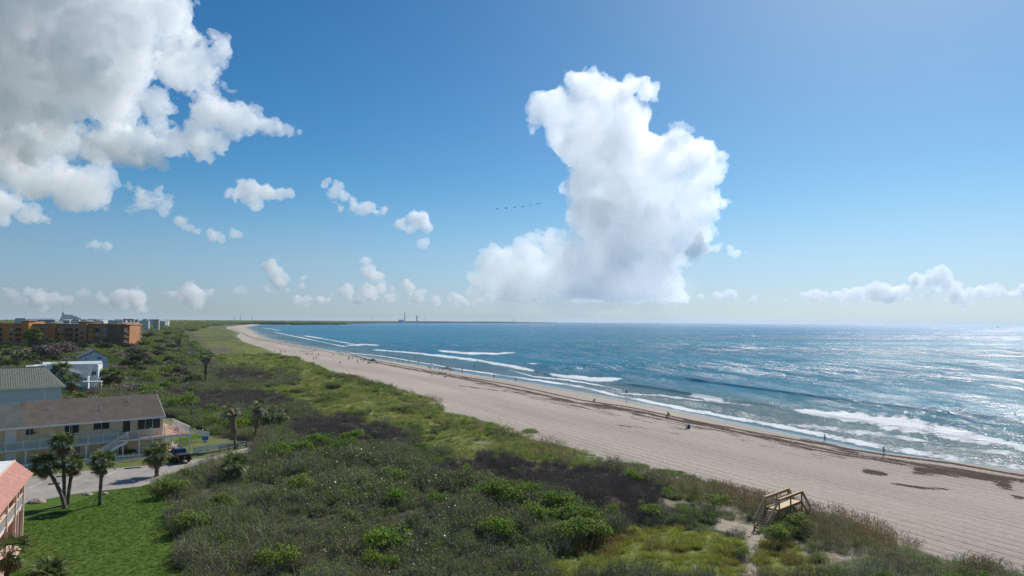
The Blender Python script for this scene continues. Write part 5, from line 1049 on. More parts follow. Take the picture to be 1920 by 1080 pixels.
# white metal roof house
wh = Frame('white_metal_roof_house', (-132.0, 190, GZ), A40 - .30, 'white house with ribbed white metal roof behind the tiled roof'); W_ = wh.root
MET = mat('white_metal_roofing', (.80, .82, .80), .45, .05, 1); METG = mat('grey_metal_roofing', (.50, .53, .50), .45, .06, 1); WW = mat('white_siding', (.72, .74, .76), .7, .05, 1)
def pl(px, py, y): x, z = wh.loc(px, py, y); return Vector((x, y, z))
e0, e1, t0, t1 = pl(104, 713, 0), pl(168, 704, 0), pl(86, 683, 4), pl(176, 682, 4)
b = MB(); b.prism([e0, e1, t1, t0], (0, 0, -.15)); ro = b.build('lower_roof', METG, W_)
nn = 22
for i in range(nn + 1): b = MB(); f = i / nn; b.bar(e0.lerp(e1, f) + Vector((0, 0, .05)), t0.lerp(t1, f) + Vector((0, 0, .05)), .07, .1); b.build('standing_seam', METG, ro)
b = MB(); b.prism([pl(80, 684, 4), pl(192, 681.5, 4), pl(191, 676.5, 5.6), pl(80, 679, 5.6)], (0, 0, -.2)); b.build('upper_roof', MET, W_)
b = MB(); b.prism([pl(49, 688, 4.5), pl(84, 686.5, 4.5), pl(84, 684, 5.5), pl(49, 685.5, 5.5)], (0, 0, -.2)); b.build('side_roof', MET, W_)
b = MB(); b.prism([pl(174, 693, 3.9), pl(184, 692, 3.9), pl(182, 682, 3.9), pl(176, 682, 3.9)], (0, .2, 0)); b.build('gable_end', WW, W_)
x0_, x1_ = wh.loc(52, 700, 4.4)[0], wh.loc(184, 700, 4.4)[0]; MB().box(x0_, 4.4, -1, x1_, 12, wh.loc(100, 686, 4.4)[1]).build('wall', WW, W_); xa, xb = e0.x + 1.2, e1.x - .4; MB().box(xa, .9, -1, xb, 4.39, e1.z - .3).build('wall', WW, W_)
a = wh.loc(150, 706, .9); b_ = wh.loc(164, 713, .9); window(wh, a[0], b_[1], b_[0], min(a[1], e1.z - .5), .9, WHT, GLASS, 2); a = wh.loc(172, 696, 4.4); b_ = wh.loc(181, 704, 4.4); window(wh, a[0], b_[1], b_[0], a[1], 4.4, WHT, mat('blue_glass', (.05, .09, .2), .1), 2)
a = wh.loc(154, 716, -1.5); b_ = wh.loc(190, 716, -1.5); MB().box(a[0], -1.5, a[1] - .25, b_[0], .895, a[1]).build('porch_floor', WHT, W_)
b = MB(); nx_ = 5
for i in range(nx_):
    xx0 = a[0] + (b_[0] - a[0]) * i / nx_; xx1 = a[0] + (b_[0] - a[0]) * (i + 1) / nx_; b.bar((xx0, -1.5, a[1]), (xx1, -1.5, a[1] + 1.0), .07); b.bar((xx0, -1.5, a[1] + 1.0), (xx1, -1.44, a[1]), .07)
b.bar((a[0], -1.5, a[1] + 1.05), (b_[0], -1.5, a[1] + 1.05), .1); b.build('porch_railing', WHT, W_)
for xx in (a[0] + .1, b_[0] - .1): MB().box(xx - .1, -1.4, -1, xx + .1, -1.2, a[1] - .26).build('post', WHT, W_)
# blue gabled house
bh = Frame('blue_gabled_house', (-148.5, 243, GZ), .62, 'blue gabled house rising behind the white metal roof'); B_ = bh.root; BLU = mat('sky_blue_siding', (.55, .63, .70), .8, .05, 1)
pk_ = bh.loc(178, 657.5, 0); le = bh.loc(147, 673, 0); re = bh.loc(204, 667.5, 0); ze_ = (le[1] + re[1]) / 2; xa, xb = le[0], re[0]
MB().prism([(xa + .5, 0, -1), (xb - .3, 0, -1), (xb - .3, 0, ze_ - .1), (pk_[0], 0, pk_[1] - .15), (xa + .5, 0, ze_ - .1)], (0, 14, 0)).build('wall', BLU, B_)
for (xx) in (xa - .3, xb + .3): b = MB(); b.prism([(xx, -.5, ze_ - .3), (pk_[0], -.5, pk_[1]), (pk_[0], -.5, pk_[1] + .2), (xx, -.5, ze_ - .1)], (0, 15, 0)); b.build('roof', mat('slate_grey_roof', (.13, .14, .15), .9, .15, 1), B_)
for (a_, c_, d_, e_) in [(159, 671, 164, 675), (182, 670, 191, 674)]: a = bh.loc(a_, c_, 0); b = bh.loc(d_, e_, 0); window(bh, a[0], b[1], b[0], a[1], 0, WHT, GLASS, 2)
# flag on a pole near the thicket
fp_ = ground(303, 712)[0]; r = empty('flagpole', fp_, .6); tag(r, 'leaning pole with a striped flag and blue canton in the thicket', 'flag')
b = MB(); b.tube([(0, 0, 0), (1.6, 0, 2.6)], .05, 6); b.build('pole', WHT, r)
for i in range(7): b = MB(); b.prism([(1.5 - .12 * i * 0, 0.02, 2.45 - i * .17), (1.5, .02, 2.45 - (i + 1) * .17), (-.6, .02 + .1, 1.75 - (i + 1) * .17 + .3), (-.6, .12, 1.75 - i * .17 + .3)], (0, .01, 0)); b.build('stripe', mat('flag_red', (.5, .03, .04), .8) if i % 2 == 0 else WHT, r)
b = MB(); b.prism([(1.5, -.01, 2.5), (1.5, -.01, 1.8), (.5, .03, 1.5), (.5, .03, 2.2)], (0, .015, 0)); b.build('canton', mat('flag_blue', (.02, .03, .15), .8), r)
# ------------------------------------------------------------------ orange condominiums
CY = 520.0
cd_ = Frame('condominium', ((-40 - 960) / F * CY, CY, 2.0), 0.0, 'long orange four storey condominium block with dark balconies', 'apartment block'); K = cd_.root
ORG = mat('orange_stucco', (.62, .235, .06), .85, .12, .12, dirt=(.42, .2, .07)); TAN = mat('tan_stucco', (.55, .26, .13), .85, .1, .15); DKB = mat('recess_shade_dark_window', (.045, .05, .06), .6, .3, .4); RT = mat('brown_parapet', (.30, .12, .05), .8); GRF = mat('pale_flat_roof', (.62, .6, .56), .8, .08, .2)  # DKB: flat dark panes painted as balcony recess shade, also used for dark windows
cx = lambda p: (p + 40) / F * CY
zt = lambda py: 24 - 2.0 - (py - (603.6 + (120 - 960) * .0057)) * CY / F
for (a, b, y, zt_, m, nm) in [(-40, 46, 0, 608, ORG, 'wall'), (46, 59, -2, 603.5, ORG, 'tower'), (59, 95, 3, 609, TAN, 'wall'), (95, 108, -1.5, 608, ORG, 'tower'), (108, 152, .6, 609.5, TAN, 'wall'), (152, 167, -1.8, 604.5, TAN, 'tower'), (167, 178, 0, 607.5, ORG, 'wall'), (178, 221, .4, 607.5, TAN, 'wall'), (221, 243, 1.4, 609, TAN, 'wall')]:
    o = MB().box(cx(a), y, -1, cx(b) - .02, 16, zt(zt_)).build(nm, m, K); MB().box(cx(a) - .3, y - .4, zt(zt_), cx(b) + .25, 16.3, zt(zt_) + .5).build('parapet', RT if nm == 'wall' else mat('grey_hip_roof', (.14, .15, .14), .9), o)
    if nm == 'tower': MB().prism([(cx(a) - .8, y - .9, zt(zt_) + .5), (cx(b) + .7, y - .9, zt(zt_) + .5), ((cx(a) + cx(b)) / 2, y + 4, zt(zt_) + 2.3)], (0, 9, 0)).build('hip_roof', mat('grey_hip_roof', (.14, .15, .14), .9), o)
MB().box(cx(59), 3.5, zt(609) + .52, cx(240), 15.5, zt(609) + .9).build('roof', GRF, K)
rows = [615.0, 624.5, 634.0, 643.5]
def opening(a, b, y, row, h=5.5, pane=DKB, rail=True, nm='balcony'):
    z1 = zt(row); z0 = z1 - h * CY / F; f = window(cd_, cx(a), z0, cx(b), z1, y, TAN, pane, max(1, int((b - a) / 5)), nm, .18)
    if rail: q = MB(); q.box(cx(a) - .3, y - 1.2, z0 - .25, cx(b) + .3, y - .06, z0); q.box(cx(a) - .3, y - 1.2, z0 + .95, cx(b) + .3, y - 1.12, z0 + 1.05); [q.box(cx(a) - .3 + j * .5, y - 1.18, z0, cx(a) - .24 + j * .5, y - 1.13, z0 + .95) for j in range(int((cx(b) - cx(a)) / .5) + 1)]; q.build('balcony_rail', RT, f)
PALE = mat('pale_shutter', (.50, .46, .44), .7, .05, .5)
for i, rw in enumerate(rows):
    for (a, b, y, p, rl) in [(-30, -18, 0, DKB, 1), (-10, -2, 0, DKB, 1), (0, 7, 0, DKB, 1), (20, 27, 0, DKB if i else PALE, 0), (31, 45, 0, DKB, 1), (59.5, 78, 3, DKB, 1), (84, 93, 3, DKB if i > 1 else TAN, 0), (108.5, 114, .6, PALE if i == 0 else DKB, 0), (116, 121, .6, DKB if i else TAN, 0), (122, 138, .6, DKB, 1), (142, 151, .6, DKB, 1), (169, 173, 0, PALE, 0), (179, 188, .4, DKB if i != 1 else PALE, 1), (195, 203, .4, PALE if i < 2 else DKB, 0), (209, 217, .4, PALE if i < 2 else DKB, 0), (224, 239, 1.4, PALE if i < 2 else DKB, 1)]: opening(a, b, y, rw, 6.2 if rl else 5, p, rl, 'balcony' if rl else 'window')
    if i: q = MB(); cxm, czm = cx(158.5), zt(rw - 4.0) - 1.2; q.prism([(cxm + 1.0 * math.cos(t_), -1.9, czm + 1.1 * math.sin(t_)) for t_ in np.linspace(0, 2 * math.pi, 12, endpoint=False)], (0, .08, 0)); q.build('round_window', mat('dark_red_glass', (.10, .02, .015), .4), K)
c2_ = Frame('condominium', (cx(243) + cd_.o[0], CY - 6, 2.0), 1.72, 'end wing of the condominiums with stacked open balconies and brown roofs', 'apartment block'); K2 = c2_.root
MB().box(0, 0, -1, 34, 12, zt(607.5)).build('wall', mat('brown_stucco', (.22, .12, .08), .85, .12, .15), K2)
for j in range(5):
    for i in range(4): z = zt(rows[i]) ; o = MB().box(.8 + j * 6.4, -.12, z - 2.6, 6.2 + j * 6.4, -.02, z).build('balcony', DKB, K2); MB().box(.5 + j * 6.4, -1.5, z - 2.9, 6.5 + j * 6.4, -.13, z - 2.62).build('balcony_floor', TAN, o)  # dark panel on the wall face paints the shade inside each balcony
    b = MB(); b.prism([(.3 + j * 6.4, -1.8, zt(608.5)), (6.7 + j * 6.4, -1.8, zt(608.5)), (6.2 + j * 6.4, 3, zt(604)), (.8 + j * 6.4, 3, zt(604))], (0, 0, .25)); b.build('roof', mat('red_brown_roof', (.30, .14, .09), .85), K2)
# ------------------------------------------------------------------ town, port and launch site
rt = random.Random(5); TW = [mat('town_white', (.74, .74, .72), .8, .05, .05), mat('town_cream', (.60, .54, .44), .8, .05, .05), mat('town_grey', (.40, .42, .44), .8, .05, .05), mat('town_rose', (.55, .40, .34), .8, .05, .05)]; RF = [mat('town_roof_red', (.36, .16, .10), .9), mat('town_roof_grey', (.3, .3, .3), .9), mat('town_roof_pale', (.62, .62, .6), .9)]
hx = lambda px: 603.6 + (px - 960) * .0057
def bldg(px, w, ytop, Y, lab, wm, rm, hip=True, h=None, group='buildings of the far town'):
    X = (px - 960) / F * Y; z1 = 24 - (ytop - hx(px)) * Y / F; W_m = w * Y / F; r = empty('town_building', (X, Y, 2), rt.uniform(-.3, .3)); tag(r, lab, 'building', group); D_ = W_m * .5
    MB().box(-W_m / 2, 0, -1, W_m / 2, D_, z1 - 2).build('wall', wm, r); rr = W_m * .06 + .6
    if hip: b = MB(); x_, y_ = W_m / 2 + .4, D_ + .4; z_ = z1 - 2; b.add([(-x_, -.4, z_), (x_, -.4, z_), (x_, y_, z_), (-x_, y_, z_), (-x_ * .5, D_ / 2, z_ + rr), (x_ * .5, D_ / 2, z_ + rr)], [(0, 1, 5, 4), (1, 2, 5), (2, 3, 4, 5), (3, 0, 4), (0, 3, 2, 1)]); b.build('roof', rm, r)
    else: MB().box(-W_m / 2 - .3, -.3, z1 - 2, W_m / 2 + .3, D_ + .3, z1 - 1.4).build('roof', rm, r)
    n_ = max(2, int(w / 2)); st_ = max(1, int((z1 - 5) / 4)); b = MB()
    for i in range(n_):
        for s__ in range(st_): x = -W_m / 2 + W_m * (i + .25) / n_; b.box(x, -.12, z1 - 5 - 4 * s__, x + W_m * .5 / n_, -.03, z1 - 3.2 - 4 * s__)
    b.build('window_band', SCREEN, r, 'stuff')
bldg(217, 12, 601.5, 1150, 'white flat roofed block just above the condominium roof, left of two', TW[0], RF[2], False); bldg(231, 12, 601.3, 1150, 'white flat roofed block just above the condominium roof, right of two', TW[0], RF[2], False)
bldg(40, 18, 597.0, 1500, 'long white low building on the left horizon', TW[0], RF[2], False); bldg(85, 34, 599.5, 1300, 'grey wide low building behind the orange tower', TW[2], RF[1]); bldg(242, 20, 597.5, 2100, 'cream building with the highest roof on the town skyline', TW[1], RF[2]); bldg(297, 18, 604.0, 2100, 'red roofed house at the right end of the town', TW[3], RF[0]); bldg(305, 14, 602.0, 1500, 'white house with pale roof at the right end of the town', TW[0], RF[2]); bldg(180, 30, 599.3, 1800, 'long white hall in the middle of the town skyline', TW[0], RF[2], False)
for i in range(52):
    px = rt.uniform(60, 322); Y = rt.uniform(1250, 2600); yt = hx(px) + rt.uniform(-.9, 3.4) * (1600 / Y) ** .5; bldg(px, rt.uniform(5, 13), yt, Y, 'low pale building among others in the far town on the left horizon', rt.choice(TW[:3] + [TW[0]]), rt.choice(RF + [RF[2]]), rt.random() < .6)
# ship
SY = 3000; r = empty('cruise_ship', ((134 - 960) / F * SY, SY, 0), .5); tag(r, 'white cruise ship with stepped decks and mast on the left horizon', 'ship'); SW = mat('ship_white', (.8, .81, .83), .5, .03, .05)
MB().prism([(-42, 0, 0), (45, 0, 0), (52, 0, 20), (-42, 0, 20)], (0, 26, 0)).build('hull', SW, r)
for k, (a, b) in enumerate([(-40, 46), (-39, 40), (-38, 30), (-36, 22), (-34, 8)]): o = MB().box(a, 2 + k, 20.05 + k * 5, b, 24 - k, 24.6 + k * 5).build('deck', SW, r); MB().box(a + 1, 1.9 + k, 21.5 + k * 5, b - 1, 1.99 + k, 23 + k * 5).build('window_band', mat('ship_windows', (.18, .22, .27), .4), o)
MB().prism([(-34, 10, 45), (-26, 10, 45), (-29, 10, 54), (-34, 10, 54)], (0, 6, 0)).build('funnel', mat('ship_blue', (.12, .2, .3), .5), r); b = MB(); b.tube([(-31, 13, 54), (-31, 13, 64)], .6, 6); b.build('mast', SW, r)
# launch site across the bay
LM = mat('launch_steel', (.22, .27, .33), .7, .1, .05); LW = mat('launch_white', (.75, .77, .8), .6, .05, .05)
def pos(px, Y): return (px - 960) / F * Y
def lattice(name, px, ytop, Y, wb, wt, lab, cat, cap=0, kids=6):
    X = pos(px, Y); zt2 = 24 - (ytop - hx(px)) * Y / F; r = empty(name, (X, Y, 2), 0); tag(r, lab, cat); H_ = zt2 - 2; legs = []
    for sx, sy in ((-1, -1), (1, -1), (1, 1), (-1, 1)): b = MB(); b.bar((sx * wb, sy * wb, 0), (sx * wt, sy * wt, H_), wt * .5); b.build('leg', LM, r)
    b = MB()
    for k in range(kids):
        f, g = k / kids, (k + 1) / kids; w0, w1 = wb + (wt - wb) * f, wb + (wt - wb) * g
        for sy in (-1, 1): b.bar((-w0, sy * w0, f * H_), (w1, sy * w1, g * H_), wt * .3); b.bar((w0, sy * w0, f * H_), (-w1, sy * w1, g * H_), wt * .3); b.bar((-w1, sy * w1, g * H_), (w1, sy * w1, g * H_), wt * .35)
    b.build('bracing', LM, r)
    if cap: MB().box(-cap, -cap, H_ - 14, cap, cap, H_).build('cabin', LM, r)
    MB().tube([(0, 0, H_), (0, 0, H_ + 10)], .7, 5).build('mast', LM, r); return r
LY = 9000
lattice('launch_tower', 759.3, 586, LY, 5.5, 4.2, 'tallest dark launch tower across the bay', 'launch tower', kids=9); lattice('water_tower', 782, 592, LY, 12, 5, 'tapering lattice tower with a dark cabin on top', 'tower', 9); lattice('radio_mast', 797.4, 596.5, LY, 3, 2.5, 'short dark tower at the right of the launch site', 'tower'); lattice('radio_mast', 699, 593, LY, 1.5, 1.2, 'thin faint mast left of the launch site', 'mast')
lattice('radio_mast', 963.5, 598, 15000, 8, 6, 'small far tower on the thin cape', 'tower'); lattice('radio_mast', 440, 593.5, 5200, 1.5, 1.0, 'thin mast above the left woodland, left of three', 'mast'); lattice('radio_mast', 451.5, 590.5, 5200, 1.5, 1.0, 'thin tallest mast above the left woodland', 'mast'); lattice('radio_mast', 473.5, 593, 5200, 1.8, 1.2, 'mast above the left woodland, right of three', 'mast')
r = empty('launch_pad', (pos(753, LY), LY, 2), 0); tag(r, 'blue and white launch pad building at the foot of the tallest tower', 'building'); MB().box(-35, 0, 0, 22, 30, 42).build('hall', LM, r); MB().box(24, -5, 0, 44, 20, 36).build('white_block', LW, r); MB().box(-20, -.5, 5, 5, -.1, 20).build('door', LW, r)
r = empty('crane', (pos(753.5, LY), LY + 60, 2), 0); tag(r, 'thin lattice crane leaning left beside the launch tower', 'crane'); b = MB(); b.bar((0, 0, 0), (-5, 0, 60), 2); b.build('mast', LM, r); b = MB(); b.bar((-5, 0, 55), (-30, 0, 142), 1.6); b.build('jib', LM, r); b = MB(); b.bar((-5, 0, 60), (18, 0, 66), 1.6); b.build('counter_jib', LM, r)
r = empty('boat', (pos(1514, 9000), 9000, 0), .4); tag(r, 'tiny sail boat far out near the horizon', 'boat'); MB().prism([(-7, -2, 0), (7, -2, 0), (9, -2, 3), (-8, -2, 3)], (0, 4, 0)).build('hull', LW, r); MB().prism([(0, 0, 4), (7, 0, 4), (0, 0, 24)], (0, .3, 0)).build('sail', LM, r)
r = empty('boat', (pos(1870, 5200), 5200, 0), .1); tag(r, 'tiny motor boat in the sun glitter near the horizon on the right', 'boat'); MB().prism([(-7, -2, 0), (7, -2, 0), (9, -2, 3), (-8, -2, 3)], (0, 4, 0)).build('hull', LM, r); MB().box(-3, -1.4, 3, 3, 1.4, 7).build('cabin', LM, r)
# rock jetty
jm = mat('jetty_rock', (.13, .125, .12), .95, .3, .05); rj = empty('jetty', tuple(flat(455, 608.6, 0)), 0); tag(rj, 'low dark rock jetty crossing the bay', 'jetty'); j0 = flat(455, 608.6, 0); j1 = flat(636, 608.9, 0); b = MB(); rr_ = random.Random(8)
for i in range(260): f = rr_.random(); p = (j1 - j0) * f; s_ = rr_.uniform(3, 6); b.box(p[0] - s_, p[1] - s_, -1, p[0] + s_, p[1] + s_, rr_.uniform(2.5, 5))
b.build('boulders', jm, rj, 'stuff')
# ------------------------------------------------------------------ wooden steps over the dune
WD = mat('fresh_timber', (.46, .30, .16), .75, .15, 3, .01, 30, obj=True, streak=(1, 1, .3)); WDK = mat('red_brown_timber', (.34, .19, .10), .8, .2, 3, .01, 30, obj=True); WDT = mat('worn_tread', (.44, .29, .19), .85, .15, 5)
gs = G(1425, 1000); DZ = gs.z + 1.95
nl_, nr_, fr_, fl_ = [Vector(tuple(flat(a, b, DZ))) for a, b in ((1436.5, 950.5), (1459.5, 955.5), (1500.5, 939), (1481, 934))]
nm_ = (nl_ + nr_) / 2; fm_ = (fl_ + fr_) / 2; ax = (fm_ - nm_); LD = ax.length; an = math.atan2(ax.y, ax.x); WW_ = 1.35
wo = empty('dune_walkover', (nm_.x, nm_.y, gs.z), an); tag(wo, 'small wooden walkover with railings and two flights of steps crossing the dune edge', 'wooden steps')
H_ = DZ - gs.z; w2 = WW_ / 2
WDP = mat('yellow_deck_timber', (.66, .50, .27), .75, .15, 3, .01, 30, obj=True)
for k in range(int(LD / .145)): x = k * .145; MB().box(x, -w2, H_ - .04, x + .135, w2, H_).build('deck_plank', WDP, wo)
for y in (-w2 - .04, w2): MB().box(0, y, H_ - .28, LD, y + .04, H_ + .01).build('deck_beam', WDK, wo)
run = math.hypot(nm_.x - gs.x, nm_.y - gs.y); far_g = height(np.array([fm_.x + math.cos(an) * 2.2]), np.array([fm_.y + math.sin(an) * 2.2]))[0]; HF = DZ - far_g
def flight(x0, x1, z0, z1, n, nm):
    s_ = empty(nm, (0, 0, 0), 0, wo)
    for i in range(n): f = (i + 1) / (n + .5); x = x0 + (x1 - x0) * f; z = z0 + (z1 - z0) * f; MB().box(x - .14, -w2 + .02, z - .04, x + .14, w2 - .02, z).build('tread', WDT, s_)
    for y in (-w2 - .02, w2 - .02): b = MB(); b.bar((x0, y + .02, z0 - .16), (x1, y + .02, z1 - .05), .045, .26); b.build('stringer', WDK, s_)
flight(0, -run, H_, 0, 10, 'near_steps'); flight(LD, LD + 2.3, H_, H_ - HF, 8, 'far_steps')
rh = 1.02
for s_ in (-1, 1):
    y = s_ * (w2 + .07)
    for x in (0.02, LD / 2, LD - .02): MB().box(x - .07, y - .05, -1.2, x + .07, y + .07, H_ + rh).build('post', WDK, wo)
    MB().box(-.1, y - .12, H_ + rh + .002, LD + .1, y + .12, H_ + rh + .06).build('handrail', WD, wo)
    MB().box(0, y - s_ * .052 - .015, H_ + rh - .24, LD, y - s_ * .052 + .02, H_ + rh - .01).build('rail_board', WDK, wo)
    xb = -run * .86; zb = H_ * .14; b = MB(); b.bar((0, y, H_ + rh - .02), (xb, y, zb + .85), .18, .22); b.build('sloping_rail', WD, wo); MB().box(xb - .05, y - .05, -.4, xb + .05, y + .05, zb + .8).build('post', WDK, wo)
    xf = LD + 1.9; zf = H_ - HF * .85; b = MB(); b.bar((LD, y, H_ + rh - .02), (xf, y, zf + .95), .18, .22); b.build('sloping_rail', WD, wo); MB().box(xf - .05, y - .05, zf - .5, xf + .05, y + .05, zf + .92).build('post', WDK, wo)
b = MB(); b.bar((.1, w2 + .03, H_ + .45), (LD - .1, w2 + .03, H_ + .45), .04, .12); b.build('middle_rail', WD, wo)
bl = G(1408, 1004); q = empty('driftwood_plank', bl, .9); tag(q, 'short pale plank lying on the sand at the foot of the wooden steps', 'plank'); MB().box(-.7, -.08, 0, .7, .08, .08).build('board', WDT, q)
pg = G(1325, 1035); q = empty('pale_stick', pg + Vector((0, 0, .35)), -.5); tag(q, 'thin pale stick lying in the lush grass left of the sand path', 'stick'); b = MB(); b.tube([(-.9, 0, 0), (0, .05, .1), (.9, 0, .05)], [.04, .035, .02], 6); b.build('shaft', WDT, q)
# a weathered post in the grass
for px, py, h_, lab in [(638, 790, 1.1, 'weathered grey post in the grass beyond the central scrub')]:
    q = empty('marker_post', G(px, py)); tag(q, lab, 'post'); MB().box(-.08, -.08, -.2, .08, .08, h_).prism([(-.08, -.08, h_), (.08, -.08, h_), (0, -.08, h_ + .1)], (0, .16, 0)).build('post', mat('silvered_wood', (.34, .33, .32), .9), q)
b = MB(); path = [G(a, c) + Vector((0, 0, d)) for a, c, d in [(560, 822, .2), (585, 812, .9), (610, 808, 1.1), (640, 810, 1.0), (665, 815, .6)]]; b.tube(path, .06, 6); o = b.build('rope_line', mat('dark_rope', (.05, .045, .05), .9)); tag(o, 'dark sagging line strung across the top of the central scrub', 'rope')
# ------------------------------------------------------------------ people
SK = {}
def build_pose(name, J, E, side_r=None):
    """J: joint -> (x, y, z, radius, zone); E: edges; returns body, shirt, shorts, hair meshes"""
    names = list(J); me = bpy.data.meshes.new('sk'); me.from_pydata([J[n][:3] for n in names], [(names.index(a), names.index(b)) for a, b in E], []); o = bpy.data.objects.new('sk', me); COL.objects.link(o)
    md = o.modifiers.new('skin', 'SKIN'); md.use_smooth_shade = True
    for i, n in enumerate(names): v = me.skin_vertices[0].data[i]; r = J[n][3]; v.radius = r if hasattr(r, '__len__') else (r, r); v.use_root = (n == 'pelvis')
    ss = o.modifiers.new('s', 'SUBSURF'); ss.levels = ss.render_levels = 1
    dg = bpy.context.evaluated_depsgraph_get(); dg.update(); ev = bpy.data.meshes.new_from_object(o.evaluated_get(dg)); bpy.data.objects.remove(o)
    nv = len(ev.vertices); co = np.zeros(nv * 3, np.float32); ev.vertices.foreach_get('co', co); co = co.reshape(-1, 3); no = np.array([v.normal[:] for v in ev.vertices])
    segs = [(np.array(J[a][:3]), np.array(J[b][:3]), J[b][4]) for a, b in E]; faces = [tuple(p.vertices) for p in ev.polygons]; zone = []
    for f in faces:
        c = co[list(f)].mean(0); best = None
        for a, b, z in segs:
            ab = b - a; t_ = np.clip((c - a) @ ab / (ab @ ab), 0, 1); d = np.linalg.norm(c - a - ab * t_)
            if best is None or d < best[0]: best = (d, z, t_)
        zone.append((best[1], best[2]))
    hd_ = np.array(J['head'][:3])
    def ext(sel, infl, nm):
        fs = [f for f, z in zip(faces, zone) if sel(f, z)]; ids = sorted({i for f in fs for i in f}); mp = {i: k for k, i in enumerate(ids)}
        m = bpy.data.meshes.new(nm); m.from_pydata([tuple(co[i] + no[i] * infl) for i in ids], [], [tuple(mp[i] for i in f) for f in fs]); m.polygons.foreach_set('use_smooth', [True] * len(m.polygons)); return m
    fx = np.array(J['nose'][:3]) - hd_; fx /= np.linalg.norm(fx)
    return {'body': ev, 'shirt': ext(lambda f, z: z[0] == 't' or (z[0] == 'a'), .014, 'shirt'), 'shorts': ext(lambda f, z: z[0] == 'p', .018, 'shorts'), 'hair': ext(lambda f, z: z[0] == 'h' and ((co[list(f)].mean(0) - hd_) @ np.array([0, 0, 1]) > .02 and (co[list(f)].mean(0) - hd_) @ fx < .06 or (co[list(f)].mean(0) - hd_) @ fx < -.04), .012, 'hair')}
def pose(nm, lean=0, lh=(.05, .0), rh_=(-.05, .0), lk=0, rk=0, arms=((.28, .0, 1.05), (.31, .05, .82), (-.28, .0, 1.05), (-.31, .05, .82)), seat=0):
    """facing -y; hips at height .93 - seat"""
    hz = .93 - seat; c, s = math.cos(lean), math.sin(lean)
    T = lambda z, y=0: (0, -(z) * s + y * c, hz + z * c)
    J = {'pelvis': (0, 0, hz, (.16, .12), 'p'), 'waist': (*T(.14), (.135, .10), 't'), 'chest': (*T(.38), (.165, .11), 't'), 'necklow': (*T(.50), (.07, .065), 't'), 'neck': (*T(.57), .052, 'n'), 'head': (*T(.68, -.01), (.082, .095), 'h'), 'crown': (*T(.77, .0), (.05, .06), 'h')}
    hp = J['head']; J['nose'] = (0, hp[1] - .10 * c, hp[2] - .02 - .10 * s, .016, 'n')
    for sg, n, kn, ft in ((1, 'l', lk, lh), (-1, 'r', rk, rh_)):
        J[n + 'hip'] = (sg * .10, 0, hz - .06, .10, 'p'); kx = sg * .11
        ky, kz = (-kn, hz - .06 - math.sqrt(max(.01, .42 ** 2 - min(.41, abs(kn)) ** 2))); J[n + 'thigh'] = ((kx + sg * .10) / 2, ky * .5, (kz + hz - .06) / 2, .088, 'p'); J[n + 'knee'] = (kx, ky, kz, .06, 'l')
        J[n + 'calf'] = (kx, ky * .65 - ft[0] * .35, kz * .62 + .03, .058, 'l'); J[n + 'ankle'] = (kx, -ft[0], .08 + ft[1], .04, 'l'); J[n + 'toe'] = (kx * 1.1, -ft[0] - .17, .035 + ft[1], .035, 'l')
        sh = T(.44); J[n + 'sh'] = (sg * .19, sh[1], sh[2], .062, 'a')
    for n, (el_, ha) in (('l', arms[:2]), ('r', arms[2:])):
        J[n + 'elbow'] = (*el_, .042, 'a'); J[n + 'wrist'] = (*ha, .032, 'n'); e = np.array(el_); h = np.array(ha); d = (h - e) / np.linalg.norm(h - e); p = h + d * .07; J[n + 'palm'] = (*p, (.04, .022), 'n')
        for k_, o_ in enumerate((-.028, -.009, .010, .028)): q_ = p + d * (.085 - .008 * abs(k_ - 1)) + np.array([0, o_, -.01]); J[n + 'f%d' % k_] = (*q_, .009, 'n')
        q_ = h + d * .05 + np.array([0, -.06, 0]); J[n + 'th'] = (*q_, .011, 'n')
    E = [('pelvis', 'waist'), ('waist', 'chest'), ('chest', 'necklow'), ('necklow', 'neck'), ('neck', 'head'), ('head', 'crown'), ('head', 'nose')]
    for n in 'lr':
        E += [('pelvis', n + 'hip'), (n + 'hip', n + 'thigh'), (n + 'thigh', n + 'knee'), (n + 'knee', n + 'calf'), (n + 'calf', n + 'ankle'), (n + 'ankle', n + 'toe'), ('chest', n + 'sh'), (n + 'sh', n + 'elbow'), (n + 'elbow', n + 'wrist'), (n + 'wrist', n + 'palm'), (n + 'wrist', n + 'th')] + [(n + 'palm', n + 'f%d' % k_) for k_ in range(4)]
    SK[nm] = build_pose(nm, J, E)
pose('stand', arms=((.27, .02, 1.12), (.29, -.05, .88), (-.27, .02, 1.12), (-.29, -.05, .88)))
pose('walk', .05, (.22, 0), (-.25, .05), .12, -.02, ((.26, -.08, 1.14), (.27, -.25, .98), (-.26, .14, 1.14), (-.28, .22, .90)))
pose('stride', .08, (-.24, .04), (.24, 0), -.02, .14, ((.26, .12, 1.14), (.27, .22, .92), (-.26, -.08, 1.14), (-.27, -.26, .98)))
pose('armsout', .05, (.05, 0), (-.05, 0), .05, 0, ((.42, -.06, 1.28), (.62, -.12, 1.20), (-.40, -.08, 1.30), (-.55, -.25, 1.34)))
pose('bend', .75, (.04, 0), (-.04, 0), .08, .05, ((.26, -.42, .98), (.22, -.50, .74), (-.26, -.42, .98), (-.22, -.50, .74)))
pose('crouch', .55, (.02, 0), (.0, 0), .38, .38, ((.22, -.40, .62), (.14, -.52, .42), (-.22, -.40, .62), (-.14, -.52, .42)), .55)
pose('sit', -.25, (.50, 0), (.46, 0), .40, .40, ((.25, -.02, .58), (.24, -.24, .56), (-.25, -.02, .58), (-.24, -.24, .56)), .52)
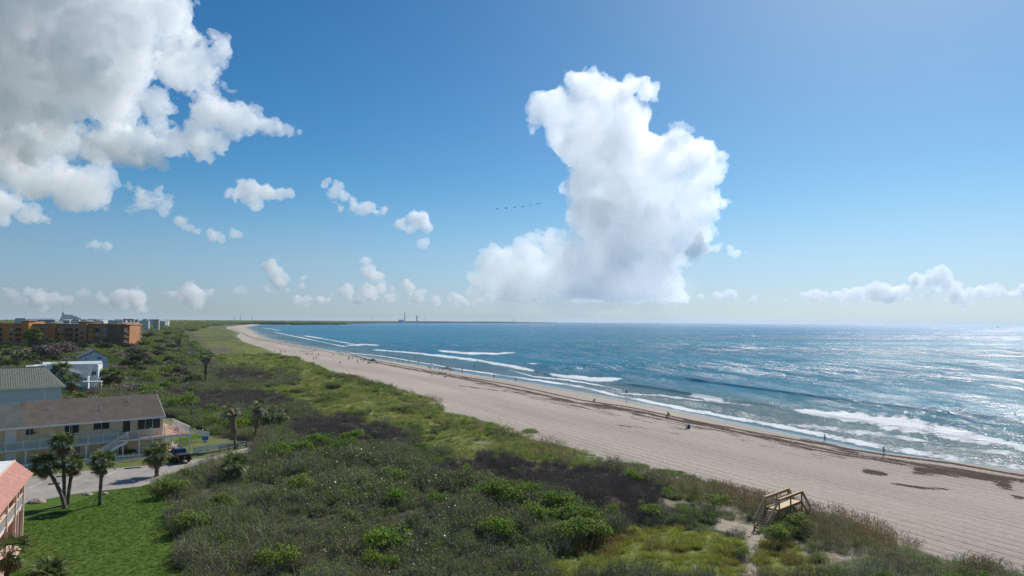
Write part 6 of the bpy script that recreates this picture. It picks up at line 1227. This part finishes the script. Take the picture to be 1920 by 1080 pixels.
SKIN = [mat('skin_light', (.50, .31, .22), .6, .05, 8, obj=True), mat('skin_tan', (.32, .18, .11), .6, .05, 8, obj=True), mat('skin_dark', (.12, .065, .04), .6, .05, 8, obj=True)]
HAIR = [mat('hair_brown', (.05, .03, .02), .7), mat('hair_black', (.012, .01, .01), .6), mat('hair_blond', (.35, .25, .13), .7), mat('cap_white', (.7, .7, .7), .8)]
CL = {n: mat('cloth_' + n, c, .85, .1, 6) for n, c in {'white': (.68, .68, .70), 'black': (.02, .02, .025), 'navy': (.02, .035, .10), 'red': (.42, .04, .035), 'blue': (.05, .16, .42), 'teal': (.03, .25, .27), 'pink': (.55, .20, .25), 'grey': (.25, .26, .27), 'green': (.05, .2, .07), 'yellow': (.6, .45, .06), 'orange': (.6, .2, .04), 'lilac': (.42, .40, .52)}.items()}
_pm = {}
def person(px, py, ps, face, shirt, shorts, label, sk=1, hr=0, sink=0.0, scale=1.0, group='people on the beach'):
    p = Vector(tuple(flat(px, py, 0.0))) if sink or group.startswith('bathers') else G(px, py)
    r = empty('person', (p.x, p.y, p.z - sink), math.radians(face)); r.scale = (scale,) * 3; tag(r, label, 'person', group)
    for nm, m in (('body', SKIN[sk]), ('shirt', CL[shirt] if shirt else None), ('shorts', CL[shorts]), ('hair', HAIR[hr])):
        if m is None: continue
        key = (ps, nm, m.name)
        if key not in _pm: me = SK[ps][nm].copy(); me.materials.clear(); me.materials.append(m); me.polygons.foreach_set('material_index', [0] * len(me.polygons)); me.polygons.foreach_set('use_smooth', [True] * len(me.polygons)); _pm[key] = me
        c = bpy.data.objects.new(nm, _pm[key]); COL.objects.link(c); c.parent = r
    return r
PB, PW = 'people on the beach', 'bathers in the sea'
person(1657, 853, 'walk', 60, 'lilac', 'grey', 'person in a pale hooded jacket and shorts walking by the tide line, nearest the camera', 0, 3)
person(1547, 829, 'stride', 235, 'black', 'navy', 'person in dark clothes walking along the wet sand', 1, 1)
person(1254.5, 783.5, 'bend', 300, 'black', 'black', 'person in black bending over a crouching companion at the seaweed line', 1, 1)
person(1249.5, 783.5, 'crouch', 80, 'black', 'navy', 'person crouching in front of the bending person at the seaweed line', 1, 1)
person(1188, 780, 'walk', 10, 'white', 'white', 'person in white clothes standing below the seaweed line', 0, 2)
person(1175, 739.5, 'armsout', 200, 'black', 'black', 'wader in dark swimwear with arms out in the shallow surf', 1, 1, .12, group=PW)
person(926, 710, 'stand', 20, 'navy', 'navy', 'person in navy standing on the wet sand, left of a walking person', 1, 1); person(967, 715.5, 'stride', 100, 'black', 'grey', 'person in black walking left on the wet sand with bent arms', 1, 1)
person(889, 689, 'stand', 0, 'black', 'black', 'dark bather standing knee deep in front of the foam', 1, 1, .3, group=PW); person(867, 696, 'stand', 30, 'navy', 'black', 'person in navy at the water line right of the brown canopy', 1, 0); person(860, 697.5, 'walk', 120, None, 'teal', 'bare chested child walking beside the person in navy', 0, 2, scale=.7)
person(827, 680, 'stride', 280, None, 'blue', 'bather with blue shorts striding in the shallows behind the canopies', 1, 0, .15, group=PW); person(785, 682.5, 'stand', 0, 'black', 'black', 'person in black standing at the water edge left of the white umbrella', 1, 1)
person(838.5, 664.5, 'bend', 180, None, 'black', 'bather leaning forward before the breaking wave', 1, 1, .4, group=PW); person(778, 671, 'walk', 40, None, 'navy', 'slim bather wading in the shallows left of the canopies', 1, 0, .2, group=PW)
person(767, 679, 'stand', 10, 'white', 'grey', 'person in white at the edge of the wet sand', 0, 0); person(749, 672, 'stand', 0, 'black', 'black', 'person in black wading right of the navy canopy', 1, 1, .1, group=PW); person(725.5, 670, 'stand', 20, 'grey', 'black', 'person in grey wading above the navy canopy', 1, 0, .1, group=PW)
person(737, 663, 'walk', 200, None, 'red', 'bather with red shorts in front of the long breaker', 1, 0, .3, group=PW); person(727, 661, 'stand', 0, None, 'navy', 'bather in navy trunks in front of the long breaker', 1, 0, .3, group=PW)
for i, x in enumerate((660, 662.6, 665.2)): person(x, 661.5, ('stand', 'walk', 'stand')[i], 30 * i, None, ('black', 'navy', 'red')[i], ('left', 'middle', 'right')[i] + ' one of three bathers standing together in the shallows', 1, 0, .2, group=PW)
person(670, 681, 'stand', 0, 'black', 'red', 'person in black on the sand in front of the white frame shelter', 1, 1); person(692, 680.5, 'stand', 90, 'navy', 'black', 'person in navy beside the chairs left of the navy canopy', 1, 0); person(655, 673.5, 'stand', 0, 'red', 'black', 'person in red left of the white frame shelter', 1, 0); person(653, 675, 'stand', 50, 'grey', 'navy', 'person in grey left of the white frame shelter', 1, 0)
person(637.5, 682.5, 'stand', 0, 'black', 'black', 'lone person in black on the dry sand below the shelters', 2, 1); person(624, 667.5, 'stand', 30, 'navy', 'grey', 'person in navy on the sand left of the brown chair group', 1, 0)
person(588, 675, 'walk', 60, 'orange', 'navy', 'person in orange walking, left of a pair', 1, 0); person(593, 673.5, 'walk', 60, 'black', 'black', 'person in black walking, right of a pair', 1, 1); person(584, 665.5, 'stand', 0, 'yellow', 'orange', 'small child in yellow near the light blue canopy', 0, 2, scale=.7); person(586.5, 665.8, 'stand', 0, 'orange', 'orange', 'small child in orange near the light blue canopy', 0, 0, scale=.7)
person(539, 678.7, 'stand', 0, 'black', 'black', 'person at the dune edge, left of a pair', 1, 1); person(546, 678.7, 'stand', 200, 'navy', 'black', 'person at the dune edge, right of a pair', 1, 0); person(525, 681, 'sit', 30, 'navy', 'white', 'person sitting by the vegetation left of the pair at the dune edge', 1, 3)
person(514, 661, 'walk', 80, 'red', 'black', 'person in red walking on the far dry sand', 1, 1); person(526.7, 661.3, 'stand', 0, 'black', 'grey', 'person in black standing on the far dry sand', 1, 1); person(533.7, 661.3, 'stand', 0, 'pink', 'grey', 'slim person in pink on the far dry sand', 0, 2); person(544, 652, 'walk', 0, 'black', 'navy', 'dark dressed person, left one of two near the far seaweed', 1, 1); person(550, 651.3, 'crouch', 0, 'red', 'black', 'crouching person, right one of two near the far seaweed', 1, 1)
person(597, 667, 'stand', 0, 'pink', 'black', 'person in pink right of the light blue canopy', 0, 0); person(583, 653.5, 'stand', 0, 'navy', 'navy', 'person in navy on the wet sand above the light blue canopy', 1, 0); person(576, 651.5, 'stand', 0, 'white', 'red', 'person in white on the wet sand above the light blue canopy', 0, 0); person(571, 653, 'crouch', 0, 'red', 'black', 'person crouching on the wet sand above the light blue canopy', 1, 0)
person(755, 679.3, 'sit', 10, 'black', 'navy', 'person sitting at the water edge, right of a seated pair', 1, 1); person(747, 677.3, 'sit', 0, 'navy', 'black', 'person sitting at the water edge, left of a seated pair', 1, 0); person(702, 666, 'crouch', 0, 'red', 'black', 'person crouching at the water edge above the navy canopy, left one', 1, 0); person(705.5, 666.5, 'crouch', 40, 'black', 'black', 'person crouching at the water edge above the navy canopy, right one', 1, 1)
person(810, 707, 'stand', 0, 'white', 'white', 'person in white standing on the sand before the canopies', 0, 2); person(711, 666, 'bend', 300, 'orange', 'grey', 'person in orange bending at the water edge above the navy canopy', 1, 0)
for i, (x, y) in enumerate([(485, 624), (486.5, 625.5), (490, 627), (498, 627), (512, 631.5), (478, 622)]): person(x, y, 'stand', 40 * i, ('navy', 'black', 'red', 'grey', 'black', 'navy')[i], 'black', 'tiny distant person in the shallows where the beach curves away', 1, 1, .0, group='distant people at the bend of the beach')
for i, (x, y, lab) in enumerate([(733, 655.5, 'swimmer beyond the long breaker, leftmost'), (745, 654.5, 'swimmer beyond the long breaker, second from the left'), (787, 655.5, 'swimmer left in the line before the white crest'), (793, 655.8, 'swimmer second in the line before the white crest'), (800, 656, 'swimmer third in the line before the white crest'), (811, 656.5, 'tall swimmer at the right end of the line before the white crest'), (903, 667.5, 'swimmer under the dark wave end, left one'), (908, 668.2, 'swimmer under the dark wave end, second'), (913, 668.8, 'swimmer under the dark wave end, third'), (920, 668.6, 'swimmer under the dark wave end, right one'), (868, 669, 'swimmer between the two middle breakers, left'), (872, 668.7, 'swimmer between the two middle breakers, right'), (895, 676, 'swimmer close to the second breaker'), (953, 674.3, 'swimmer below the dark wave, left'), (957.5, 681.5, 'swimmer above the foam band, left'), (964.5, 683.5, 'swimmer above the foam band, right'), (993, 679, 'bather in the splash on the dark wave'), (1010.5, 681.5, 'bather at the right end of the splash'), (1042, 706.5, 'swimmer at the left end of the middle breaker'), (1137, 687, 'lone swimmer out beyond the middle breaker'), (1006, 698, 'swimmer by the end of the foam band')]):
    person(x, y + 1.2, 'stand', i * 50, 'black' if i % 3 else 'navy', 'black', lab, 1, 1, .75 if y < 690 else 1.05, group=PW)
# surfers beyond the big breaker
for px, py, f, lab in [(1800, 770, 40, 'surfer sitting on a board in the glitter, left one'), (1904, 780, 70, 'surfer sitting on a board in the glitter, right one')]:
    person(px, py, 'sit', f, 'black', 'black', lab, 1, 1, .42, group=PW); p = flat(px, py, .0); q = MB(); n_ = 14; P_ = []
    bd = empty('surfboard', (p[0], p[1], .12), math.radians(f) + .0); tag(bd, 'pale surfboard under the ' + ('left' if px < 1850 else 'right') + ' surfer', 'surfboard', 'surfboards')
    q.prism([(.27 * math.sin(math.pi * t_ / n_), -1.2 + 2.4 * t_ / n_, 0) for t_ in range(n_ + 1)] + [(-.27 * math.sin(math.pi * t_ / n_), -1.2 + 2.4 * t_ / n_, 0) for t_ in range(n_ - 1, 0, -1)], (0, 0, .07)); q.build('board', WHT, bd)
# ------------------------------------------------------------------ things on the beach
def beach_chair(px, py, f, lab, c='navy', s=1.0):
    r = empty('beach_chair', G(px, py), math.radians(f)); r.scale = (s,) * 3; tag(r, lab, 'beach chair', 'beach chairs'); b = MB(); b.box(-.27, -.3, .26, .27, .22, .29); b.build('seat', CL[c], r); b = MB(); b.prism([(-.27, .2, .26), (.27, .2, .26), (.27, .5, .85), (-.27, .5, .85)], (0, .02, .01)); b.build('backrest', CL[c], r)
    for sx in (-1, 1):
        b = MB(); b.bar((sx * .29, -.32, 0), (sx * .29, .3, .5), .03); b.bar((sx * .29, .3, 0), (sx * .29, -.3, .48), .03); b.build('leg', CH_, r); b = MB(); b.box(sx * .29 - .03, -.35, .48, sx * .29 + .03, .35, .51); b.build('armrest', CH_, r)
CH_ = mat('aluminium', (.55, .56, .57), .35, .05, metal=.8)
def umbrella(px, py, c1, c2, lab, s=1.0, h=2.1):
    r = empty('beach_umbrella', G(px, py), .3); r.scale = (s,) * 3; tag(r, lab, 'umbrella', 'beach umbrellas'); b = MB(); b.tube([(0, 0, -.1), (0, 0, h)], .022, 6); b.build('pole', CH_, r)
    for k in range(8):
        a0, a1 = k * math.pi / 4, (k + 1) * math.pi / 4; b = MB()
        for i in range(3):
            f0, f1 = i / 3, (i + 1) / 3; R0, R1 = 1.1 * math.sin(f0 * 1.25) / math.sin(1.25), 1.1 * math.sin(f1 * 1.25) / math.sin(1.25); z0, z1 = h - .5 * (1 - math.cos(f0 * 1.35)), h - .5 * (1 - math.cos(f1 * 1.35))
            b.add([(R0 * math.cos(a0), R0 * math.sin(a0), z0), (R1 * math.cos(a0), R1 * math.sin(a0), z1), (R1 * math.cos(a1), R1 * math.sin(a1), z1), (R0 * math.cos(a1), R0 * math.sin(a1), z0)], [(0, 1, 2, 3)] if i else [(0, 1, 2)])
        b.build('panel', c1 if k % 2 else c2, r)
def canopy(px, py, c, lab, w=3.0, h=2.1, peak=.9, frame_only=False):
    r = empty('canopy', G(px, py), .4); tag(r, lab, 'canopy', 'beach canopies'); k = w / 2
    for sx in (-1, 1):
        for sy in (-1, 1): b = MB(); b.bar((sx * k, sy * k, -.1), (sx * k, sy * k, h), .05); b.build('leg', CH_, r)
    if frame_only:
        b = MB(); [b.bar((sx * k, sy * k, h), (0, 0, h + peak), .04) for sx in (-1, 1) for sy in (-1, 1)]; [b.bar((-k, s_ * k, h), (k, s_ * k, h), .04) for s_ in (-1, 1)]; b.build('roof_frame', CH_, r); b = MB(); b.prism([(-k, -k, h), (0, 0, h + peak), (-k, k, h)], (.02, 0, .02)); b.build('roof_panel', c, r); return
    b = MB(); b.add([(-k, -k, h), (k, -k, h), (k, k, h), (-k, k, h), (0, 0, h + peak)], [(0, 1, 4), (1, 2, 4), (2, 3, 4), (3, 0, 4)]); b.build('roof', c, r); b = MB(); [b.box(a[0], a[1], h - .22, a[2], a[3], h) for a in ((-k, -k - .01, k, -k + .01), (-k, k - .01, k, k + .01), (-k - .01, -k + .012, -k + .01, k - .012), (k - .01, -k + .012, k + .01, k - .012))]; b.build('valance', c, r)
canopy(699, 681, CL['navy'], 'navy blue peaked canopy on the sand left of the crowd', 3.2, 1.5, 1.1); canopy(581, 663, mat('cloth_lightblue', (.35, .55, .75), .8), 'light blue and white canopy in the far crowd', 3.2, 1.7, .9); canopy(838, 699, mat('cloth_brown', (.22, .09, .05), .8), 'brown peaked canopy beside the white umbrella', 3.0, 1.9, 1.0)
canopy(820, 699, CL['white'], 'low white shelter frame left of the brown canopy', 3.0, 1.5, .5, True); canopy(667, 674, CL['white'], 'white half covered frame shelter left of the navy canopy', 3.2, 1.7, .9, True)
umbrella(811, 691, CL['white'], CL['white'], 'white umbrella left of the brown canopy', 1.15, 2.0); umbrella(593, 659, CL['blue'], CL['teal'], 'small blue umbrella right of the light blue canopy', 1.0, 1.9); umbrella(837.5, 706, CL['blue'], CL['white'], 'blue and white umbrella low in front of the brown canopy', .9, 1.3)
umbrella(573, 661, CL['navy'], CL['lilac'], 'dark blue umbrella left of the light blue canopy', 1.0, 1.5)
for px, py, f, c, lab in [(1114, 753.5, 250, 'navy', 'dark reclined chair on the seaweed line'), (835, 709.8, 60, 'black', 'dark low chair in front of the blue and white umbrella'), (803, 690, 30, 'black', 'dark chair left of the white umbrella'), (807, 691.5, 10, 'navy', 'navy chair under the white umbrella'), (845, 697, 0, 'black', 'dark chair under the brown canopy'), (569, 660.5, 0, 'black', 'dark chair left of the light blue canopy'), (573, 665.5, 0, 'green', 'dark green chair in front of the light blue canopy, left'), (576, 665.6, 20, 'black', 'black chair in front of the light blue canopy, right'), (636, 665.5, 0, 'orange', 'orange brown chair in the small group by the seaweed'), (639, 663, 30, 'black', 'black chair in the small group by the seaweed'), (674, 682, 90, 'pink', 'pink chair on the sand below the white frame shelter'), (690, 681.8, 0, 'black', 'black chair left of the navy canopy legs'), (694, 682, 30, 'grey', 'grey chair just left of the navy canopy'), (555, 647.5, 0, 'red', 'red brown chair by the far seaweed'), (435, 632.5, 0, 'black', 'dark chair far up the beach near the dune'), (517, 637, 0, 'grey', 'grey chair on the far seaweed line'), (683, 676.5, 0, 'navy', 'navy chair behind the people left of the navy canopy'), (679, 675.5, 0, 'red', 'red chair behind the people left of the navy canopy')]: beach_chair(px, py, f, lab, c)
person(1114.5, 753.3, 'sit', 250, 'grey', 'navy', 'person in grey reclining in the dark chair on the seaweed line', 0, 1); person(690, 681.7, 'sit', 0, 'black', 'red', 'person seated left of the navy canopy', 1, 1); person(807, 691.4, 'sit', 10, 'grey', 'black', 'person seated under the white umbrella', 1, 0)
r = empty('cooler_box', G(1290, 803.5), .4); tag(r, 'dark blue square bin with pale edges standing on the dry sand', 'bin'); MB().box(-.32, -.3, 0, .32, .3, .78).build('body', CL['navy'], r)
for x in (-.36, .33): MB().box(x, -.33, 0, x + .03, .33, .85).build('side_panel', CL['white'], r)
MB().box(-.3, -.28, .78, .3, .28, .84).build('lid', CL['navy'], r)
# ------------------------------------------------------------------ birds
DARKB = mat('dark_feathers', (.10, .085, .07), .8, .2, 6, obj=True)
def pelican(px, py, D, flap, yaw, lab, s=1.0):
    p = CAM + rayd(px, py) * D; r = empty('pelican', tuple(p), yaw); r.scale = (s,) * 3; tag(r, lab, 'bird', 'line of pelicans in flight')
    b = MB(); b.tube([(0, -.55, 0), (0, -.35, .02), (0, 0, .0), (0, .3, .03), (0, .42, .10), (0, .5, .12), (0, .6, .1), (0, .88, .03)], [.02, .07, .14, .1, .055, .06, .04, .008], 8); b.build('body', DARKB, r, smooth=True)
    for sg in (-1, 1):
        b = MB(); z1, z2 = (.22, .10) if flap > 0 else (.10, -.22); z1 *= abs(flap) + .4; b.add([(0, .12, .05), (sg * .5, .2, .05 + z1), (sg * 1.15, .02, .05 + z2), (sg * .5, -.12, .04 + z1), (0, -.16, .04), (sg * 1.2, -.14, .04 + z2)], [(0, 1, 3, 4), (1, 2, 5, 3)]); w = b.build('wing', DARKB, r); md = w.modifiers.new('thick', 'SOLIDIFY'); md.thickness = .03
ord_ = ['first', 'second', 'third', 'fourth', 'fifth', 'sixth', 'last']
for i, (px, py, fl) in enumerate([(932, 391.5, -.3), (949, 390.5, .9), (965.5, 388.5, -.9), (981, 387.5, -.6), (995.5, 384.5, .5), (1008, 382, -1), (1012, 381.6, .6)]): pelican(px, py, 260 + i * 10, fl, -1.2 + .1 * i, ord_[i] + ' bird from the left in the line flying before the storm cloud', .95)
pelican(1232, 213, 420, -.5, .4, 'lone tiny bird high beside the top of the storm cloud', .8); pelican(1174.5, 753.5, 158, -1, 1, 'shore bird low over the wet sand near the reclining person', .45)

# more of the crowd around the shelters
more = [(661, 672.5, 'stand', 'navy', 'red', 'person in navy left of the white frame shelter, second'), (676, 676, 'sit', 'grey', 'black', 'person seated below the white frame shelter'), (685, 677.5, 'stand', 'red', 'black', 'person in red standing between the white frame shelter and the navy canopy'), (681, 679.5, 'crouch', 'black', 'navy', 'person crouching between the white frame shelter and the navy canopy'), (706, 682.5, 'sit', 'pink', 'grey', 'person in pink sitting right of the navy canopy'),
 (563, 661.5, 'stand', 'black', 'black', 'person in black left of the far crowd'), (566, 658, 'sit', 'red', 'grey', 'person in red seated in the far crowd'), (600, 656, 'stand', 'black', 'navy', 'person in black at the right end of the far crowd'), (589, 658.5, 'stand', 'orange', 'black', 'person in orange behind the light blue canopy'), (633, 662.5, 'stand', 'black', 'black', 'person in black above the small chair group'), (642, 665.5, 'sit', 'black', 'grey', 'person seated at the right of the small chair group'),
 (824, 693.5, 'stand', 'black', 'red', 'person in black under the white shelter frame'), (829, 694.5, 'walk', 'orange', 'black', 'person in orange between the white shelter frame and the brown canopy'), (846, 693.5, 'stand', 'navy', 'black', 'person in navy at the right edge of the brown canopy'), (816, 692.5, 'sit', 'grey', 'navy', 'person in grey seated between the umbrella and the white shelter frame'), (850, 696, 'sit', 'black', 'black', 'person in black seated right of the brown canopy')]
for a, b_, ps, c1_, c2__, lab in more: person(a, b_, ps, (a * 37) % 360, c1_, c2__, lab, 1, 1)
for i, (a, b_) in enumerate([(476, 618.5), (481, 620.5), (494, 625.5), (504, 628), (520, 632.5), (530, 634.5)]): person(a, b_, 'stand', 70 * i, ('black', 'navy')[i % 2], 'black', 'tiny distant person in the shallows where the beach curves away', 1, 1, .0, group='distant people at the bend of the beach')
